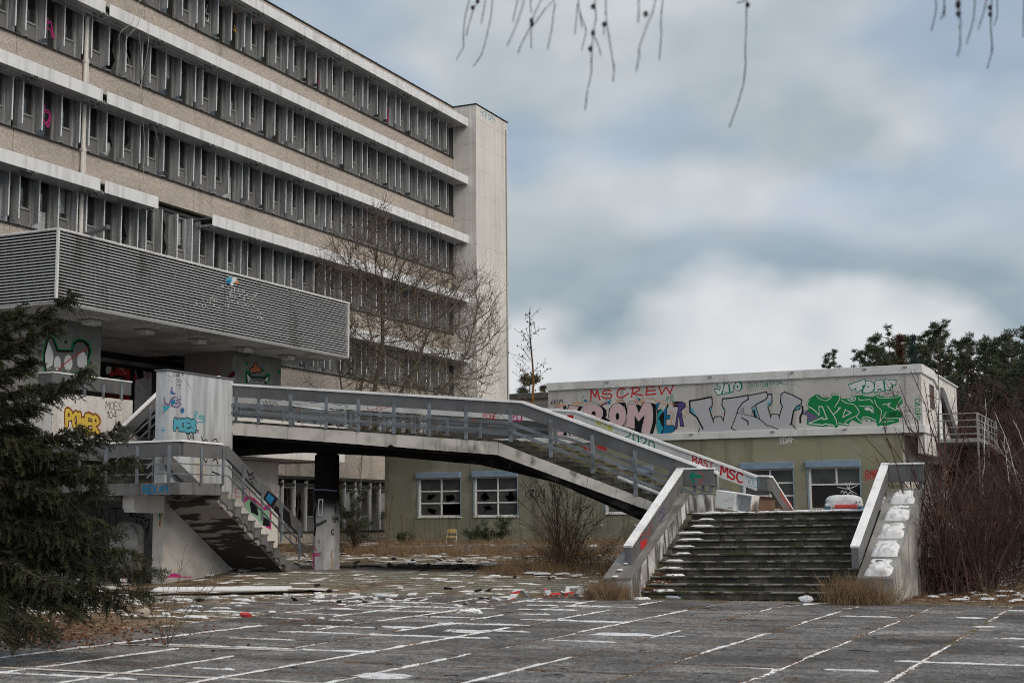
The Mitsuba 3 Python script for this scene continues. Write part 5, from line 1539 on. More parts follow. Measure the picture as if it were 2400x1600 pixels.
# conifers and bare trees of the wood behind
def conifer(i, x, y, zt, w, kind, label, cat, group):
    r = np.random.default_rng(500 + i)
    z0 = float(ground_z(x, y))
    H = zt - z0
    k = thing("spruce_tree" if kind == "spruce" else "bare_wood_tree" if kind == "grey" else "pine_tree", label, cat, group)
    lean = r.normal(0, 0.02, 2)
    part("trunk", k, MB().tube([(x + lean[0] * h, y + lean[1] * h, z0 + h) for h in np.linspace(0, H * 0.97, 6)], np.linspace(0.012 * H + 0.03, 0.02, 6), 6), "m_bark", True)
    if kind == "grey":
        seg = []
        for _ in range(int(90)):
            h = r.uniform(0.25, 0.9) * H
            ang = r.uniform(0, 2 * np.pi)
            L = w * r.uniform(0.5, 1.2) * (1.15 - h / H)
            d = np.array([math.cos(ang), math.sin(ang), r.uniform(0.4, 1.2)])
            p, rr = np.array([x + lean[0] * h, y + lean[1] * h, z0 + h]), 0.035
            for s in range(4):
                d = d / np.linalg.norm(d) + r.normal(0, 0.2, 3) + [0, 0, 0.1]
                d /= np.linalg.norm(d)
                q = p + d * L / 3
                seg.append([*p, *q, rr, rr * 0.75])
                for _ in range(4):
                    e = d + r.normal(0, 0.6, 3)
                    t = q + e / np.linalg.norm(e) * L * r.uniform(0.15, 0.35)
                    seg.append([*q, *t, 0.02, 0.012])
                    for _ in range(2):
                        e2 = e / np.linalg.norm(e) + r.normal(0, 0.5, 3)
                        m = q + (t - q) * r.uniform(0.4, 1)
                        seg.append([*m, *(m + e2 / np.linalg.norm(e2) * L * 0.2), 0.014, 0.01])
                p, rr = q, rr * 0.7
        part("crown", k, tapers(seg, 3), "m_greybrush", kind="stuff")
        return
    cs, rads, bs = [], [], []
    lo = 0.18
    n = 74 if kind == "pine" else 90
    for _ in range(n):
        u = r.random() ** 0.85
        h = H * (lo + (1 - lo) * u)
        if kind == "pine":
            prof = math.sin(min(1, 0.18 + 0.92 * (1 - u)) * math.pi * 0.62) * (0.8 + 0.4 * r.random())
        else:
            prof = (1 - u) * 1.1 + 0.05
        ang = r.uniform(0, 2 * np.pi)
        L = w * prof * r.uniform(0.75, 1.15)
        d = np.array([math.cos(ang), math.sin(ang), r.uniform(0.15, 0.55) if kind == "pine" else r.uniform(-0.35, -0.05)])
        p = np.array([x + lean[0] * h, y + lean[1] * h, z0 + h])
        q = p + d * L
        bs.append([*p, *q, 0.05, 0.02])
        m = max(1, int(L / (0.55 if kind == "pine" else 0.4)))
        for j in range(m):
            t = (j + 1) / m if kind == "pine" else (j + 0.6) / m
            if kind == "pine" and t < 0.30:
                continue
            cs.append(p + (q - p) * t + r.normal(0, 0.10 * w / 2, 3))
            rads.append((0.30 if kind == "pine" else 0.16) * w * r.uniform(0.5, 1.0) * 0.55 + 0.12)
    cs.append(np.array([x + lean[0] * H, y + lean[1] * H, z0 + H - 0.25]))
    rads.append(0.18)
    part("branch", k, tapers(bs, 3), "m_bark", kind="stuff")
    scale = 0.40 if y > 85 else 0.22
    m_ = needles(r, cs, 62 if kind == "pine" else 34, rads, scale * 0.8, scale * 0.13, 0.35 if kind == "pine" else -0.1, 0.75)
    part("crown", k, m_, {"pine": "m_pine", "spruce": "m_spruce", "dead": "m_deadpine"}[kind], kind="stuff")


CL = {0: "smallest dark pine top, leftmost over the roof edge of the annexe", 1: "second small dark pine top from the left over the annexe roof", 2: "third small dark pine top from the left over the annexe roof", 4: "broad tall pine over the right part of the annexe roof, beside a dead brown one",
      5: "narrow dead conifer with rust-brown needles over the annexe roof", 6: "thin blue-grey spruce top right of the dead brown conifer", 8: "tallest pine over the right corner of the annexe roof", 7: "pine immediately left of the tallest one over the right corner of the annexe roof", 9: "grey leafless tree immediately right of the tallest pine", 10: "first green pine to the right of the grey leafless tree behind the annexe's rear block", 11: "second green pine to the right of the grey leafless tree, over the steel landing",
      12: "third green pine to the right of the grey leafless tree", 13: "fourth green pine to the right of the grey leafless tree", 14: "broad tall pine second from the right edge of the picture", 15: "broad tall pine cut by the right edge of the picture", 19: "grey leafless tree low behind the steel landing", 22: "grey leafless tree close behind the rear block of the annexe", 17: "blue-green spruce standing directly beside the rear block of the annexe",
      18: "blue-green spruce at the right edge of the picture, partly behind bare trees", 24: "dense green pine just right of the tower, behind the slender tree", 25: "small pine right of the slender tree, over the far flat-roofed block"}
for i, (x, y, zt, w, kind) in enumerate(CONIFERS):
    lab = CL.get(i)
    grp = None
    if not lab:
        lab, grp = {"pine": ("dark pine of the wood on the rise behind the annexe", "pines of the wood behind the annexe"), "grey": ("grey leafless tree standing among the dark pines behind the annexe", "leafless trees of the wood")}[kind]
    conifer(i, x, y, zt, w, kind, lab, "tree", grp)


def brush(i, x, y, zt, w):
    """A leafless reddish small tree at the edge of the wood."""
    r = np.random.default_rng(900 + i)
    z0 = float(ground_z(x, y))
    k = thing("bare_thorn_tree", "leafless reddish-brown small tree, " + BL[i], "tree", "reddish leafless trees at the edge of the wood")
    seg, main = [], []
    for _ in range(16):
        ang = r.uniform(0, 2 * np.pi)
        d = np.array([math.cos(ang) * 0.4, math.sin(ang) * 0.4, 1.0])
        p, rr, L = np.array([x + r.normal(0, 0.15), y + r.normal(0, 0.15), z0]), 0.06, (zt - z0) * r.uniform(0.75, 1.05) / 7
        for s in range(7):
            d = d / np.linalg.norm(d) + r.normal(0, 0.17, 3) * [1, 1, 0.4] + [0, 0, 0.06]
            d /= np.linalg.norm(d)
            q = p + d * L
            main.append([*p, *q, rr, rr * 0.8])
            for _ in range(5 if s > 0 else 1):
                e = d * 0.5 + r.normal(0, 0.6, 3)
                t = q + e / np.linalg.norm(e) * w * r.uniform(0.3, 0.7)
                seg.append([*q, *t, 0.016, 0.010])
                for _ in range(4):
                    m = q + (t - q) * r.uniform(0.2, 1)
                    e2 = e / np.linalg.norm(e) + r.normal(0, 0.6, 3)
                    seg.append([*m, *(m + e2 / np.linalg.norm(e2) * r.uniform(0.2, 0.5)), 0.010, 0.007])
            p, rr = q, rr * 0.78
    part("stem", k, tapers(main, 4), "m_bark", kind="stuff")
    part("crown", k, tapers(seg, 3), "m_redtwig", kind="stuff")


BL = ["tall, directly behind the steel landing", "tall, right of the steel landing", "tall, cut by the right picture edge", "low, just right of the landing posts", "low, in the middle of its group", "low, at the right picture edge", "leftmost, under the steel landing", "outermost on the right"]
for i, q in enumerate(BRUSH):
    brush(i, *q)
# rising ground with undergrowth that closes the view under the trees
ub_ = MB()
ru = np.random.default_rng(77)
xs_, ys_ = np.meshgrid(np.linspace(-60, 120, 50), np.linspace(62, 260, 60), indexing="ij")
c_ = np.c_[ru.uniform(-14, 40, 900), ru.uniform(68, 130, 900)]
c_ = c_[(c_[:, 0] > -0.16 * c_[:, 1])]
bz = ground_z(c_[:, 0], c_[:, 1])
cc = np.c_[c_, bz + ru.uniform(0.2, 2.8, len(c_))]
solid("undergrowth", "dark tangled undergrowth below the pines of the wood", "undergrowth", needles(ru, cc, 26, 1.0, 0.75, 0.05, 0.5), "m_greybrush", kind="stuff")

# the dark conifer at the left edge
ry = np.random.default_rng(6)
k = thing("yew_tree", "dark green yew with drooping boughs at the left edge of the court", "tree")
foot = np.array([-22.7, 21.8, 0.05])
part("trunk", k, MB().tube([foot + np.array([0.1 * math.sin(h), 0.08 * h * 0.2, h]) for h in np.linspace(0, 6.6, 8)], np.linspace(0.2, 0.05, 8), 7), "m_bark", True)
bw, cen = [], []
Bs = [[np.array(p) for p in q] for q in YEW]
for _ in range(26):                                                 # more boughs all round, most of them outside the picture
    h = ry.uniform(0.4, 6.4)
    ang = ry.uniform(0, 2 * np.pi)
    L = (2.9 - 0.30 * h) * ry.uniform(0.7, 1.1)
    if math.cos(ang - 0.75) > 0.1:
        L *= 0.55
    p = foot + [0, 0, h]
    d = np.array([math.cos(ang), math.sin(ang), 0])
    Bs.append([p, p + d * L * 0.55 + [0, 0, 0.25], p + d * L + [0, 0, 0.05]])
base_b, tip_b, side_b = [], [], []
for p0, p1, p2 in Bs:
    t = np.linspace(0, 1, 15)[:, None]
    c = (1 - t) ** 2 * p0 + 2 * t * (1 - t) * p1 + t ** 2 * p2
    c += ry.normal(0, 0.02, c.shape)
    for i in range(14):
        bw.append([*c[i], *c[i + 1], 0.03 * (1 - i / 15) + 0.005, 0.03 * (1 - (i + 1) / 15) + 0.005])
    ax_ = (p2 - p0) / np.linalg.norm(p2 - p0)
    sd_ = np.cross(ax_, [0, 0, 1])
    sd_ /= np.linalg.norm(sd_)
    for i in range(4, 15):
        for _ in range(13):
            s = ry.choice([-1, 1])
            L = ry.uniform(0.14, 0.46) * (1.15 - 0.55 * i / 15)
            d = ax_ * ry.uniform(0.4, 1.0) + sd_ * s * ry.uniform(0.3, 1.0) + np.array([0, 0, ry.uniform(-0.45, 0.35)])
            d /= np.linalg.norm(d)
            q0 = c[i] + ry.normal(0, 0.03, 3)
            m = int(L / 0.022)
            tt = np.linspace(0.08, 1, m)
            droop = np.array([0, 0, -0.10]) * (tt ** 2)[:, None]
            line = q0 + d * L * tt[:, None] + droop
            bw.append([*q0, *line[m // 2], 0.006, 0.004])
            bw.append([*line[m // 2], *line[-1], 0.004, 0.003])
            nn = np.cross(d, rand_unit(ry, 1)[0])
            nn /= np.linalg.norm(nn) + 1e-9
            n2 = np.cross(d, nn)
            for sg_ in (-1, 1):
                jit = ry.normal(0, 0.35, (m, 3))
                dd = d * 0.75 + nn * sg_ + jit
                dd /= np.linalg.norm(dd, axis=1, keepdims=True)
                base_b.append(line)
                tip_b.append(line + dd * ry.uniform(0.035, 0.065, m)[:, None])
                side_b.append(np.broadcast_to(n2 * 0.4 + d * 0.9, line.shape))
base_b, tip_b, side_b = np.vstack(base_b), np.vstack(tip_b), np.vstack(side_b)
part("bough", k, tapers(bw, 4), "m_bark", kind="stuff")
part("needles", k, blades(base_b, tip_b, np.full(len(base_b), 0.021), side_b), "m_yew", kind="stuff")

# larch twigs hanging into the picture from boughs above it
k = thing("larch_bough", "bare larch twigs with dark cones hanging in from above, close to the camera", "branch")
rl2 = np.random.default_rng(14)
bo = [[(-3.7, 5.2, 5.15), (-2.6, 5.9, 5.05), (-1.6, 6.3, 5.1), (-0.4, 6.8, 5.0), (0.6, 7.2, 5.05), (2.4, 7.4, 5.5)], [(-3.9, 6.6, 5.45), (-2.5, 6.6, 5.35), (-1.2, 6.9, 5.35), (0.5, 6.6, 5.3), (2.4, 7.4, 5.5)]]
part("bough", k, MB().tube(bo[0], np.linspace(0.012, 0.035, 6), 6).tube(bo[1], np.linspace(0.012, 0.035, 5), 6).tube([(2.4, 7.4, 5.5), (6.5, 8.4, 5.9)], 0.06, 7), "m_darktwig", True)
part("trunk", k, MB().tube([(6.6, 8.4, -0.1), (6.5, 8.4, 6), (6.5, 8.4, 12)], [0.24, 0.2, 0.13], 9), "m_bark", True)
bpts = np.vstack([np.linspace(a, b, 30) for bb in bo for a, b in zip(bb[:-1], bb[1:])])
oct_ = np.array([(1, 0, 0), (-1, 0, 0), (0, 1, 0), (0, -1, 0), (0, 0, 1), (0, 0, -1.0)])
cone0 = trimesh.creation.icosphere(1, 1.0)
for inner, pts, cones in LARCH:
    p = np.array(pts)
    if not inner:
        j = bpts[np.argmin(np.linalg.norm((bpts - p[0]) * [1, 1, 0.3], axis=1))]
        p = np.vstack([j, 0.5 * j + 0.5 * p[0] + [0, 0, 0.06], p])
    tt = np.concatenate([[0], np.cumsum(np.linalg.norm(np.diff(p, axis=0), axis=1))])
    s = np.arange(0, tt[-1], 0.012)
    c = np.c_[[np.interp(s, tt, p[:, i]) for i in range(3)]].T
    for _ in range(2):
        c[1:-1] = 0.25 * c[:-2] + 0.5 * c[1:-1] + 0.25 * c[2:]
    m = MB().tube(c[::2] if len(c) > 8 else c, 0.0026, 4)
    u = s / tt[-1]
    for i in range(1, len(c) - 1):
        if rl2.random() < 0.55 * (1.15 - u[i] ** 3):
            o = rl2.normal(0, 1, 3)
            o /= np.linalg.norm(o)
            m.hull(c[i] + o * 0.003 + oct_ * rl2.uniform(0.0022, 0.0045))
    t_ = part("twig", k, m, "m_darktwig")
    for q in cones:
        v = np.array(cone0.vertices) * [0.0105, 0.0105, 0.0135]
        v *= 1 + 0.18 * np.sin(v[:, 2:] * 900)
        part("cone", t_, MB().add(v + q, cone0.faces), "m_darktwig")


def shrub(seed, base, tips, r0, curve=0.25, side_n=6, side_len=0.3, up=0.5, sub=2, spread=0.12):
    """Stems from about one foot to the tips, each with side twigs; returns stems, twigs."""
    r = np.random.default_rng(seed)
    st, tw = [], []
    for tip in tips:
        tip = np.asarray(tip, float)
        b = np.asarray(base, float) + np.array([r.normal(0, spread), r.normal(0, spread), 0])
        d = tip - b
        ctrl = b + d * 0.45 + np.array([-d[0] * curve, -d[1] * curve, abs(d[2]) * curve * 0.35])
        t = np.linspace(0, 1, 12)[:, None]
        c = (1 - t) ** 2 * b + 2 * t * (1 - t) * ctrl + t ** 2 * tip
        c[1:-1] += r.normal(0, 0.012 * np.linalg.norm(d) / 3, (10, 3))
        for i in range(11):
            st.append([*c[i], *c[i + 1], r0 * (1 - 0.065 * i), r0 * (1 - 0.065 * (i + 1))])
        for _ in range(side_n):
            u = r.uniform(0.25, 0.97)
            i = int(u * 11)
            q = c[i]
            e = (c[min(i + 1, 11)] - q)
            e = e / (np.linalg.norm(e) + 1e-9) + r.normal(0, 0.6, 3) + [0, 0, up * 0.4]
            w = q + e / np.linalg.norm(e) * side_len * r.uniform(0.4, 1.3) * (1.2 - 0.6 * u)
            tw.append([*q, *w, r0 * 0.45, r0 * 0.3])
            for _ in range(sub):
                m = q + (w - q) * r.uniform(0.3, 1)
                e2 = e / np.linalg.norm(e) + r.normal(0, 0.5, 3) + [0, 0, 0.2]
                tw.append([*m, *(m + e2 / np.linalg.norm(e2) * side_len * r.uniform(0.2, 0.6)), r0 * 0.32, r0 * 0.24])
    return st, tw


# tall shoots beside the right parapet wall
k = thing("tall_shrub", "tall bare shrub of upright budded shoots beside the right parapet wall of the steps", "shrub")
st, tw = shrub(3, (-4.95, 35.0, 0.1), SHOOTS, 0.026, 0.22, 5, 0.5, 0.8, 1, 0.35)
bd = MB()
rbud = np.random.default_rng(5)
for s in st:
    for _ in range(2):
        p = np.array(s[:3]) + (np.array(s[3:6]) - s[:3]) * rbud.random()
        if p[2] > 2.2:
            o = rbud.normal(0, 1, 3)
            bd.hull(p + o / np.linalg.norm(o) * 0.018 + oct_ * np.array([0.008, 0.008, 0.018]))
part("shoot", k, tapers(st, 5), "m_redtwig", True)
part("twig", k, tapers(tw, 3), "m_redtwig", kind="stuff")
part("bud", k, bd, "m_brownstalk", kind="stuff")
# pale young birches behind it
k = thing("young_birch", "pale thin birch stems rising out of the thicket below the steel landing", "tree")
st, tw = shrub(8, (-3.6, 40.0, 1.0), BIRCH, 0.018, 0.1, 7, 0.6, 0.9, 2, 0.5)
part("stem", k, tapers(st, 4), "m_whitepanel", True)
part("twig", k, tapers(tw, 3), "m_cable", kind="stuff")


def thicket(seed, x0, x1, y0, y1, n, h0, h1, label, m):
    r = np.random.default_rng(seed)
    k = thing("thicket", label, "shrub")
    S, W = [], []
    for _ in range(n):
        bx, by = r.uniform(x0, x1), r.uniform(y0, y1)
        bz_ = float(ground_z(bx, by)) - 0.03
        H = r.uniform(h0, h1)
        tips = [(bx + r.normal(0, 0.30) * H, by + r.normal(0, 0.30) * H, bz_ + H * r.uniform(0.6, 1.0)) for _ in range(4)]
        s, w = shrub(int(r.integers(1e6)), (bx, by, bz_), tips, 0.009, r.uniform(-0.1, 0.3), 7, 0.5, 0.9, 3, 0.05)
        S += s
        W += w
    S, W = np.array(S), np.array(W)
    a = r.random(len(S) // 11).repeat(11) < 0.3
    part("stem", k, tapers(S[~a], 4), m, kind="stuff")
    part("stem", k, tapers(S[a], 4), "m_greystem", label="greyer, lighter stems", kind="stuff")
    part("twig", k, tapers(W, 3), m, kind="stuff")


mat("m_greystem", lambda p, n, uv: mix((0.17, 0.14, 0.115), (0.10, 0.075, 0.06), noise(p.x * 5, p.y * 5, p.z * 2)), 0.9)
thicket(1, -5.2, -3.9, 34.6, 37.5, 70, 1.8, 3.4, "dense reddish-brown thicket next to the right parapet wall", "m_redtwig")
thicket(2, -4.6, -1.2, 37.2, 41.5, 110, 2.4, 4.0, "dense dark thicket filling the right edge of the picture", "m_redtwig")
thicket(3, -5.2, -1.4, 42.0, 48.0, 90, 2.4, 4.2, "farther reddish thicket under the steel landing", "m_redtwig")
# dead arching stems in front of the thicket
k = thing("bramble", "bare arching bramble canes at the foot of the thicket", "shrub")
r_ = np.random.default_rng(19)
S = []
for _ in range(90):
    b = np.array([r_.uniform(-5.3, -2.6), r_.uniform(34.2, 37.2), 0.0])
    b[2] = float(ground_z(b[0], b[1]))
    a, L = r_.uniform(0, 2 * np.pi), r_.uniform(0.7, 1.6)
    t = np.linspace(0, 1, 9)[:, None]
    c = b + np.array([math.cos(a), math.sin(a), 0]) * L * t + np.array([0, 0, 1.0]) * (1.6 * t * (1 - 0.85 * t)) * L
    for i in range(8):
        S.append([*c[i], *c[i + 1], 0.007, 0.006])
part("cane", k, tapers(S, 4), "m_redtwig", kind="stuff")

# the fan-shaped shrub in the middle
k = thing("fan_shrub", "bare brown shrub fanning out from one foot in front of the annexe's green wall", "shrub")
st, tw = shrub(21, (-15.6, 37.3, 0.33), FANTIPS, 0.015, 0.18, 12, 0.75, 0.7, 2, 0.22)
part("stem", k, tapers(st, 5), "m_brownstalk", True)
r_ = np.random.default_rng(22)
low = [(-15.6 + r_.normal(0, 0.9), 37.3 + r_.normal(0, 0.7), 0.4 + r_.uniform(0.5, 1.7)) for _ in range(90)]
st2, tw2 = shrub(23, (-15.6, 37.3, 0.33), low, 0.007, 0.15, 8, 0.35, 0.7, 2, 0.45)
part("twig", k, tapers(tw + st2 + tw2, 3), "m_brownstalk", kind="stuff")
lv = r_.normal(0, 1, (700, 3)) * [0.8, 0.55, 0.28] + [-15.5, 37.2, 0.62]
part("dead_leaf", k, blades(lv, lv + rand_unit(r_, 700) * 0.07, np.full(700, 0.045), rand_unit(r_, 700)), "m_leaf", kind="stuff")


def sapling(seed, base, tips, label, m="m_brownstalk", r0=0.016, n=6, L=0.6):
    k = thing("sapling", label, "sapling")
    st, tw = shrub(seed, base, tips, r0, 0.08, n, L, 0.9, 1, 0.1)
    part("stem", k, tapers(st, 4), m, True)
    part("twig", k, tapers(tw, 3), m, kind="stuff")


sapling(41, (-31.6, 47.5, 0.5), [(-31.9, 47.2, 4.4), (-31.3, 47.4, 4.3), (-30.7, 47.6, 4.5), (-31.7, 47.0, 3.6)], "forked brown sapling left of the pier, before the ground-floor windows")
sapling(42, (-30.6, 47.9, 0.5), [(-30.0, 48.0, 4.1), (-29.7, 48.2, 3.7), (-30.4, 47.7, 3.2)], "thin sapling just right of the pier")
sapling(43, (-28.4, 49.2, 0.6), [(-27.8, 49.0, 3.9), (-28.9, 49.3, 3.6), (-28.2, 49.0, 3.1)], "thin curved sapling at the left corner of the green wall")
r_ = np.random.default_rng(45)
tips = [(-29.6 + r_.normal(0, 0.6), 48.8 + r_.normal(0, 0.4), r_.uniform(1.6, 3.2)) for _ in range(26)]
k = thing("dry_stalks", "tall reddish dry stalks around the trunk of the bare tree", "weeds", kind="stuff")
st, tw = shrub(46, (-29.6, 48.8, 0.5), tips, 0.007, 0.0, 5, 0.3, 0.9, 1, 0.7)
put(k, ply(tapers(st + tw, 3), "m_redtwig"))
k = thing("wall_stalks", "row of upright dry stalks along the foot of the green wall", "weeds", kind="stuff")
S = []
for _ in range(120):
    x, y = r_.uniform(-29.5, -12.6), r_.uniform(50.7, 53.6)
    if -26 < x < -23.5 and r_.random() < 0.6:
        continue
    z = float(ground_z(x, y))
    h = r_.uniform(0.5, 1.9)
    l = r_.normal(0, 0.06, 2) * h
    S.append([x, y, z, x + l[0] * 0.5, y + l[1] * 0.5, z + h * 0.55, 0.008, 0.008])
    S.append([x + l[0] * 0.5, y + l[1] * 0.5, z + h * 0.55, x + l[0], y + l[1], z + h, 0.011, 0.006])
put(k, ply(tapers(S, 3), "m_brownstalk"))


def bush(seed, c, r3, n, label, m="m_shrubgreen", le=0.16, wi=0.03, up=0.3):
    r = np.random.default_rng(seed)
    k = thing("evergreen_bush", label, "bush")
    cs = np.asarray(c) + r.normal(0, 0.5, (n, 3)) * r3
    cs[:, 2] = np.maximum(cs[:, 2], c[2] - r3[2] * 0.9)
    seg = [[c[0], c[1], c[2] - r3[2], *q, 0.012, 0.005] for q in cs]
    part("branch", k, tapers(seg, 3), "m_bark", kind="stuff")
    part("foliage", k, needles(r, cs, 46, 0.16, le, wi, up), m, kind="stuff")


bush(51, (-29.95, 49.4, 1.9), (0.75, 0.6, 1.15), 46, "dark evergreen bush at the foot of the bare tree")
bush(52, (-25.85, 52.6, 1.2), (0.75, 0.4, 0.34), 22, "low juniper bush left of the upright one under the second window", le=0.14)
bush(53, (-24.75, 52.5, 1.5), (0.35, 0.3, 0.45), 14, "upright little juniper under the second window", le=0.14)
bush(54, (-29.3, 52.4, 1.05), (0.45, 0.3, 0.22), 10, "small low evergreen near the left corner of the green wall", le=0.14)


def grass(seed, n, xr, yr, h0, h1, label, name="dry_grass", clump=40, m="m_drygrass", wid=0.007, zf=ground_z, sprd=0.16, keep=None):
    r = np.random.default_rng(seed)
    nc = n // clump
    cx, cy = r.uniform(*xr, nc), r.uniform(*yr, nc)
    if keep is not None:
        q = keep(cx, cy)
        cx, cy = cx[q], cy[q]
    x = np.repeat(cx, clump) + r.normal(0, sprd, len(cx) * clump)
    y = np.repeat(cy, clump) + r.normal(0, sprd, len(cx) * clump)
    hs = np.repeat(r.uniform(h0, h1, len(cx)), clump) * r.uniform(0.4, 1.1, len(x))
    b = np.c_[x, y, zf(x, y) - 0.03]
    d = r.normal(0, 0.42, (len(x), 3))
    d[:, 2] = 1
    t = b + d * hs[:, None]
    s = rand_unit(r, len(x))
    s[:, 2] = 0
    solid(name, label, "grass", blades(b, t, np.full(len(x), wid), s), m, kind="stuff")


grass(61, 16000, (-34, -12.4), (46.5, 50.4), 0.25, 0.75, "tall dry grass in front of the planter kerb and the annexe", keep=lambda x, y: meshkit.noise(np.c_[x * 0.6, y * 0.6, x * 0]) > 0.35, wid=0.010)
grass(62, 9000, (-31, -12.4), (50.7, 53.8), 0.12, 0.4, "low dry grass and weeds in the planter along the green wall", wid=0.010)
grass(63, 7000, (-17.6, -13.6), (35.8, 39.0), 0.25, 0.7, "dry grass around the foot of the fan-shaped shrub", sprd=0.2)
grass(64, 900, (-12.3, -11.4), (30.5, 31.0), 0.4, 0.8, "straw-coloured grass tuft at the front end of the left parapet wall", clump=60, sprd=0.12, wid=0.012)
grass(65, 1500, (-6.6, -5.5), (30.7, 31.2), 0.35, 0.85, "straw-coloured grass at the front end of the right parapet wall", clump=75, sprd=0.16, wid=0.012)
grass(66, 5200, (-30, -12.5), (31, 46), 0.04, 0.14, "sparse dry weeds growing between the small pavers", clump=14, sprd=0.1, wid=0.008)
grass(67, 2600, (-21, -12), (20.5, 31), 0.04, 0.13, "small weeds growing in the joints on the left of the court", clump=16, sprd=0.06, m="m_drygrass")
grass(68, 4200, (-20.5, -15.2), (15.4, 20.5), 0.08, 0.28, "withered grass under the yew", clump=30, sprd=0.16)
grass(69, 3400, (-5.6, -2.4), (32.0, 36.5), 0.06, 0.25, "withered grass in front of the thicket", clump=20, sprd=0.15)
grass(70, 1500, (-12.2, -6.2), (31.1, 31.65), 0.03, 0.12, "weeds along the foot of the outdoor steps", clump=12, sprd=0.07)
grass(71, 1500, (-10, -5.7), (36.2, 37.2), 0.08, 0.3, "weeds at the top of the outdoor steps", clump=20, sprd=0.12, zf=lambda x, y: np.full_like(x, 2.0))
# moss tufts along joints
r_ = np.random.default_rng(72)
jx_ = np.concatenate([r_.integers(-12, 2, 130) * 1.5 + r_.normal(0, 0.03, 130), r_.uniform(-17, 1, 60)])
jy_ = np.concatenate([r_.uniform(13, 31, 130), 16.4 + r_.integers(-3, 11, 60) * 1.336 + r_.normal(0, 0.03, 60)])
n_ = 26
x = np.repeat(jx_, n_) + r_.normal(0, 0.05, len(jx_) * n_)
y = np.repeat(jy_, n_) + r_.normal(0, 0.09, len(jx_) * n_)
b = np.c_[x, y, np.zeros(len(x))]
d = r_.normal(0, 0.5, (len(x), 3))
d[:, 2] = 1
solid("joint_weeds", "tiny tufts of weed in the joints of the paved court", "weeds", blades(b, b + d * r_.uniform(0.02, 0.08, len(x))[:, None], np.full(len(x), 0.006), rand_unit(r_, len(x))), "m_drygrass", kind="stuff")
# leaf litter
def litter(seed, pts, label, s=0.06):
    r = np.random.default_rng(seed)
    n = len(pts)
    d = rand_unit(r, n) * [1, 1, 0.5]
    solid("leaf_litter", label, "leaves", blades(pts, pts + d * s, np.full(n, s * 0.75), rand_unit(r, n) * [1, 1, 0.5]), "m_leaf", kind="stuff")


p = np.c_[r_.normal(-17.3, 1.3, 2600), r_.normal(17.6, 1.1, 2600)]
litter(81, np.c_[p, ground_z(p[:, 0], p[:, 1]) + r_.uniform(0.0, 0.12, 2600)], "brown leaf litter under the yew in the lower left corner", 0.085)
p = np.c_[r_.uniform(-5.6, -2.4, 1500), r_.normal(33.6, 0.9, 1500)]
litter(82, np.c_[p, ground_z(p[:, 0], p[:, 1]) + 0.03], "brown leaves strewn before the thicket")
p = np.c_[r_.normal(-11.15, 0.22, 500), 31.75 + np.abs(r_.normal(0, 0.5, 500))]
litter(83, np.c_[p, np.floor((p[:, 1] - 31.72) / STT + 1).clip(0) * STR + r_.uniform(0.01, 0.07, 500)], "brown leaves heaped on the left ends of the lowest steps", 0.07)
p = np.c_[r_.uniform(-21, -13, 1400), r_.uniform(20, 31, 1400)]
litter(84, np.c_[p, ground_z(p[:, 0], p[:, 1]) + 0.02], "brown leaves scattered over the left of the court", 0.05)
p = np.c_[r_.uniform(-30, -12.5, 1800), r_.uniform(31.5, 50, 1800)]
litter(85, np.c_[p, ground_z(p[:, 0], p[:, 1]) + 0.025], "leaves and crumbs strewn over the small pavers", 0.06)
# bare foreground shrubs lower left
k = thing("foreground_shrub", "thin dark bare shrub in the lower left, right one of two", "shrub")
st, tw = shrub(91, (-13.92, 17.5, 0.0), [(-14.45, 18.6, 1.55), (-13.0, 17.6, 1.25), (-15.6, 18.2, 1.35), (-13.4, 18.0, 0.9), (-14.0, 17.4, 1.2)], 0.008, 0.1, 9, 0.4, 0.6, 2, 0.03)
part("stem", k, tapers(st, 4), "m_bark", True)
part("twig", k, tapers(tw, 3), "m_bark", kind="stuff")
k = thing("foreground_shrub", "thin dark bare shrub in the lower left, left one of two", "shrub")
st, tw = shrub(92, (-15.2, 16.4, 0.02), [(-14.6, 17.6, 1.0), (-15.7, 16.8, 0.9), (-16.3, 16.9, 1.2), (-14.9, 16.2, 0.55), (-15.9, 17.3, 0.8)], 0.010, 0.1, 8, 0.4, 0.6, 2, 0.05)
part("stem", k, tapers(st, 4), "m_bark", True)
part("twig", k, tapers(tw, 3), "m_bark", kind="stuff")

# ------------------------------------------------------------------ things left lying about
def rot_box(c, hx, hy, hz, yaw, pitch=0.0, roll=0.0, b=0.01):
    m = MB().cbox(-hx, hx, -hy, hy, -hz, hz, b)
    R = trimesh.transformations.euler_matrix(roll, pitch, yaw)[:3, :3]
    m.v = [v @ R.T + np.asarray(c) for v in m.v]
    return m


def place(m, c, yaw=0, pitch=0, roll=0):
    R = trimesh.transformations.euler_matrix(roll, pitch, yaw)[:3, :3]
    m.v = [v @ R.T + np.asarray(c, float) for v in m.v]
    return m


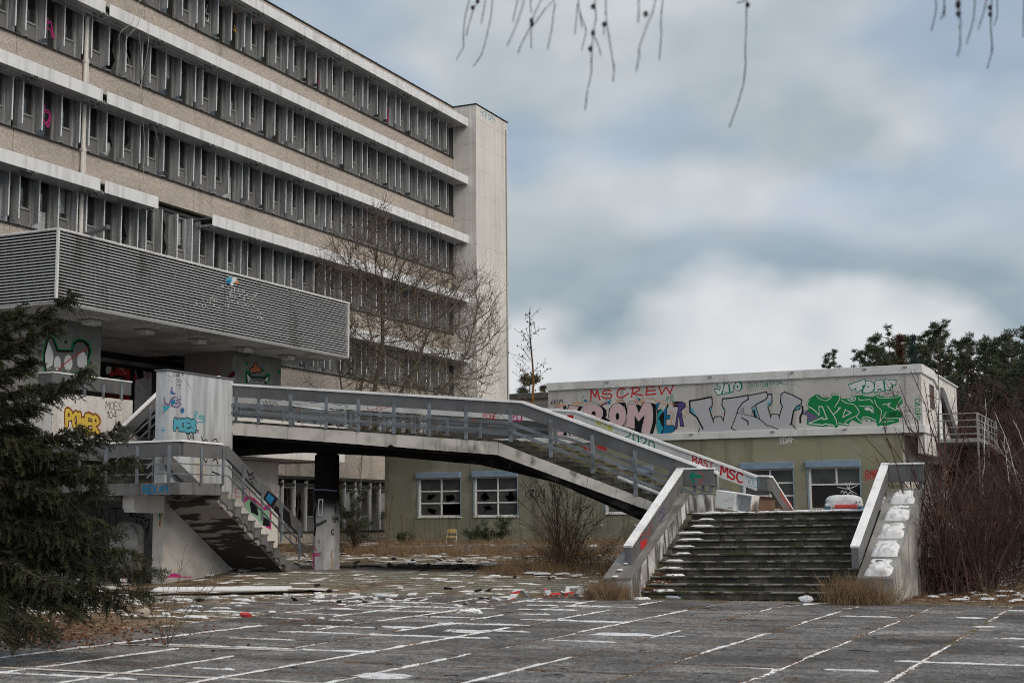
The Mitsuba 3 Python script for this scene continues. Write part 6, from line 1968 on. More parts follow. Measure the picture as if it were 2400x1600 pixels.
# the chair by the green wall: tubular frame, wooden seat and back, tipped backwards
ck = thing("wooden_chair", "old chair with yellow wooden seat and back on a pale frame, by the green wall", "chair")
CP = dict(c=(-26.6, 51.5, 0.86), yaw=0.35, pitch=0.0, roll=-0.12)
fr = MB()
for s in (-1, 1):
    fr.tube([(s * 0.20, 0.24, 0.0), (s * 0.19, 0.10, 0.30), (s * 0.18, -0.02, 0.60)], 0.012, 6).tube([(s * 0.20, -0.22, 0.0), (s * 0.19, -0.06, 0.22), (s * 0.19, 0.16, 0.29)], 0.012, 6)
fr.tube([(-0.19, 0.02, 0.27), (0.19, 0.02, 0.27)], 0.010, 6).tube([(-0.18, -0.01, 0.57), (0.18, -0.01, 0.57)], 0.010, 6)
part("frame", ck, place(fr, **CP), "m_pvc", True)
part("seat", ck, place(MB().hull([(x * 0.19, y, z) for x in (-1, 1) for y, z in ((-0.18, 0.29), (0.17, 0.31), (-0.16, 0.31), (0.17, 0.33), (-0.20, 0.26))]), **CP), "m_yellowwood")
part("backrest", ck, place(MB().hull([(x * 0.17, y, z) for x in (-1, 1) for y, z in ((-0.02, 0.46), (-0.045, 0.62), (-0.005, 0.46), (-0.03, 0.62))]), **CP), "m_yellowwood")

# the cabinet lying at the top of the steps
cab = thing("white_cabinet", "white kitchen cabinet with one open compartment lying at the top of the outdoor steps", "cabinet")
CC = dict(c=(-10.62, 37.55, 2.30), yaw=-0.10, pitch=0.16, roll=0.0)
c_ = MB()
w2, d2, h2 = 0.52, 0.28, 0.24
c_.box(-w2, w2, -d2, d2, -h2, -h2 + 0.02).box(-w2, w2, -d2, d2, h2 - 0.02, h2).box(-w2, -w2 + 0.02, -d2, d2, -h2 + 0.02, h2 - 0.02).box(w2 - 0.02, w2, -d2, d2, -h2 + 0.02, h2 - 0.02).box(0.05, 0.07, -d2 + 0.004, d2, -h2 + 0.02, h2 - 0.02)
part("carcass", cab, place(c_, **CC), "m_plastic_white")
part("back", cab, place(MB().box(-w2 + 0.02, w2 - 0.02, d2 - 0.012, d2 - 0.004, -h2 + 0.02, h2 - 0.02), **CC), "m_trim")
dk = part("door", cab, place(MB().cbox(-w2 + 0.004, 0.055, -d2 - 0.02, -d2 - 0.002, -h2 + 0.004, h2 - 0.004, 0.004), **CC), "m_plastic_white")
part("handle", dk, place(MB().box(-0.10, -0.06, -d2 - 0.035, -d2 - 0.02, -h2 + 0.05, -h2 + 0.07).box(-0.03, -0.01, -d2 - 0.035, -d2 - 0.02, -h2 + 0.05, -h2 + 0.08), **CC), "m_darkseal")
# cardboard box next to it
cb_ = thing("cardboard_box", "brown cardboard box with loose flaps between the white cabinet and the far railing", "box")
part("body", cb_, place(MB().box(-0.21, 0.21, -0.2, 0.2, -0.19, 0.16), (-9.78, 37.5, 2.19), 0.3, 0.05), "m_cardboard")
part("flap", cb_, place(MB().hull([(-0.21, -0.2, 0.16), (0.21, -0.2, 0.16), (0.19, -0.29, 0.21), (-0.19, -0.29, 0.24), (-0.21, -0.195, 0.165), (0.21, -0.195, 0.165)]), (-9.78, 37.5, 2.19), 0.3, 0.05), "m_cardboard")
part("flap", cb_, place(MB().hull([(0.21, -0.2, 0.16), (0.21, 0.2, 0.16), (0.27, 0.19, 0.02), (0.27, -0.19, 0.0), (0.214, -0.2, 0.165), (0.214, 0.2, 0.165)]), (-9.78, 37.5, 2.19), 0.3, 0.05), "m_cardboard")


# the plastic play house
def playhouse(c, yaw, s, label, red):
    t = thing("plastic_playhouse", label, "toy")
    K = dict(c=c, yaw=yaw)
    dome = trimesh.creation.icosphere(3, 1.0)
    v = np.array(dome.vertices)
    v = np.sign(v) * np.abs(v) ** 0.62 * np.array([0.47, 0.33, 0.22]) * s
    v[:, 2] = np.maximum(v[:, 2], -0.02)
    part("roof", t, place(MB().add(v + [0, 0, 0.20 * s], dome.faces), **K), "m_plastic_white", 40)
    part("wall", t, place(MB().cbox(-0.47 * s, 0.47 * s, -0.30 * s, 0.30 * s, 0.10 * s, 0.20 * s, 0.03 * s), **K), "m_plastic_white")
    part("base", t, place(MB().cbox(-0.48 * s, 0.48 * s, -0.31 * s, 0.31 * s, -0.06, 0.11 * s, 0.02), **K), "m_plastic_blue")
    arch = [(-0.32, -0.05), (0.27, -0.05), (0.27, 0.15), (0.18, 0.26), (0.0, 0.30), (-0.2, 0.27), (-0.32, 0.15)]
    part("arch", t, place(MB().ext("y", [(x * s, z * s) for x, z in arch], -0.345 * s, -0.30 * s), **K), "m_plastic_white")
    for x in (-0.42, 0.34, 0.42):
        part("latch", t, place(MB().tube([(x * s, -0.30 * s, 0.22 * s), (x * s, -0.335 * s, 0.22 * s)], 0.022 * s, 8), **K), "m_plastic_blue")
    if red:
        part("red_bar", t, place(MB().tube([(-0.20 * s, -0.40 * s, 0.07), (0.36 * s, -0.40 * s, 0.07)], 0.095 * s, 12), **K), "m_plastic_red", 40)


playhouse((-7.62, 37.1, 2.02), 0.12, 1.0, "white domed plastic toy house with a blue base and a red roll in front", True)
playhouse((-6.72, 37.6, 2.02), -0.5, 0.85, "second white plastic toy part, right behind the one with the red roll", False)

# long white board and rubbish on the court
bdm = MB()
bdm.cbox(-1.75, 1.75, -0.42, 0.42, 0.0, 0.045, 0.006)
solid("white_board", "long white snow-dusted board lying flat before the stair with the tall wall", "board", place(bdm, (-22.4, 30.35, 0.11), 0.44, 0.0, 0.05), "m_board")
solid("white_board", "second white board half under the long one, at its right end", "board", place(MB().cbox(-0.9, 0.9, -0.3, 0.3, 0, 0.03, 0.004), (-20.9, 31.3, 0.10), 0.3, 0.02, -0.04), "m_board")


def crumple(seed, c, r3, m, name, label, cat, n=60, group=None):
    """A crushed piece of packaging: a hull with pushed-in facets."""
    r = np.random.default_rng(seed)
    h = trimesh.convex.convex_hull(rand_unit(r, n) * np.asarray(r3))
    h = h.subdivide()
    v = np.array(h.vertices)
    v *= (1 + 0.35 * (meshkit.noise(v * 14 + seed, seed) - 0.5))[:, None]
    v[:, 2] -= v[:, 2].min()
    return solid(name, label, cat, MB().add(v + np.asarray(c), h.faces), m, group=group)


k = thing("torn_carton", "torn red and silver drinks carton lying open, left of the red scraps before the shrub", "carton")
part("panel", k, MB().hull([(-14.05, 29.98, 0.02), (-13.83, 29.90, 0.02), (-13.92, 30.15, 0.26), (-13.70, 30.08, 0.24), (-14.04, 29.98, 0.03), (-13.69, 30.08, 0.25)]), "m_redcarton")
part("panel", k, MB().hull([(-13.92, 30.15, 0.26), (-13.70, 30.08, 0.25), (-13.58, 30.30, 0.02), (-13.45, 30.12, 0.02), (-13.69, 30.09, 0.26), (-13.46, 30.12, 0.03)]), "m_film")
r_ = np.random.default_rng(7)
ORD = ["first", "second", "third", "fourth", "fifth", "last"]
for i in range(6):                                                  # torn, folded pieces of packaging
    cx_, cy_ = -13.45 + 0.22 * i + r_.normal(0, 0.05), 31.0 + r_.normal(0, 0.3)
    k = thing("red_scrap", ORD[i] + " from the left of the torn red and white packaging scraps before the fan-shaped shrub", "litter", "red and white packaging scraps")
    for j in range(3):
        w_, h_ = r_.uniform(0.07, 0.15), r_.uniform(0.05, 0.11)
        q_ = np.array([(-w_, -h_, 0), (w_, -h_ * r_.uniform(0.5, 1), 0), (w_ * r_.uniform(0.5, 1), h_, 0.02), (-w_ * r_.uniform(0.4, 1), h_ * 0.8, 0.0)])
        q_ = np.vstack([q_, q_ + [0, 0, 0.004]])
        part("panel", k, place(MB().hull(q_), (cx_ + r_.normal(0, 0.06), cy_ + r_.normal(0, 0.05), 0.09 + 0.03 * j), r_.uniform(0, 6), r_.normal(0, 0.5), r_.normal(0, 0.6)), "m_redcarton" if (i + j) % 3 else "m_film")
crumple(210, (-16.38, 22.98, 0.0), (0.15, 0.09, 0.07), "m_plastic_red", "red_dish", "small crushed red plastic dish on the left of the court", "litter", 40)
crumple(211, (-17.9, 21.8, 0.05), (0.15, 0.11, 0.10), "m_stone", "beige_stone", "rounded beige stone near the yew", "stone", 60)
crumple(212, (-5.5, 35.6, 0.02), (0.34, 0.2, 0.16), "m_film", "plastic_bag", "crumpled pale plastic bag at the foot of the thicket", "bag", 50)
crumple(213, (-7.3, 31.1, 0.02), (0.18, 0.1, 0.07), "m_snow", "white_rag", "white rag with snow at the foot of the steps", "rag", 40)
crumple(214, (-27.2, 32.2, 0.15), (0.16, 0.09, 0.08), "m_redcarton", "red_bag", "crumpled red bag on the ground left of the tall stair wall", "bag", 40)
crumple(215, (-16.9, 29.3, 0.05), (0.35, 0.12, 0.05), "m_snow", "white_sheet", "white crumpled sheet at the right end of the boards", "litter", 40)
crumple(216, (-27.4, 32.6, 0.2), (0.6, 0.5, 0.9), "m_oldconcrete", "concrete_block", "grey broken concrete block under the landing of the stair", "block", 40)
k = thing("plastic_bottle", "clear plastic bottle with a green cap lying at the foot of the steps", "bottle")
bp = np.array([(-10.62, 31.42, 0.05), (-10.50, 31.38, 0.05), (-10.34, 31.33, 0.05), (-10.27, 31.31, 0.05), (-10.24, 31.30, 0.05)])
part("body", k, MB().tube(bp, [0.042, 0.046, 0.044, 0.018, 0.014], 12), "m_film", True)
part("cap", k, MB().tube([(-10.24, 31.30, 0.05), (-10.21, 31.29, 0.05)], 0.016, 10), "paint_dgreen")
solid("metal_cover", "flat grey round metal cover with snow in front of the steps", "cover", MB().tube([(-7.4, 30.45, 0.012), (-7.4, 30.45, 0.035)], 0.2, 18), "m_band")
# burnt heap behind the small pavers
bh = MB()
r_ = np.random.default_rng(30)
for _ in range(110):
    x, y = -20.4 + r_.normal(0, 1.3), 38.6 + r_.normal(0, 0.6)
    m = rot_box((x, y, float(ground_z(x, y)) + r_.uniform(0, 0.06)), r_.uniform(0.05, 0.35), r_.uniform(0.02, 0.06), r_.uniform(0.01, 0.03), r_.uniform(0, 3.1), r_.normal(0, 0.10), r_.normal(0, 0.3), 0.004)
    bh.add(m.v[0], m.f[0])
solid("burnt_debris", "black heap of burnt boards and ash on the ground behind the court", "debris", bh, "m_char", kind="stuff")
solid("white_plate", "white flat panel lying beside the burnt heap", "panel", place(MB().cbox(-0.55, 0.55, -0.25, 0.25, 0, 0.05, 0.01), (-18.9, 39.6, 0.48), 0.3, 0.06), "m_board")
# small rubbish
r_ = np.random.default_rng(99)
b1, b2 = MB(), MB()
for i in range(150):
    x, y = (r_.uniform(-31, -12.6), r_.uniform(33, 50)) if i < 110 else (r_.uniform(-22, -14), r_.uniform(27, 33))
    if ((x + 19.9) / 4.6) ** 2 + ((y - 38.2) / 2.2) ** 2 < 1:
        continue
    m = rot_box((x, y, float(ground_z(x, y)) + 0.03), r_.uniform(0.03, 0.16), r_.uniform(0.02, 0.08), r_.uniform(0.005, 0.03), r_.uniform(0, 3), r_.normal(0, 0.2), r_.normal(0, 0.2), 0.003)
    (b1 if i % 3 else b2).add(m.v[0], m.f[0])
solid("rubbish", "small pale scraps of rubbish strewn over the ground before the annexe", "litter", b1, "m_board", kind="stuff")
solid("rubbish", "small dark scraps of rubbish strewn over the ground before the annexe", "litter", b2, "m_char", kind="stuff")
sb_ = MB()
for _ in range(60):
    x, y = r_.uniform(-16, 0), r_.uniform(14, 30)
    a = r_.uniform(0, 3.1)
    L = r_.uniform(0.06, 0.3)
    p = np.array([x, y, 0.018])
    sb_.tube([p, p + [L * 0.5 * math.cos(a), L * 0.5 * math.sin(a), 0.01], p + [L * math.cos(a + 0.2), L * math.sin(a + 0.2), 0.0]], 0.005, 4)
solid("fallen_twigs", "short dark twigs lying on the slabs of the court", "twigs", sb_, "m_darktwig", kind="stuff")

# ------------------------------------------------------------------ sprayed lettering and pictures: flat paint on the walls
# each wall: origin, direction along the wall, outward normal, and the thing that carries the paint
WALLS = {"ann_up": ((0, AY, 0), (1, 0, 0), (0, -1, 0), ann), "ann_lo": ((0, AY, 0), (1, 0, 0), (0, -1, 0), ann), "ann_win": ((0, 54.094, 0), (1, 0, 0), (0, -1, 0), ann), "bri_far": ((0, 39.68, 0), (1, 0, 0), (0, -1, 0), bri),
         "ter": ((TXF, 0, 0), (0, 1, 0), (1, 0, 0), ter), "shaft": ((WX, 0, 0), (0, 1, 0), (1, 0, 0), dog), "land": ((0, 30.84, 0), (1, 0, 0), (0, -1, 0), dog), "lowrail": ((-24.16, 0, 0), (0, 1, 0), (1, 0, 0), dog),
         "under": ((-32.0, 0, 0), (0, 1, 0), (1, 0, 0), ter), "dark": ((-33.385, 0, 0), (0, 1, 0), (1, 0, 0), ter), "arrow": ((0, 35.66, 0), (1, 0, 0), (0, -1, 0), stp), "leftband": ((-11.53, 0, 0), (0, 1, 0), (1, 0, 0), stp),
         "pil1": ((-30.6, 0, 0), (0, 1, 0), (1, 0, 0), can), "pil2": ((-30.8, 0, 0), (0, 1, 0), (1, 0, 0), can), "pil2s": ((0, 42.15, 0), (1, 0, 0), (0, -1, 0), can), "ent": ((EX, 0, 0), (0, 1, 0), (1, 0, 0), ent), "can": ((XC, 0, 0), (0, 1, 0), (1, 0, 0), can),
         "tower": ((TX, 0, 0), (0, 1, 0), (1, 0, 0), blk), "glass": ((GX + 0.004, 0, 0), (0, 1, 0), (1, 0, 0), blk), "farband2": ((-10.28, 0, 0), (0, 1, 0), (1, 0, 0), bri),
         "pierA": ((-23.72 + 0.385 * 0.7071, 37.45 - 0.385 * 0.7071, 0), (0.7071, 0.7071, 0), (0.7071, -0.7071, 0), bri), "pierB": ((-23.72, 37.45 - 0.385, 0), (1, 0, 0), (0, -1, 0), bri)}
# one line per wall ("@wall|label") followed by its strokes and fills: colour | L(ine) or F(ill), s = smoothed, width in mm | points along and up the wall in mm
SPRAY = """
@ann_up|large pink KROM piece with black shadows
peach|F0|-21766,6620 -21791,6588 -21858,6564 -21954,6553 -22061,6557 -22158,6576 -22224,6606 -22248,6640 -22223,6673 -22156,6697 -22059,6708 -21952,6704 -21856,6685 -21790,6655
peach|F0|-22442,6558 -22473,6531 -22559,6512 -22682,6504 -22819,6509 -22943,6527 -23028,6554 -23059,6583 -23028,6611 -22942,6630 -22818,6638 -22681,6632 -22557,6615 -22472,6588
peach|F0|-19918,6647 -19937,6623 -19990,6604 -20065,6596 -20148,6600 -20223,6614 -20275,6637 -20293,6663 -20274,6688 -20221,6706 -20146,6714 -20063,6711 -19988,6696 -19936,6674
peach|F0|-21400,6591 -21419,6568 -21472,6552 -21549,6544 -21634,6548 -21711,6561 -21764,6582 -21783,6606 -21763,6629 -21710,6645 -21633,6652 -21547,6649 -21471,6635 -21418,6614
peach|F0|-20656,6575 -20673,6550 -20722,6531 -20792,6523 -20869,6526 -20938,6540 -20986,6563 -21003,6589 -20985,6614 -20937,6633 -20867,6641 -20790,6638 -20720,6624 -20673,6601
peach|F0|-18957,6563 -18987,6529 -19069,6504 -19186,6493 -19317,6498 -19434,6519 -19515,6551 -19543,6588 -19514,6622 -19431,6647 -19313,6658 -19183,6652 -19066,6632 -18986,6600
black|F0|-21720,6514 -21464,6555 -21146,6536 -20878,6466 -20692,6296 -20674,6059 -20745,5973 -20573,5879 -20726,5208 -21168,5221 -21739,5239
black|F0|-20618,6057 -20582,6321 -20421,6521 -20201,6577 -19858,6563 -19776,6289 -19810,5793 -19940,5505 -20345,5504 -20561,5672
black|F0|-19762,6538 -19222,6437 -19186,6383 -19096,6549 -18790,6524 -18562,6451 -18525,6008 -18547,5690 -18711,5159 -19184,5261 -19857,5575
black|F0|-22978,6505 -22475,6545 -22476,5292 -22928,5291
black|F0|-22394,6586 -21736,6485 -22114,5875 -21803,5241 -22347,5258 -22598,5832
pink|F0|-22953,6480 -22621,6527 -22620,5320 -22912,5311
pink|F0|-22355,6555 -21906,6480 -22339,5883 -21994,5262 -22299,5271 -22572,5831
pink|F0|-21688,6501 -21464,6534 -21147,6509 -20952,6409 -20857,6243 -20860,6066 -20967,5893 -21094,5838 -20852,5226 -21167,5236 -21387,5790 -21414,5244 -21707,5253
black|F0|-21341,6247 -21183,6256 -21160,6077 -21343,6143
pink|F0|-19849,6023 -19870,5864 -19925,5722 -20008,5611 -20112,5542 -20226,5520 -20339,5549 -20441,5626 -20521,5743 -20571,5889 -20586,6050 -20565,6209 -20510,6352 -20426,6463 -20322,6533 -20207,6553 -20094,6523 -19993,6446 -19913,6328 -19864,6182
black|F0|-20133,6010 -20142,5946 -20164,5896 -20196,5869 -20231,5870 -20262,5900 -20282,5951 -20289,6015 -20280,6079 -20257,6129 -20226,6156 -20191,6155 -20160,6125 -20139,6074
pink|F0|-19747,6508 -19407,6459 -19275,6109 -19060,6530 -18790,6507 -18702,6305 -18678,5985 -18732,5609 -18873,5185 -19183,5305 -19163,5508 -19054,5882 -19030,6041 -19297,5760 -19461,6028 -19472,5460 -19848,5595 -19796,6026
white|Ls18|-21707,5253 -21688,6501 -21464,6534 -21147,6509 -20952,6409 -20857,6243 -20860,6066
white|Ls18|-18790,6507 -18702,6305 -18678,5985 -18732,5609 -18873,5185
white|Ls18|-19923,6412 -19841,6145 -19846,5853 -19938,5592
white|Ls17|-19275,6109 -19030,6041
violet|Ls74|-20909,6505 -20672,6575 -20546,6570
blue|F0|-21544,6721 -21558,6685 -21591,6664 -21633,6666 -21666,6690 -21678,6727 -21665,6763 -21631,6784 -21590,6783 -21557,6759
blue|F0|-20508,6598 -20521,6561 -20556,6538 -20599,6540 -20633,6565 -20646,6604 -20632,6642 -20597,6664 -20554,6662 -20520,6637
blue|F0|-21663,6899 -21669,6883 -21683,6874 -21701,6875 -21715,6886 -21721,6901 -21715,6917 -21700,6926 -21682,6925 -21668,6915
blue|F0|-21757,6820 -21761,6808 -21773,6800 -21787,6801 -21798,6809 -21802,6822 -21797,6834 -21786,6841 -21772,6840 -21761,6832
blue|F0|-21707,6728 -21712,6714 -21725,6706 -21741,6707 -21754,6716 -21758,6730 -21753,6744 -21740,6752 -21724,6752 -21712,6742
blue|F0|-20686,6635 -20691,6621 -20704,6613 -20720,6614 -20732,6623 -20737,6637 -20732,6651 -20719,6659 -20703,6658 -20691,6649
blue|F0|-19186,6661 -19199,6627 -19230,6607 -19268,6608 -19299,6631 -19310,6666 -19297,6700 -19266,6720 -19228,6718 -19197,6695
blue|F0|-19356,6814 -19362,6799 -19376,6790 -19393,6791 -19407,6801 -19412,6817 -19406,6832 -19392,6841 -19375,6840 -19361,6830
blue|F0|-19287,6738 -19291,6726 -19302,6719 -19315,6720 -19326,6728 -19330,6740 -19326,6752 -19315,6759 -19301,6758 -19291,6750
blue|F0|-19344,6667 -19348,6655 -19359,6648 -19372,6649 -19383,6657 -19387,6669 -19383,6681 -19372,6688 -19358,6687 -19348,6679
blue|F0|-20468,6700 -20477,6676 -20499,6662 -20526,6663 -20548,6679 -20556,6704 -20547,6727 -20525,6742 -20498,6740 -20476,6724
teal|Ls15|-21847,6549 -21718,6663 -21462,6682 -21208,6627 -20956,6528
teal|Ls14|-20138,6598 -20011,6695 -19857,6586
grey|L15|-19684,6520 -19676,6617 -19327,6579 -19329,6476
@ann_up|red spray lettering MS CREW
red|L66|-21376,6708 -21353,7153 -21173,6848 -21089,7141 -20969,6721
red|Ls63|-20490,7079 -20662,7122 -20821,7055 -20823,6958 -20571,6955 -20446,6876 -20542,6777 -20731,6776 -20888,6860
red|Ls63|-19860,7115 -19984,7156 -20141,7099 -20216,6925 -20147,6789 -19959,6790 -19723,6933
red|L60|-19586,6780 -19511,7158
red|Ls60|-19604,7127 -19393,7162 -19239,7117 -19272,7030 -19506,6923 -19306,6879 -19091,6823
red|L60|-18608,7161 -18898,7189 -18952,6840 -18528,6863
red|L60|-18933,7000 -18550,7009
red|L60|-18408,7224 -18294,6841 -18090,7122 -17929,6854 -17754,7252
@ann_up|blue and purple KER lettering with orange lines
orange|Ls27|-18393,6482 -18120,6442 -17638,6393
orange|Ls27|-17277,6393 -17162,6187
orange|Ls26|-17977,6089 -17796,6053 -17894,5724 -17913,5581 -18109,5573
orange|Ls27|-17451,6025 -17290,5847
orange|Ls26|-17342,6194 -17168,5971
orange|Ls26|-18378,5800 -18227,5736
orange|Ls27|-19155,6703 -18664,6668 -18483,6544 -18178,6574
orange|Ls26|-18119,6485 -18125,6253
orange|Ls26|-17627,5542 -17418,5521
black|F0|-18583,6452 -18362,6518 -18491,6181 -18322,6255 -18203,6141 -18045,6438 -17985,6378 -18065,6222 -18076,5997 -17933,6015 -17938,5813 -18098,5804 -18115,5573 -17792,5577 -17728,5367 -17905,5258 -18293,5213 -18453,5120 -18547,5574 -18494,6036
blue|F0|-18559,6439 -18399,6491 -18496,6216
teal|F0|-18456,6092 -18307,6226 -18225,6118 -18373,5985 -18431,5859 -18239,5448 -18452,5148 -18529,5573 -18483,5977
blue|F0|-18192,6204 -18055,6401 -18089,6194 -18100,5975 -17955,5995 -17958,5834 -18122,5825 -18140,5554 -17814,5554 -17758,5374 -17910,5281 -18293,5242 -18221,5447
black|F0|-17678,6452 -17485,6505 -17287,6468 -17280,6278 -17464,6124 -17358,5499 -17523,5493 -17588,5944 -17649,5405 -17775,5403 -17678,5947 -17596,6261
purple|F0|-17652,6425 -17485,6482 -17312,6446 -17325,6285 -17493,6142 -17388,5523 -17502,5515 -17579,6059 -17666,5434 -17744,5425 -17654,5946 -17565,6289
@ann_up|silver WSW piece with thick black outlines
silver|F0|-17092,6500 -16213,6621 -16176,6319 -16313,6168 -16149,5662 -16116,5803 -15822,5835 -15725,5647 -15645,6099 -15766,6274 -15744,6544 -14709,6633 -13968,6741 -13874,6642 -13738,6641 -13748,6305 -13924,6144 -13817,5747 -13757,5857 -13516,5834 -13472,5706 -13345,6148 -13414,6291 -13378,6620 -13249,6698 -12580,6362 -12614,6197 -12653,6015 -12873,5957 -13036,5435 -12967,5410 -12860,5254 -12682,5145 -13383,5140 -13953,5123 -15027,5129 -16976,5131 -16780,5256 -16723,5391 -16584,5392 -16825,5858 -17102,6069
cyan|F0|-17083,6270 -16965,6179 -16853,5916 -17102,6069
cyan|F0|-16284,6166 -16193,6234 -16196,6120 -16257,6065
cyan|F0|-15752,6245 -15681,6185 -15698,6072 -15770,6132
cyan|F0|-14538,6084 -14434,6192 -14333,5752 -14403,5791
cyan|F0|-13957,6285 -13767,6418 -13799,6307 -13932,6172
cyan|F0|-13400,6374 -13346,6288 -13377,6206 -13418,6263
cyan|F0|-12846,6101 -12648,6176 -12666,6038 -12864,5990
black|L68|-17107,6515 -16658,6568 -16212,6641
black|L48|-16183,6634 -16167,6319 -16298,6167 -16135,5633
black|L40|-16133,5741 -16086,5842 -15822,5844 -15725,5647
black|L43|-15732,5704 -15651,6099 -15775,6274 -15750,6530
black|L54|-15744,6544 -15218,6578 -14723,6642
black|L48|-14718,6642 -14684,6499 -14934,6354 -15084,6162 -15171,5967
black|L37|-15162,5967 -15302,5632 -15427,5354
black|L68|-17107,6515 -17099,6069
black|L63|-17100,6055 -16825,5858 -16585,5378
black|L40|-16717,5397 -16796,5228 -16991,5134
black|L43|-15397,5367 -15198,5219 -15041,5138
black|L43|-14666,6637 -14319,6681 -13960,6749
black|L48|-13971,6742 -13898,6606 -13980,6455 -14401,6261
black|L37|-14389,6261 -14565,6141 -14528,5942 -14375,5768
black|L26|-15171,5967 -14489,5794 -14207,5644 -13944,5402
black|L37|-14413,6242 -14264,5679
black|L68|-14474,6025 -14455,5785
black|L24|-14911,6155 -15025,6023 -14910,5979 -14884,6097 -14917,6155
black|L51|-14980,5762 -14739,5612 -14743,5471
black|L34|-14614,5839 -14247,5673 -13969,5417 -13870,5408 -13576,5278 -13391,5146
black|L43|-13874,6653 -13752,6647 -13748,6305 -13924,6144 -13812,5719
black|L35|-13816,5769 -13756,5871 -13516,5839 -13465,5678
black|L43|-13475,5790 -13342,6148 -13417,6291 -13378,6631 -13248,6709 -12915,6563 -12572,6368 -12602,6202 -12789,6126 -12907,5964 -13036,5440
black|L40|-12642,6170 -12659,6015 -12879,5963
black|L40|-13079,5428 -12967,5424 -12874,5268 -12654,5144
black|L80|-12560,6117 -12545,5922 -12658,5704 -12665,5497
black|L59|-12913,5936 -13018,5467
@ann_up|small white JATO bubble letters outlined in dark green
dgreen|F0|-15960,7242 -15643,7244 -15669,6940 -15784,6708 -15952,6675 -16110,6951 -15938,6989 -15866,6906 -15837,7033 -15966,7039
dgreen|F0|-15639,7170 -15470,7150 -15434,6750 -15578,6739 -15606,6794 -15646,6708 -15775,6713
dgreen|F0|-15554,7268 -15176,7250 -15199,7029 -15269,7021 -15293,6789 -15446,6767 -15451,7081 -15548,7091
dgreen|F0|-14918,7019 -14932,6937 -14969,6869 -15022,6825 -15083,6811 -15144,6830 -15194,6879 -15227,6951 -15237,7034 -15222,7116 -15186,7184 -15133,7229 -15071,7242 -15010,7223 -14960,7174 -14928,7102
white|F0|-15926,7206 -15685,7206 -15709,6956 -15812,6749 -15933,6715 -16057,6926 -15933,6943 -15859,6860 -15789,7051 -15924,7063
white|F0|-15623,7135 -15506,7118 -15480,6786 -15545,6777 -15583,6853 -15662,6748 -15733,6746
white|F0|-15515,7227 -15217,7212 -15233,7065 -15309,7057 -15327,6825 -15409,6811 -15413,7108 -15512,7124
white|F0|-14985,7014 -14995,6949 -15022,6895 -15061,6860 -15105,6849 -15150,6864 -15186,6902 -15210,6959 -15217,7024 -15206,7089 -15179,7143 -15141,7179 -15096,7189 -15052,7174 -15015,7136 -14992,7079
dgreen|F0|-15081,6990 -15086,6963 -15097,6942 -15112,6930 -15129,6931 -15144,6944 -15154,6966 -15157,6993 -15152,7020 -15141,7041 -15126,7053 -15109,7052 -15094,7039 -15084,7017
@ann_up|thin green tag JATO TDAF KROM with an arrow
dgreen|Ls20|-14716,6938 -14713,6946
dgreen|Ls20|-14665,7138 -14601,7138
dgreen|Ls20|-14627,7138 -14631,6975 -14658,6934 -14683,6975
dgreen|Ls20|-14579,6934 -14528,7138 -14489,6935
dgreen|Ls20|-14557,7016 -14505,7016
dgreen|Ls19|-14467,7138 -14377,7138
dgreen|Ls20|-14422,7138 -14431,6935
dgreen|Ls19|-14317,7138 -14353,7098 -14363,7027 -14342,6945 -14303,6945 -14278,7017 -14286,7108 -14317,7138
dgreen|Ls20|-14250,6940 -14247,6948
dgreen|Ls20|-14212,7139 -14122,7139
dgreen|Ls20|-14167,7139 -14176,6936
dgreen|Ls20|-14113,6936 -14107,7139 -14050,7119 -14027,7038 -14055,6956 -14113,6936
dgreen|Ls20|-14008,6936 -13958,7139 -13919,6937
dgreen|Ls20|-13987,7017 -13936,7018
dgreen|Ls20|-13821,7139 -13898,7139 -13904,6937
dgreen|Ls20|-13900,7048 -13843,7048
dgreen|Ls20|-13787,6941 -13784,6949
dgreen|Ls20|-13812,6996 -13807,7154
dgreen|Ls20|-13719,7152 -13803,7067 -13724,6995
dgreen|Ls20|-13692,6994 -13683,7151 -13614,7142 -13608,7103 -13682,7073 -13604,6993
dgreen|Ls20|-13516,7148 -13556,7118 -13567,7063 -13542,6999 -13499,6999 -13471,7053 -13480,7124 -13516,7148
dgreen|Ls20|-13452,6990 -13433,7147 -13392,7052 -13345,7145 -13335,6988
dgreen|L16|-13278,7092 -13351,7022 -13253,6990
dgreen|L14|-13323,7021 -12958,6982
dgreen|F0|-12854,6966 -12862,6950 -12880,6944 -12898,6952 -12905,6968 -12897,6983 -12879,6989 -12861,6982
dgreen|F0|-12749,6933 -12756,6917 -12774,6912 -12792,6919 -12799,6935 -12791,6950 -12773,6956 -12755,6949
dgreen|F0|-12641,6886 -12649,6870 -12667,6865 -12684,6872 -12691,6888 -12683,6904 -12665,6909 -12648,6902
dgreen|Ls11|-13681,6920 -13411,6921
dgreen|Ls11|-14182,6864 -13967,6877
dgreen|Ls11|-14602,6849 -14357,6860
@ann_up|small green JATO tag under a halo
dgreen|Ls20|-18161,6563 -18159,6570
dgreen|Ls20|-18119,6737 -18065,6735
dgreen|Ls20|-18087,6736 -18090,6592 -18112,6557 -18133,6594
dgreen|Ls20|-18045,6554 -18003,6732 -17969,6551
dgreen|Ls21|-18027,6626 -17983,6624
dgreen|Ls20|-17951,6730 -17875,6727
dgreen|Ls20|-17913,6729 -17920,6549
dgreen|Ls21|-17824,6725 -17854,6690 -17862,6628 -17844,6555 -17812,6554 -17791,6616 -17798,6697 -17824,6725
dgreen|Ls20|-17766,6546 -17764,6553
dgreen|F0|-17794,6796 -17803,6772 -17826,6754 -17856,6749 -17886,6757 -17908,6776 -17915,6801 -17907,6825 -17884,6842 -17854,6848 -17824,6840 -17802,6821
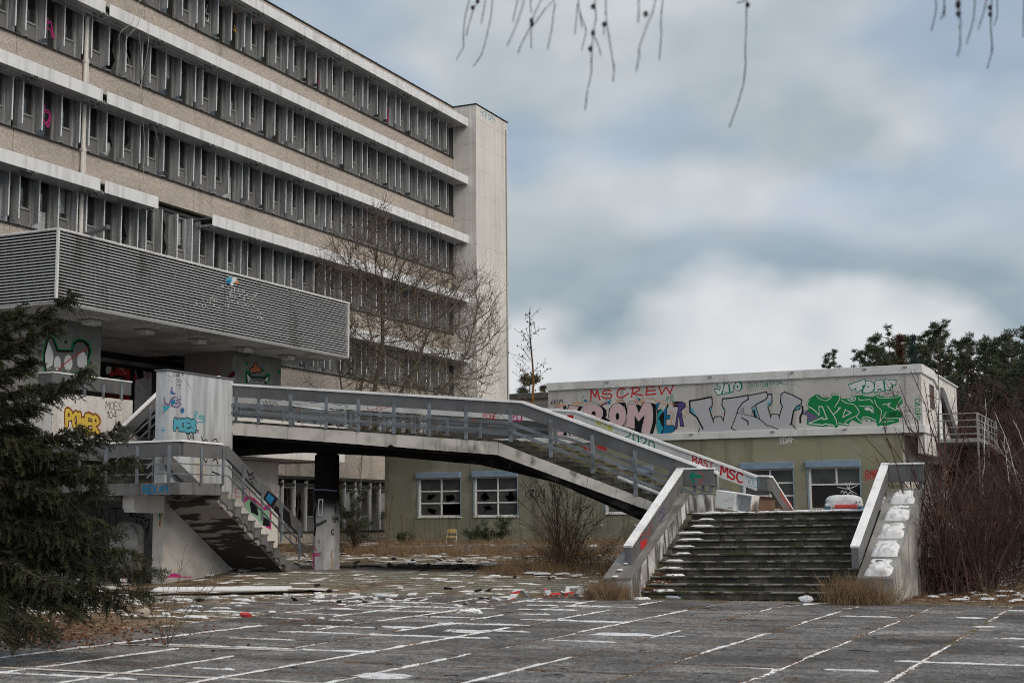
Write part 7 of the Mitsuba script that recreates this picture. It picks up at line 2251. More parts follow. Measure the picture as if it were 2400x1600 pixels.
white|F0|-17818,6797 -17824,6784 -17837,6775 -17855,6772 -17873,6777 -17886,6787 -17891,6800 -17886,6813 -17872,6822 -17854,6824 -17836,6820 -17823,6810
dgreen|Ls14|-18073,6506 -17876,6527 -17726,6463
@ann_up|white TDAF block letters outlined in dark green
dgreen|F0|-10785,6885 -10107,7089 -10089,6836 -10226,6782 -10170,6689 -10465,6525 -10505,6705 -10659,6629
dgreen|F0|-10126,6996 -9948,7010 -9796,6918 -9744,6738 -9837,6557 -10049,6484 -10250,6515 -10293,6722
dgreen|F0|-9750,7006 -9435,7002 -9373,6563 -9525,6554 -9574,6649 -9620,6645 -9651,6521 -9820,6507 -9793,6740
dgreen|F0|-9423,7039 -8937,6978 -8967,6757 -9078,6773 -9081,6691 -9155,6695 -9160,6581 -9398,6586
white|F0|-10748,6856 -10141,7046 -10126,6860 -10263,6800 -10213,6710 -10450,6568 -10470,6750 -10641,6675
white|F0|-10100,6968 -9955,6983 -9829,6900 -9782,6740 -9863,6591 -10048,6528 -10219,6558 -10199,6644 -10112,6810
white|F0|-9724,6977 -9463,6976 -9414,6598 -9499,6591 -9546,6685 -9645,6679 -9682,6561 -9779,6549 -9760,6739
white|F0|-9398,7005 -8975,6952 -8997,6796 -9113,6812 -9117,6731 -9191,6734 -9195,6615 -9360,6617
dgreen|F0|-10031,6817 -9963,6765 -10035,6708
dgreen|F0|-9599,6764 -9606,6747 -9621,6741 -9636,6749 -9642,6766 -9635,6783 -9619,6790 -9605,6782
@ann_up|big green wild-style piece edged in white
green|F0|-11961,6569 -12045,6545 -12315,6371 -12405,6194 -12314,5996 -12407,5972 -12397,5750 -12414,5441 -12390,5390 -11745,5280 -11688,5338 -11415,5296 -11398,5150 -11311,5147 -11181,5348 -10776,5280 -10786,5389 -10659,5521 -10408,5376 -10300,5372 -10240,5533 -10079,5555 -9751,5380 -9733,5176 -9739,5190 -9673,5174 -9615,5280 -9458,5234 -8910,5390 -8931,5512 -8790,5561 -8765,5721 -8881,5780 -8968,5891 -8757,6098 -8780,6315 -8921,6403 -9281,6331 -9571,6390 -9702,6464 -9852,6375 -10026,6391 -10401,6453 -10482,6443 -10476,6430 -10637,6451 -10802,6403 -10886,6338 -11061,6381 -11072,6469 -11179,6535 -11425,6554 -11462,6431 -11732,6410 -11896,6478
lilac|F0|-12407,5967 -12222,5854 -11951,5692 -12036,5626 -12378,5495 -12397,5750 -12552,5797 -12527,5866
white|L35|-12264,6077 -12107,5960 -11921,5754 -11931,6086 -11785,6080
white|L37|-11785,6080 -11718,5890 -11618,5597 -11789,5584 -11786,5658 -12333,5449 -11797,5364 -11713,5408 -11386,5350 -11343,5184
white|L32|-11592,6092 -11397,5795 -11269,5543 -11249,5351
white|L38|-11171,6006 -11089,6003 -11371,5753 -11475,5908
white|L35|-10901,5941 -11026,5644 -10684,5795 -10915,5919
white|Ls26|-12005,6504 -11899,6389 -11654,6296 -11458,6398 -11377,6505 -11180,6502 -11100,6443 -11147,6280 -11306,6039
white|Ls27|-11050,6317 -10865,6181 -10596,6115 -10415,5894 -10421,5731 -10614,5623 -10946,5450 -10801,5335
white|L27|-10397,6364 -10369,6261 -9970,6285 -9842,6138
white|Ls27|-10382,6043 -10168,6016 -9901,5994 -9856,5764
white|L26|-11219,5432 -10842,5337
white|Ls30|-10506,5639 -10325,5428 -10265,5589 -10050,5608 -9762,5448
white|Ls21|-12288,6342 -12363,6192 -12271,6050
white|L27|-11789,5590 -11623,5611
white|F0|-10203,5935 -10035,5988 -9884,5874 -9897,5752 -9999,5878 -10121,5856
white|F0|-10488,6321 -10502,6284 -10540,6253 -10595,6234 -10659,6230 -10723,6240 -10777,6263 -10812,6297 -10824,6335 -10809,6372 -10772,6403 -10716,6422 -10652,6427 -10588,6416 -10534,6393 -10499,6359
green|F0|-10526,6323 -10540,6295 -10577,6273 -10629,6263 -10687,6265 -10739,6280 -10774,6305 -10786,6334 -10772,6362 -10735,6383 -10682,6393 -10624,6391 -10573,6376 -10538,6352
white|F0|-10580,6325 -10594,6306 -10630,6296 -10673,6298 -10708,6311 -10721,6331 -10706,6350 -10671,6360 -10627,6358 -10593,6345
white|L24|-9795,6264 -9719,6029 -9540,5846 -9638,5376 -9369,5785
white|Ls24|-9730,6424 -9574,6317 -9044,6305 -8817,6371
white|L32|-9491,6061 -9211,6096 -9320,6013 -9031,5840 -8832,5994
white|L24|-9444,5585 -9380,5523 -8904,5538
white|L24|-9531,5393 -9106,5438
white|L24|-8781,6288 -9006,5947 -8943,5863
black|Ls11|-12019,6497 -11899,6367 -11627,6267
black|Ls11|-11922,5732 -11950,6092
black|Ls11|-11307,5270 -11217,5487 -11473,5963
black|Ls11|-11047,5659 -10820,5910
black|Ls24|-9253,5578 -9247,5745 -9152,5738 -9145,5696 -9231,5665 -9137,5646 -9149,5588 -9253,5578
black|Ls24|-9099,5580 -9086,5747 -8998,5740 -8990,5698 -9086,5664 -8986,5582
black|Ls24|-8826,5726 -8872,5750 -8924,5716 -8912,5679 -8847,5659 -8834,5617 -8888,5583 -8943,5607
green|F0|-11834,6489 -11850,6458 -11886,6443 -11927,6451 -11953,6477 -11952,6510 -11924,6535 -11883,6539 -11847,6521
green|F0|-11603,5335 -11614,5313 -11640,5302 -11670,5307 -11688,5326 -11687,5350 -11667,5368 -11638,5371 -11612,5358
green|F0|-11639,5240 -11645,5228 -11660,5222 -11677,5225 -11687,5235 -11687,5249 -11675,5259 -11659,5261 -11644,5253
green|F0|-10222,6446 -10231,6427 -10254,6418 -10279,6422 -10295,6439 -10294,6460 -10277,6475 -10251,6478 -10230,6466
green|F0|-10074,5473 -10086,5448 -10115,5436 -10147,5442 -10168,5463 -10167,5490 -10145,5509 -10112,5513 -10084,5499
green|F0|-9884,5461 -9894,5442 -9916,5432 -9941,5437 -9957,5453 -9956,5474 -9939,5489 -9914,5492 -9892,5481
@ann_up|scrawled tags in black and green around the green piece
black|Ls14|-9485,6524 -9536,6549 -9604,6505 -9613,6430 -9563,6380 -9490,6406
black|Ls13|-9456,6382 -9377,6551 -9311,6384
black|Ls13|-9422,6450 -9340,6451
black|Ls13|-9287,6385 -9274,6553 -9177,6546 -9169,6504 -9273,6469 -9163,6387
black|Ls13|-9040,6557 -9096,6522 -9111,6463 -9077,6397 -9015,6398 -8976,6457 -8989,6533 -9040,6557
black|Ls13|-8950,6391 -8923,6559 -8865,6459 -8800,6561 -8786,6394
violet|Ls11|-11707,6508 -11728,6523 -11755,6501 -11759,6458 -11739,6429 -11709,6442
violet|Ls11|-11679,6427 -11675,6521
violet|Ls11|-11662,6426 -11629,6519 -11603,6423
violet|Ls11|-11648,6463 -11614,6462
violet|Ls11|-11586,6498 -11564,6516 -11548,6492 -11570,6464 -11571,6450
violet|Ls11|-11572,6427 -11571,6430
black|Ls23|-23205,6610 -23202,6616
black|Ls24|-23165,6611 -23163,6767
black|Ls24|-23066,6778 -23156,6682 -23068,6621
black|Ls24|-23033,6625 -23026,6782 -22950,6782 -22943,6744 -23024,6704 -22936,6635
black|Ls24|-22842,6801 -22886,6765 -22897,6710 -22868,6650 -22820,6656 -22791,6713 -22803,6782 -22842,6801
black|Ls23|-22769,6653 -22751,6811 -22704,6722 -22655,6821 -22641,6667
black|Ls24|-22600,6674 -22597,6681
black|Ls15|-23043,6574 -22798,6603
violet|Ls13|-8743,5936 -8584,5970 -8404,5896 -8375,5653 -8475,5442 -8660,5408
violet|Ls11|-8712,5733 -8708,5830
violet|Ls11|-8663,5828 -8706,5776 -8667,5731
violet|Ls11|-8650,5731 -8644,5827 -8608,5821 -8606,5797 -8644,5779 -8605,5729
violet|Ls11|-8588,5728 -8558,5824 -8535,5726
violet|Ls11|-8575,5766 -8545,5765
violet|Ls11|-8526,5726 -8522,5822 -8481,5724 -8477,5821
violet|Ls11|-8671,5605 -8693,5584 -8713,5612 -8691,5638 -8671,5616 -8677,5562 -8695,5530
violet|Ls11|-8602,5602 -8580,5634 -8585,5526
violet|Ls11|-8519,5599 -8540,5579 -8560,5606 -8538,5632 -8518,5610 -8525,5556 -8543,5525
green|Ls27|-8143,6128 -8113,6162 -8158,6210 -8242,6218 -8300,6185 -8274,6133
green|Ls27|-8305,6082 -8117,6074
green|Ls27|-8306,6053 -8121,5995 -8310,5953
green|Ls27|-8232,6028 -8234,5971
green|Ls27|-8308,5921 -8300,5918
green|Ls27|-8158,5787 -8128,5821 -8173,5869 -8257,5876 -8315,5843 -8289,5792
green|Ls27|-8131,5761 -8281,5760 -8320,5726 -8284,5689 -8134,5676
green|Ls27|-8323,5652 -8136,5645 -8148,5574 -8204,5569 -8231,5605 -8229,5648
green|Ls27|-8143,5478 -8178,5518 -8244,5529 -8320,5506 -8321,5463 -8257,5435 -8172,5443 -8143,5478
@ann_lo|black KROM tag with a halo on the green wall
black|Ls28|-24455,2723 -24449,2736
black|Ls26|-24387,2723 -24384,3030
black|Ls28|-24222,3046 -24372,2863 -24225,2739
black|Ls28|-24165,2745 -24154,3052 -24027,3049 -24014,2973 -24150,2899 -24003,2760
black|Ls28|-23846,3081 -23919,3013 -23937,2904 -23890,2786 -23809,2794 -23759,2906 -23779,3041 -23846,3081
black|Ls28|-23723,2787 -23693,3095 -23614,2920 -23531,3110 -23508,2808
black|Ls28|-23441,2820 -23436,2833
black|Ls24|-24178,3034 -24084,3074 -23964,3048 -24066,3009 -24178,3034
black|Ls23|-24219,2670 -24012,2725 -23789,2644
@ann_lo|white TDAF tag on the green wall
white|Ls41|-13567,4673 -13563,4683
white|Ls39|-13510,4903 -13372,4917
white|Ls41|-13441,4910 -13452,4681
white|Ls41|-13355,4692 -13348,4920 -13260,4907 -13223,4820 -13266,4724 -13355,4692
white|Ls41|-13194,4709 -13117,4945 -13056,4724
white|Ls39|-13161,4804 -13082,4812
white|Ls41|-12907,4967 -13025,4955 -13032,4727
white|Ls41|-13028,4852 -12940,4862
white|Ls39|-12851,4751 -12847,4760
@ann_lo|red BANK tag beside the last window
red|Ls38|-10241,3290 -10230,3556 -10135,3556 -10128,3491 -10216,3431 -10122,3412 -10135,3318 -10241,3290
red|Ls38|-10084,3312 -10007,3587 -9951,3331
red|Ls38|-10052,3422 -9975,3433
red|Ls38|-9928,3334 -9918,3599 -9814,3350 -9804,3615
red|Ls38|-9773,3356 -9762,3621
red|Ls38|-9648,3637 -9758,3477 -9659,3372
red|Ls26|-10273,3222 -9894,3302
@ann_lo|red letters half hidden by the footbridge
red|Ls69|-21590,4813 -21649,4845 -21715,4806 -21698,4761 -21615,4733 -21596,4682 -21664,4643 -21736,4675
red|Ls69|-21536,4842 -21369,4837
red|Ls69|-21453,4839 -21461,4638
red|Ls69|-21105,4628 -21078,4829 -21009,4706 -20935,4825 -20915,4623
red|Ls65|-20734,4789 -20793,4821 -20858,4782 -20842,4738 -20759,4709 -20741,4658 -20808,4620 -20879,4652
@ann_win|white flower-like spray on the dark pane
white|Ls32|-11327,2986 -10929,2904
white|Ls32|-11016,3134 -10929,2904
white|Ls32|-10825,3150 -10929,2904
white|Ls32|-10582,3031 -10929,2904
white|Ls32|-10613,2708 -10929,2904
white|Ls30|-11220,2774 -11141,2849 -11107,2734 -11027,2829 -10956,2694 -10857,2788 -10729,2653
@bri_far|yellow WSW tag on the far parapet
lime|Ls37|-15598,4733 -15594,4739
lime|Ls37|-15544,4924 -15508,4688 -15461,4821 -15424,4650 -15375,4848
lime|Ls37|-15226,4748 -15275,4803 -15330,4783 -15316,4729 -15247,4670 -15232,4608 -15289,4590 -15348,4649
lime|Ls37|-15182,4761 -15146,4526 -15100,4658 -15063,4488 -15014,4685
lime|Ls37|-14885,4438 -14882,4445
lime|Ls37|-14821,4412 -14817,4419
@bri_far|green numerals 2020 on the far parapet
dgreen|Ls39|-14609,4462 -14538,4504 -14448,4406 -14480,4332 -14614,4245 -14437,4174
dgreen|Ls42|-14273,4387 -14351,4348 -14353,4204 -14279,4099 -14202,4138 -14199,4282 -14273,4387
dgreen|Ls42|-14112,4243 -14041,4284 -13952,4187 -13983,4114 -14116,4027 -13941,3957
dgreen|Ls39|-13779,4169 -13856,4130 -13859,3987 -13785,3882 -13709,3921 -13706,4064 -13779,4169
@bri_far|red BAST and MSC lettering on the far parapet
red|Ls40|-12518,3467 -12513,3691 -12415,3643 -12406,3583 -12496,3576 -12398,3512 -12410,3438 -12518,3467
red|Ls40|-12357,3407 -12283,3605 -12221,3356
red|Ls37|-12326,3485 -12248,3456
red|Ls40|-12075,3493 -12123,3545 -12177,3520 -12165,3466 -12097,3412 -12083,3350 -12139,3326 -12196,3381
red|Ls40|-12032,3511 -11896,3460
red|Ls37|-11963,3485 -11973,3264
red|Ls54|-11682,3107 -11648,3377 -11574,3175 -11490,3311 -11471,3020
red|Ls58|-11267,3177 -11332,3246 -11404,3219 -11388,3150 -11297,3076 -11278,2997 -11353,2971 -11431,3046
red|Ls54|-11040,3083 -11104,3152 -11190,3116 -11201,2994 -11138,2883 -11045,2888
@bri_far|pale blue scrawl at the end of the far parapet
cyan|Ls17|-10951,2987 -10862,3048 -10847,2837 -10755,3025 -10740,2793 -10648,2981 -10542,2937 -10611,2791 -10502,2831
cyan|Ls18|-10913,2796 -10570,2707
@bri_far|red and blue scribbles seen between the bridge rails
hotpink|Ls50|-18436,5106 -18367,5155 -18279,5100 -18309,5036 -18437,4938 -18265,4923
hotpink|Ls50|-18110,5126 -18184,5078 -18185,4966 -18112,4902 -18038,4950 -18037,5062 -18110,5126
red|F0|-16489,5031 -16284,5018 -16291,4898 -16486,4918
red|Ls21|-19361,5033 -19361,5188 -19283,5170 -19276,5131 -19346,5112 -19268,5083 -19276,5030 -19361,5033
red|Ls20|-19180,5165 -19222,5139 -19231,5086 -19204,5021 -19158,5015 -19130,5066 -19142,5137 -19180,5165
red|Ls21|-19109,5001 -19108,5156 -19016,4990 -19015,5144
red|Ls20|-18890,5128 -18982,5139 -18983,4985 -18891,4974
red|Ls21|-18982,5065 -18905,5056
grey|Ls12|-18975,5148 -18863,5028 -18749,5126 -18608,4967
red|Ls21|-23609,5605 -23547,5468 -23238,5469
red|Ls21|-23238,5563 -23222,5402
red|Ls21|-23176,5534 -23023,5501 -23053,5435 -23161,5453
red|Ls20|-22946,5498 -22793,5518
blue|Ls16|-27227,5945 -27061,5911 -26864,5930 -26666,5880
blue|Ls17|-26468,5789 -26174,5750
blue|Ls16|-24889,5711 -24635,5660 -24478,5694 -24382,5568 -24320,5661
blue|Ls16|-25818,5776 -25432,5782
@bri_far|black scrawl on the inner parapet near the tall wall
black|Ls23|-27725,5911 -27656,5768 -27592,5933 -27522,5735
black|Ls21|-27459,5899 -27356,5728 -27259,5863 -27092,5773
@farband2|red scrawl on the descending railing
red|Ls49|40996,2467 41023,2682 41195,2399 41223,2615
red|Ls49|41414,2551 41318,2538 41288,2469 41337,2362 41438,2328 41509,2383 41495,2490 41414,2551
red|Ls46|41545,2280 41608,2487 41693,2321 41812,2418 41818,2188
red|Ls50|41869,2170 42019,2349 42111,2088
red|Ls50|41933,2240 42071,2194
red|Ls46|42153,2074 42182,2294 42336,2220 42394,2107 42312,2043 42153,2074
@arrow|green arrow pointing left and a red chevron
dgreen|L78|-10982,2949 -11285,2965
dgreen|L57|-11241,3065 -11337,2956 -11233,2816
red|L21|-11075,3088 -10968,2962 -11070,2745
@leftband|red patch and purple scribble on the left band
red|F0|32223,1309 32686,1398 32677,1232 32241,1104
red|L19|32224,1321 32231,1453 32658,1544 32664,1398
red|L26|32766,1494 33039,1712
red|L28|32874,1444 33013,1527
purple|Ls23|33584,1907 33828,2083 34065,2109 34136,1982 33813,1857
purple|Ls21|33654,1807 33932,1881 33980,2007 33667,2007
purple|Ls23|33769,1781 33967,1818
@ter|yellow bubble-letter tag outlined in black
orange|Ls207|32757,4773 32736,5234 32909,5193 32932,5053 32849,4992 32747,5004
orange|Ls207|33139,5193 33050,5110 33036,4949 33107,4757 33211,4745 33267,4901 33229,5114 33139,5193
orange|Ls206|33303,5176 33394,4701 33457,5020 33542,4685 33602,5145
orange|Ls222|33869,5118 33655,5140 33676,4670 33890,4646
orange|Ls207|33665,4914 33843,4895
orange|Ls222|33969,4637 33959,5108 34130,5067 34153,4947 33976,4871 34185,4612
black|Ls179|32757,4773 32737,5217 32906,5177 32929,5042 32848,4984 32747,4995
black|Ls180|33132,5176 33044,5096 33031,4942 33100,4757 33202,4745 33256,4895 33220,5100 33132,5176
black|Ls179|33292,5159 33381,4703 33443,5009 33526,4687 33585,5129
black|Ls180|33847,5102 33638,5123 33657,4672 33867,4648
black|Ls180|33647,4907 33821,4888
black|Ls180|33944,4639 33935,5093 34102,5053 34124,4937 33952,4865 34156,4616
yellow|Ls121|32757,4773 32737,5217 32906,5177 32929,5042 32848,4984 32747,4995
yellow|Ls121|33132,5176 33044,5096 33031,4942 33100,4757 33202,4745 33256,4895 33220,5100 33132,5176
yellow|Ls121|33292,5159 33381,4703 33443,5009 33526,4687 33585,5129
yellow|Ls121|33847,5102 33638,5123 33657,4672 33867,4648
yellow|Ls121|33647,4907 33821,4888
yellow|Ls121|33944,4639 33935,5093 34102,5053 34124,4937 33952,4865 34156,4616
@ter|thin black MOES 104 tag
black|Ls21|34462,5389 34475,5625 34549,5484 34612,5625 34645,5389
black|Ls21|34751,5626 34690,5578 34680,5495 34725,5401 34795,5401 34833,5484 34810,5590 34751,5626
black|Ls21|34999,5627 34859,5626 34869,5389 35009,5389
black|Ls20|34864,5512 34980,5512
black|Ls21|35192,5592 35132,5627 35071,5579 35089,5527 35173,5496 35194,5436 35130,5388 35059,5424
black|Ls24|34546,5259 34599,5324 34608,5114
black|Ls24|34711,5327 34657,5273 34662,5167 34720,5116 34774,5170 34769,5275 34711,5327
black|Ls22|34938,5120 34929,5332 34833,5192 34980,5195
@ter|thin black 104 and a row of dots
black|Ls27|33137,4458 33190,4518 33199,4321
black|Ls27|33303,4520 33249,4470 33253,4372 33312,4323 33366,4374 33362,4472 33303,4520
black|Ls27|33532,4327 33523,4525 33427,4395 33575,4397
black|F0|33738,4344 33730,4330 33712,4324 33694,4329 33685,4341 33692,4354 33711,4360 33729,4356
black|F0|33849,4340 33842,4326 33824,4320 33805,4325 33797,4337 33804,4350 33822,4357 33841,4352
black|F0|33961,4336 33954,4323 33936,4316 33917,4321 33909,4333 33916,4346 33934,4353 33953,4348
black|F0|34074,4332 34067,4319 34048,4312 34029,4317 34021,4329 34028,4343 34046,4349 34065,4344
@shaft|turquoise bubble-letter MOES on the tall wall
black|Ls165|32951,4553 32970,4834 33064,4664 33146,4833 33185,4551
black|Ls166|33323,4832 33245,4776 33231,4677 33288,4564 33376,4563 33426,4662 33398,4790 33323,4832
black|Ls179|33642,4831 33462,4832 33472,4548 33651,4546
black|Ls180|33467,4696 33616,4695
black|Ls179|33890,4787 33813,4831 33734,4774 33757,4711 33864,4673 33891,4601 33808,4545 33716,4588
cyan|Ls110|32951,4553 32970,4834 33064,4664 33146,4833 33185,4551
cyan|Ls111|33323,4832 33245,4776 33231,4677 33288,4564 33376,4563 33426,4662 33398,4790 33323,4832
cyan|Ls119|33642,4831 33462,4832 33472,4548 33651,4546
cyan|Ls120|33467,4696 33616,4695
cyan|Ls119|33890,4787 33813,4831 33734,4774 33757,4711 33864,4673 33891,4601 33808,4545 33716,4588
black|Ls21|33918,4565 33943,4592 33978,4574 33968,4542 33920,4489 33987,4494
black|Ls21|34043,4597 34015,4570 34017,4519 34047,4495 34075,4522 34073,4573 34043,4597
black|Ls25|33495,4401 33542,4451 33548,4287
black|Ls25|33640,4452 33592,4411 33595,4329 33645,4289 33693,4330 33690,4412 33640,4452
black|Ls25|33836,4292 33831,4456 33746,4348 33874,4350
@shaft|turquoise Rex tag with an arrow
teal|Ls32|33877,4912 33877,5111 33991,5100 34004,5050 33886,5012 34021,4910
teal|Ls32|34084,4969 34193,4978 34167,5028 34107,5019 34085,4959 34135,4908 34195,4928
teal|Ls32|34232,4907 34350,5026
teal|Ls32|34228,5027 34354,4905
teal|L27|34006,4786 34122,4841 34182,4808 34339,4866
teal|L22|34239,4892 34358,4868 34301,4808
teal|L40|32389,4574 32376,4433
teal|L32|32374,4491 32520,4511
@shaft|purple and blue sprayed shapes high on the tall wall
lilac|Ls60|32796,5752 32739,5592 32926,5583
lilac|Ls69|32431,5426 32491,5289 32659,5229 32764,5404 32929,5487
lilac|Ls55|32770,5225 33033,5196 33200,5291 33141,5335 32955,5286
lilac|Ls60|33008,5385 33195,5435
lilac|Ls40|33023,5494 33054,5461
lilac|Ls40|33164,5541 33192,5512
blue|F0|32746,5378 32932,5416 32955,5286 32770,5237
blue|F0|32748,5653 32867,5650 32852,5553 32758,5570
teal|F0|32386,5163 32752,5212 32591,5082 32446,5014
lilac|F0|33384,5118 33375,5079 33348,5046 33307,5026 33262,5023 33220,5038 33191,5067 33180,5105 33188,5144 33216,5177 33256,5197 33301,5200 33343,5185 33373,5156
blue|F0|33354,5116 33348,5088 33328,5064 33300,5049 33268,5047 33239,5058 33218,5079 33210,5107 33216,5135 33235,5159 33263,5174 33295,5176 33325,5165 33346,5144
@shaft|black scribbled tag near the top of the tall wall
black|Ls16|32840,6211 32929,6216 32844,6091 32934,6096
black|Ls16|32964,6169 32974,6110 33019,6106 33032,6173 33034,6101
black|Ls17|33065,6102 33060,6223
black|Ls17|33122,6178 33068,6139 33132,6106
black|Ls16|33245,6148 33304,6211
black|Ls17|33243,6208 33306,6151
black|Ls17|33276,6137 33273,6222
black|L15|32591,6105 32779,6014
black|L15|32596,5957 32763,5941
black|L12|33267,6093 33501,5943 33702,5728
black|L14|32984,6044 33045,5929 33117,6031 33178,5916 33231,6017
black|L16|32991,5847 33179,5872 33106,5801 33166,5722
@shaft|orange, green and pink paint smears low on the tall wall
orange|L78|32385,1927 32383,1789
orange|L60|32462,2113 32445,2066
green|L69|32365,2078 32383,1997
hotpink|F0|32764,289 32907,376 33091,404 33316,349 33430,286 33847,276 33848,243
black|Ls35|34215,4406 34299,4263 34456,4320 34539,4201
black|Ls35|34737,4296 34937,4355 35024,4198
black|Ls40|34239,3675 34355,3728 34438,3633 34515,3709
black|Ls40|34796,3694 34956,3749 35042,3603
black|Ls40|34766,3361 35133,3284
@land|blue REX 49 on the edge of the landing
blue|Ls46|-25435,2659 -25435,2851 -25341,2841 -25330,2793 -25428,2755 -25316,2659
blue|Ls46|-25160,2850 -25278,2851 -25272,2659 -25154,2659
blue|Ls46|-25276,2759 -25177,2759
blue|Ls42|-25111,2659 -24999,2850
blue|Ls46|-25117,2850 -24993,2660
blue|Ls46|-24931,2663 -24927,2671
blue|Ls42|-24794,2660 -24799,2850 -24883,2726 -24756,2727
blue|Ls42|-24618,2793 -24666,2755 -24716,2803 -24668,2850 -24619,2812 -24626,2717 -24663,2660
blue|Ls46|-24542,2664 -24539,2672
@lowrail|blue square framed in black on the sloping band
black|F0|34901,2776 35436,2535 35176,2272 34670,2528
blue|F0|34950,2700 35251,2547 35064,2354 34788,2524
black|F0|35735,2288 36060,2122 36169,1703 35645,1915
black|F0|35271,2341 35491,2260 35496,2012 35226,2177
@lowrail|black scribble on the upper part of the sloping band
black|Ls51|33840,3322 33957,3218 34139,3276
black|Ls39|33913,3163 34048,3220 34166,3115 33960,3083
black|Ls36|34053,3032 34148,2926 34034,2897
black|Ls21|34188,3169 34260,3063 34332,2983
@under|pink, mint and black piece on the wall behind the lower flight
red|L31|44107,2767 44098,3081 44809,3110 44811,3039
red|L31|44165,2785 44401,2788
red|L33|44992,3042 45028,2830
hotpink|F0|44579,2790 44998,2829 45366,2727 45678,2551 45992,2409 46302,2555 46498,2266 46485,1507 46073,1655 45507,2015 44649,2403
mint|F0|44645,2544 45001,2723 45493,2549 45995,2265 46370,2338 46418,1652 45885,1692 45384,2015 44710,2369
black|F0|45006,2546 45244,2690 45494,2514 45629,2050 45136,2193
black|F0|45938,2050 46382,1869 46418,1652 45916,1692
red|Ls29|46350,3153 46647,2702
red|Ls29|46829,3105 46710,2739
@dark|black 187 and other tags on the dark tiled wall
black|Ls63|40050,1730 40147,1912 40171,1305
black|Ls63|40367,1618 40257,1759 40356,1911 40467,1757 40367,1618 40257,1455 40380,1302 40500,1452 40367,1618
black|Ls63|40575,1910 40830,1908 40683,1297
black|Ls67|40629,1603 40799,1602
black|Ls63|39784,2028 39784,2287 39951,2275 39971,2210 39796,2158 39996,2028
black|Ls63|40064,2288 40090,2080 40181,2027 40269,2079 40279,2288
black|Ls63|40358,2288 40574,2289 40368,2027 40585,2026
black|Ls43|38339,1501 38303,2340 38712,1496 38677,2342
black|Ls46|38815,2342 39260,2343
black|Ls46|39037,2343 39059,1492
blue|Ls29|39869,1906 39785,1971 39701,1885 39727,1790 39844,1733 39874,1625 39786,1540 39686,1606
@pil1|sprayed animal head with white ears, edged in green
green|F0|32347,6435 32275,6876 32356,7333 32535,7567 32746,7528 32954,7197 33043,7177 33470,7202 33531,7464 33816,7594 34110,7593 34338,7476 34442,7252 34350,7035 34230,6557 32459,6246
black|F0|32397,6465 32319,6880 32408,7314 32554,7531 32713,7486 32922,7131 33580,7182 33587,7419 33818,7553 34075,7551 34284,7444 34378,7246 34302,7030 34192,6579 32458,6271
grey|F0|32447,6494 32377,6886 32478,7297 32575,7458 32681,7407 32872,7063 32978,7061 33582,7124 33643,7374 33821,7483 34042,7469 34202,7357 34276,7209 34239,7024 34137,6574 32525,6302
white|F0|32551,6479 32406,6640 32386,6912 32511,7338 32697,7069 32749,6849 32701,6618
white|F0|33071,6729 33061,6627 33024,6543 32967,6493 32901,6487 32841,6526 32796,6602 32777,6701 32787,6802 32824,6886 32881,6937 32946,6943 33007,6905 33052,6828
white|F0|33576,6791 33562,6679 33514,6585 33442,6530 33359,6522 33283,6564 33228,6647 33205,6755 33218,6866 33265,6959 33337,7016 33419,7024 33496,6983 33552,6899
white|F0|34233,6906 34216,6770 34158,6657 34069,6589 33968,6579 33875,6630 33807,6731 33779,6862 33795,6997 33853,7110 33941,7179 34042,7190 34136,7140 34204,7038
black|Ls22|32551,6479 32582,6569 32719,6595
black|Ls24|32826,6555 32929,6590 33002,6546
black|Ls22|33252,6506 33391,6569 33519,6530
red|L35|32951,6503 33206,6717 33694,7046 33981,7178 34269,7364
dgrey|F0|32039,7397 32028,7347 31995,7304 31944,7276 31888,7270 31835,7286 31798,7321 31783,7368 31794,7418 31827,7461 31877,7489 31934,7496 31986,7480 32023,7445
dgrey|F0|33146,7714 33136,7665 33102,7623 33052,7596 32996,7589 32944,7604 32907,7638 32893,7684 32903,7733 32936,7775 32986,7802 33043,7809 33094,7794 33132,7760
dgrey|F0|33317,7415 33311,7388 33292,7364 33264,7349 33233,7346 33204,7354 33183,7373 33175,7399 33181,7426 33200,7449 33227,7464 33259,7468 33288,7459 33309,7440
dgrey|F0|32257,7023 32251,6994 32232,6969 32202,6954 32169,6950 32139,6960 32117,6980 32108,7008 32114,7037 32134,7062 32163,7077 32196,7081 32227,7071 32249,7051
dgrey|F0|34451,6863 34446,6838 34428,6817 34401,6803 34372,6800 34344,6809 34325,6826 34317,6850 34323,6875 34341,6896 34367,6909 34397,6912 34424,6904 34443,6886
green|L40|32066,5916 32121,5822
green|L40|32747,5996 32802,5951
green|F0|33502,5944 33493,5921 33466,5902 33427,5889 33382,5885 33342,5892 33314,5907 33303,5928 33312,5951 33338,5971 33378,5984 33422,5987 33463,5981 33491,5965
@pil2|sprayed animal head under a wide orange hat, edged in green
green|F0|42934,7426 43035,7503 43329,7257 44148,7330 44323,7485 44553,7436 44481,7185 44247,6957 44069,5772 43781,5549 43606,5573 43132,6052 42922,6409
black|F0|42992,7397 43330,7230 44149,7289 44476,7376 44392,7143 44158,6950 44009,5802 43721,5614 43247,6026 42999,6719
grey|F0|43099,7237 43360,7185 44091,7235 44300,7205 44069,6943 43920,5865 43689,5714 43361,6067 43110,6864
white|F0|43040,7317 43204,7212 43274,7150 43107,6949
white|F0|44435,7338 44181,7212 44242,7165 44321,7085
black|F0|43161,7498 43406,7624 43477,7812 43618,7781 43697,7641 43999,7611 43937,7463 43558,7374 43200,7348
orange|F0|43207,7492 43425,7591 43513,7781 43595,7755 43657,7623 43952,7582 43896,7487 43557,7415 43245,7380
white|Ls20|43221,6975 43392,7058 43481,6980
white|Ls22|43569,6987 43683,7066 43802,7007
white|Ls20|43890,7031 44036,7078 44156,7036
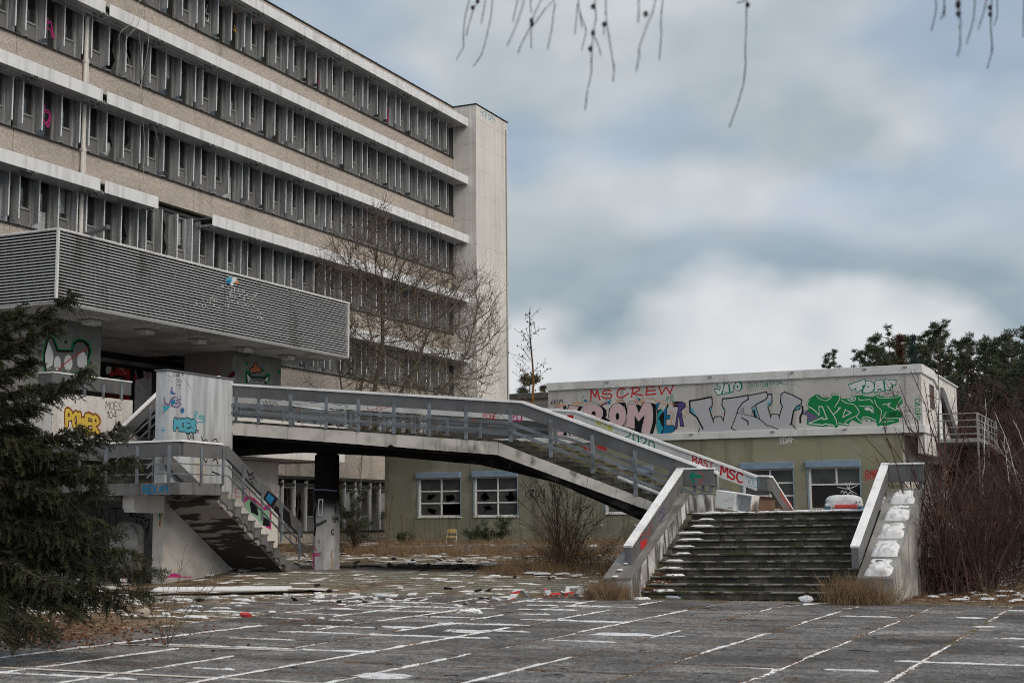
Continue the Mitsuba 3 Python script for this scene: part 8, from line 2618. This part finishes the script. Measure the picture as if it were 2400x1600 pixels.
white|F0|43007,6415 43122,6407 43299,6233 43214,6193
white|F0|43421,5970 43769,6010 43803,5824 43630,5762
red|L27|42681,5937 43270,6231
green|Ls48|42865,6405 43134,5984 43663,5593
green|F0|43081,7695 43063,7657 43017,7633 42963,7634 42927,7661 42926,7700 42960,7733 43014,7745 43061,7730
green|F0|44137,7537 44119,7498 44070,7473 44014,7475 43977,7502 43976,7542 44011,7576 44067,7588 44117,7573
green|F0|45238,7603 45216,7558 45158,7529 45092,7531 45048,7563 45047,7609 45089,7648 45155,7662 45214,7644
green|F0|42729,5622 42714,5590 42675,5571 42629,5574 42599,5597 42598,5630 42627,5657 42672,5666 42712,5652
@pil2s|thin red curling line on the side of the second pillar
red|Ls20|-32577,7512 -32370,7536 -32167,7729 -32003,7781 -31858,7712 -31790,7472 -31828,7339
red|Ls20|-31662,7263 -31587,7563 -31499,7625 -31460,7354 -31538,7223 -31337,7348 -31293,7177
maroon|F0|-31006,7096 -30929,7243 -30768,7325 -30696,7332 -30692,7148 -30804,7103
@ent|red, black and white figures on the boards
white|F0|40135,7436 40341,7788 40480,7650 40404,7340 40232,7234
black|F0|40103,8187 40235,8201 40610,7724 40674,7274 40487,7469
white|F0|40510,7987 40774,8106 40826,7928 40706,7581
maroon|F0|40737,7919 41047,8073 41231,8030 41057,7828 40792,7680
black|F0|40235,7144 40853,7290 41309,7208 41313,7116 40195,7050
white|L34|40859,7687 40911,7509 41068,7554 41119,7405 41258,7357
white|L34|40725,7126 40992,7180
maroon|F0|40173,6538 41286,6654 41250,6422 40224,6377
black|F0|41731,8205 42057,8239 42250,8134 42170,7751 42281,7324 41957,7202 41804,7530 41931,7852
white|F0|41687,8138 41800,8212 41882,7910 41755,7587
red|F0|41657,7949 41859,7907 41844,7688 41681,7704
red|F0|41684,7271 41806,7468 41910,7198 41726,7151
red|Ls40|42262,7822 42456,7715 42319,7577 42553,7661
red|Ls40|42326,7390 42510,7532 42473,7278 42610,7415
red|Ls34|42852,8005 42846,8163 42937,8161 42948,8122 42867,8088 42958,8075 42951,8019 42852,8005
red|Ls34|43001,8015 43000,8173 43086,8171 43097,8132 43007,8094 43110,8022
red|Ls36|43254,8190 43144,8183 43150,8025 43260,8032
red|Ls36|43147,8107 43238,8113
red|Ls34|43404,8201 43294,8193 43300,8034 43410,8042
red|Ls36|43297,8117 43389,8123
red|Ls36|43451,8044 43445,8203 43528,8193 43568,8132 43533,8066 43451,8044
yellow|Ls28|43033,7770 43027,7934 43130,7922 43178,7858 43135,7791 43033,7770
yellow|Ls29|43213,7942 43230,7811 43288,7781 43344,7816 43351,7948
yellow|Ls28|43407,7786 43401,7951 43545,7791 43539,7957
yellow|Ls28|43729,7965 43590,7959 43596,7793 43735,7799
yellow|Ls29|43593,7880 43709,7885
white|Ls26|44211,8099 44146,8130 44079,8079 44099,8029 44188,8005 44211,7948 44141,7898 44064,7928
white|Ls26|44265,8138 44444,8150
white|Ls26|44354,8144 44357,7911
white|Ls26|44483,7919 44564,8158 44663,7930
white|Ls26|44518,8015 44621,8021
white|Ls26|44693,7932 44685,8166 44815,8163 44830,8093 44767,8054 44689,8049
yellow|Ls39|44829,7867 44935,8102 45057,7881
yellow|Ls41|44875,7961 45005,7970
yellow|Ls39|45203,8120 45116,8068 45099,7987 45161,7899 45259,7905 45316,7989 45286,8091 45203,8120
@tower|faint turquoise KROM tag at the top of the tower
cyan|Ls45|69538,24818 69728,24819
cyan|Ls46|69863,24652 69867,24986
cyan|Ls45|70123,24987 69886,24802 70119,24652
cyan|Ls45|70214,24652 70231,24987 70433,24971 70453,24887 70237,24820 70472,24652
cyan|Ls45|70723,24989 70605,24921 70578,24804 70654,24669 70785,24669 70865,24787 70832,24939 70723,24989
cyan|Ls46|70924,24652 70972,24990 71101,24788 71235,24991 71274,24653
cyan|Ls45|71365,24822 71564,24822
@glass|pink, yellow and white scribbles on some windows
hotpink|Ls64|37227,19901 37319,19771 37443,19891 37543,19602 37643,19313
hotpink|Ls60|37154,19637 37459,19543 37556,19318
hotpink|Ls60|37208,16720 37337,16676
hotpink|Ls60|37220,16456 37470,16585 37609,16353 37499,15962
hotpink|Ls64|37188,16243 37409,16065 37561,16452 37304,16478
hotpink|Ls64|37278,16141 37499,15962
yellow|Ls48|48478,23316 48708,22907
yellow|Ls48|48755,23445 48610,23069 48421,23143
hotpink|Ls63|55291,23149 55371,22897 55226,22581
hotpink|Ls63|55405,23119 55260,22760
hotpink|Ls69|61886,23208 61977,22888 61847,22464
hotpink|Ls66|62021,23037 61845,22692
white|Ls45|46565,23597 46459,23223 46695,23207 46587,22890 46466,23000
white|Ls48|46744,23507 46648,22816
@pierA|purple band and black letters on the white pier
lilac|L42|-108,2807 227,2778
black|Ls25|157,2300 230,2300
black|Ls25|193,2300 193,2130
black|Ls25|178,1974 117,1974 118,1832 180,1832
black|Ls25|118,1906 169,1906
black|Ls25|202,1832 211,1973 242,1888 272,1973 284,1831
black|Ls34|143,1575 117,1600 85,1559 83,1486 109,1436 144,1460
black|Ls20|111,2625 100,2617 98,2603 106,2587 118,2587 125,2601 122,2619 111,2625
tan|Ls34|111,984 69,816 108,674 93,450
@pierB|purple band and black letters on the white pier
lilac|L42|-209,2818 219,2806
black|Ls25|-55,2887 -57,3101
black|Ls23|131,3078 106,3062 101,3035 118,3002 146,3002 163,3030 155,3066 131,3078
black|Ls23|180,3037 223,3036
black|Ls25|169,2713 273,2712
black|Ls25|221,2712 220,2556
black|Ls25|-46,1250 7,1250
black|Ls25|-20,1250 -20,1171
black|Ls73|-162,2262 -192,1950 -156,1723 -186,1440
dgrey|Ls85|-122,1723 29,1779 212,1862
white|L34|-30,2517 -51,2261 -41,2034 93,2033 104,2515 -30,2517
hotpink|Ls28|-195,776 -196,877 -142,872 -136,847 -185,829 -130,817 -135,781 -195,776
hotpink|Ls28|-106,776 -69,878 -30,777
hotpink|Ls28|-90,817 -46,817
hotpink|Ls28|-18,878 58,878
hotpink|Ls28|20,878 19,777
hotpink|Ls39|-205,1072 -113,959
hotpink|Ls36|-209,874 -217,423
@can|small torn paper figure pasted on the louvres, blue, white and orange
cyan|F0|39008,10048 38978,9976 38891,9915 38770,9879 38650,9879 38561,9914 38527,9975 38557,10045 38643,10107 38763,10143 38884,10144 38974,10109
white|F0|39154,10085 39128,10020 39056,9971 38966,9958 38892,9984 38863,10040 38889,10105 38960,10154 39050,10168 39125,10141
orange|F0|39279,10014 39252,9972 39180,9941 39097,9936 39043,9959 39042,9999 39094,10038 39176,10057 39250,10048
blue|F0|38841,9963 38808,9911 38723,9873 38626,9867 38562,9896 38560,9946 38622,9994 38719,10017 38805,10005
white|F0|38963,9922 38942,9872 38885,9838 38820,9837 38777,9869 38775,9920 38816,9964 38881,9983 38939,9966
"""


def catmull(p, closed=False, n=4):
    p = np.asarray(p, float)
    if len(p) < 3:
        return p
    q = np.vstack([p[-1:], p, p[:2]]) if closed else np.vstack([2 * p[0] - p[1], p, 2 * p[-1] - p[-2]])
    out = []
    for i in range(1, len(q) - 2):
        a, b, c, d = q[i - 1], q[i], q[i + 1], q[i + 2]
        for t in np.arange(n) / n:
            out.append(0.5 * (2 * b + (c - a) * t + (2 * a - 5 * b + 4 * c - d) * t * t + (3 * b - a - 3 * c + d) * t ** 3))
    if not closed:
        out.append(p[-1])
    return np.array(out)


def spray(wall, label, items):
    O, U, N, parent = WALLS[wall]
    O, U, N = np.array(O, float), np.array(U, float), np.array(N, float)
    layers = []
    for col, kind, pts in items:
        if kind[0] == "L":
            p = catmull(pts) if "s" in kind else np.asarray(pts, float)
            w = float(kind.lstrip("Ls"))
            g = sg.LineString(p).buffer(w / 2, quad_segs=3)
        else:
            g = sg.Polygon(catmull(pts, True) if "s" in kind else pts).buffer(0)
        g = g.simplify(1.5)
        if layers and layers[-1][0] == col:
            layers[-1][1].append(g)
        else:
            layers.append([col, [g]])
    meshes = {}
    for i, (col, gs) in enumerate(layers):
        g = shapely.union_all(gs)
        off = 0.0035 + 0.0009 * i
        for q in getattr(g, "geoms", [g]):
            if q.geom_type != "Polygon" or q.area < 4:
                continue
            v, f = trimesh.creation.triangulate_polygon(q, engine="earcut")
            v = np.asarray(v, float) / 1000
            meshes.setdefault(col, MB()).add(O + N * off + U * v[:, :1] + np.array([0, 0, 1.0]) * v[:, 1:2], f)
    first = None
    for col, m in meshes.items():
        if first is None:
            first = part("graffiti", parent, m, "paint_" + col, label=label)
        else:
            part("paint", first, m, "paint_" + col)


_cur = None
for line in SPRAY.strip().split("\n") + ["@|"]:
    if line[0] == "@":
        if _cur and _cur[2]:
            spray(*_cur)
        _w, _l = line[1:].split("|")
        _cur = [_w, _l, []]
    else:
        _c, _k, _p = line.split("|")
        _cur[2].append((_c, _k, [tuple(map(float, q.split(","))) for q in _p.split()]))

# studs that once held lettering on the canopy louvres
sd_ = MB()
rst = np.random.default_rng(44)
for y0, y1, z in ((38.0, 40.2, 9.55), (36.9, 40.6, 9.12)):
    y = y0
    while y < y1:
        for _ in range(rst.integers(2, 5)):
            yy, zz_ = y + rst.uniform(0, 0.16), z + rst.uniform(-0.2, 0.2)
            sd_.box(XC, XC + 0.03, yy, yy + 0.018, zz_, zz_ + 0.03)
        y += 0.24
part("stud", can, sd_, "m_pvc", kind="stuff")
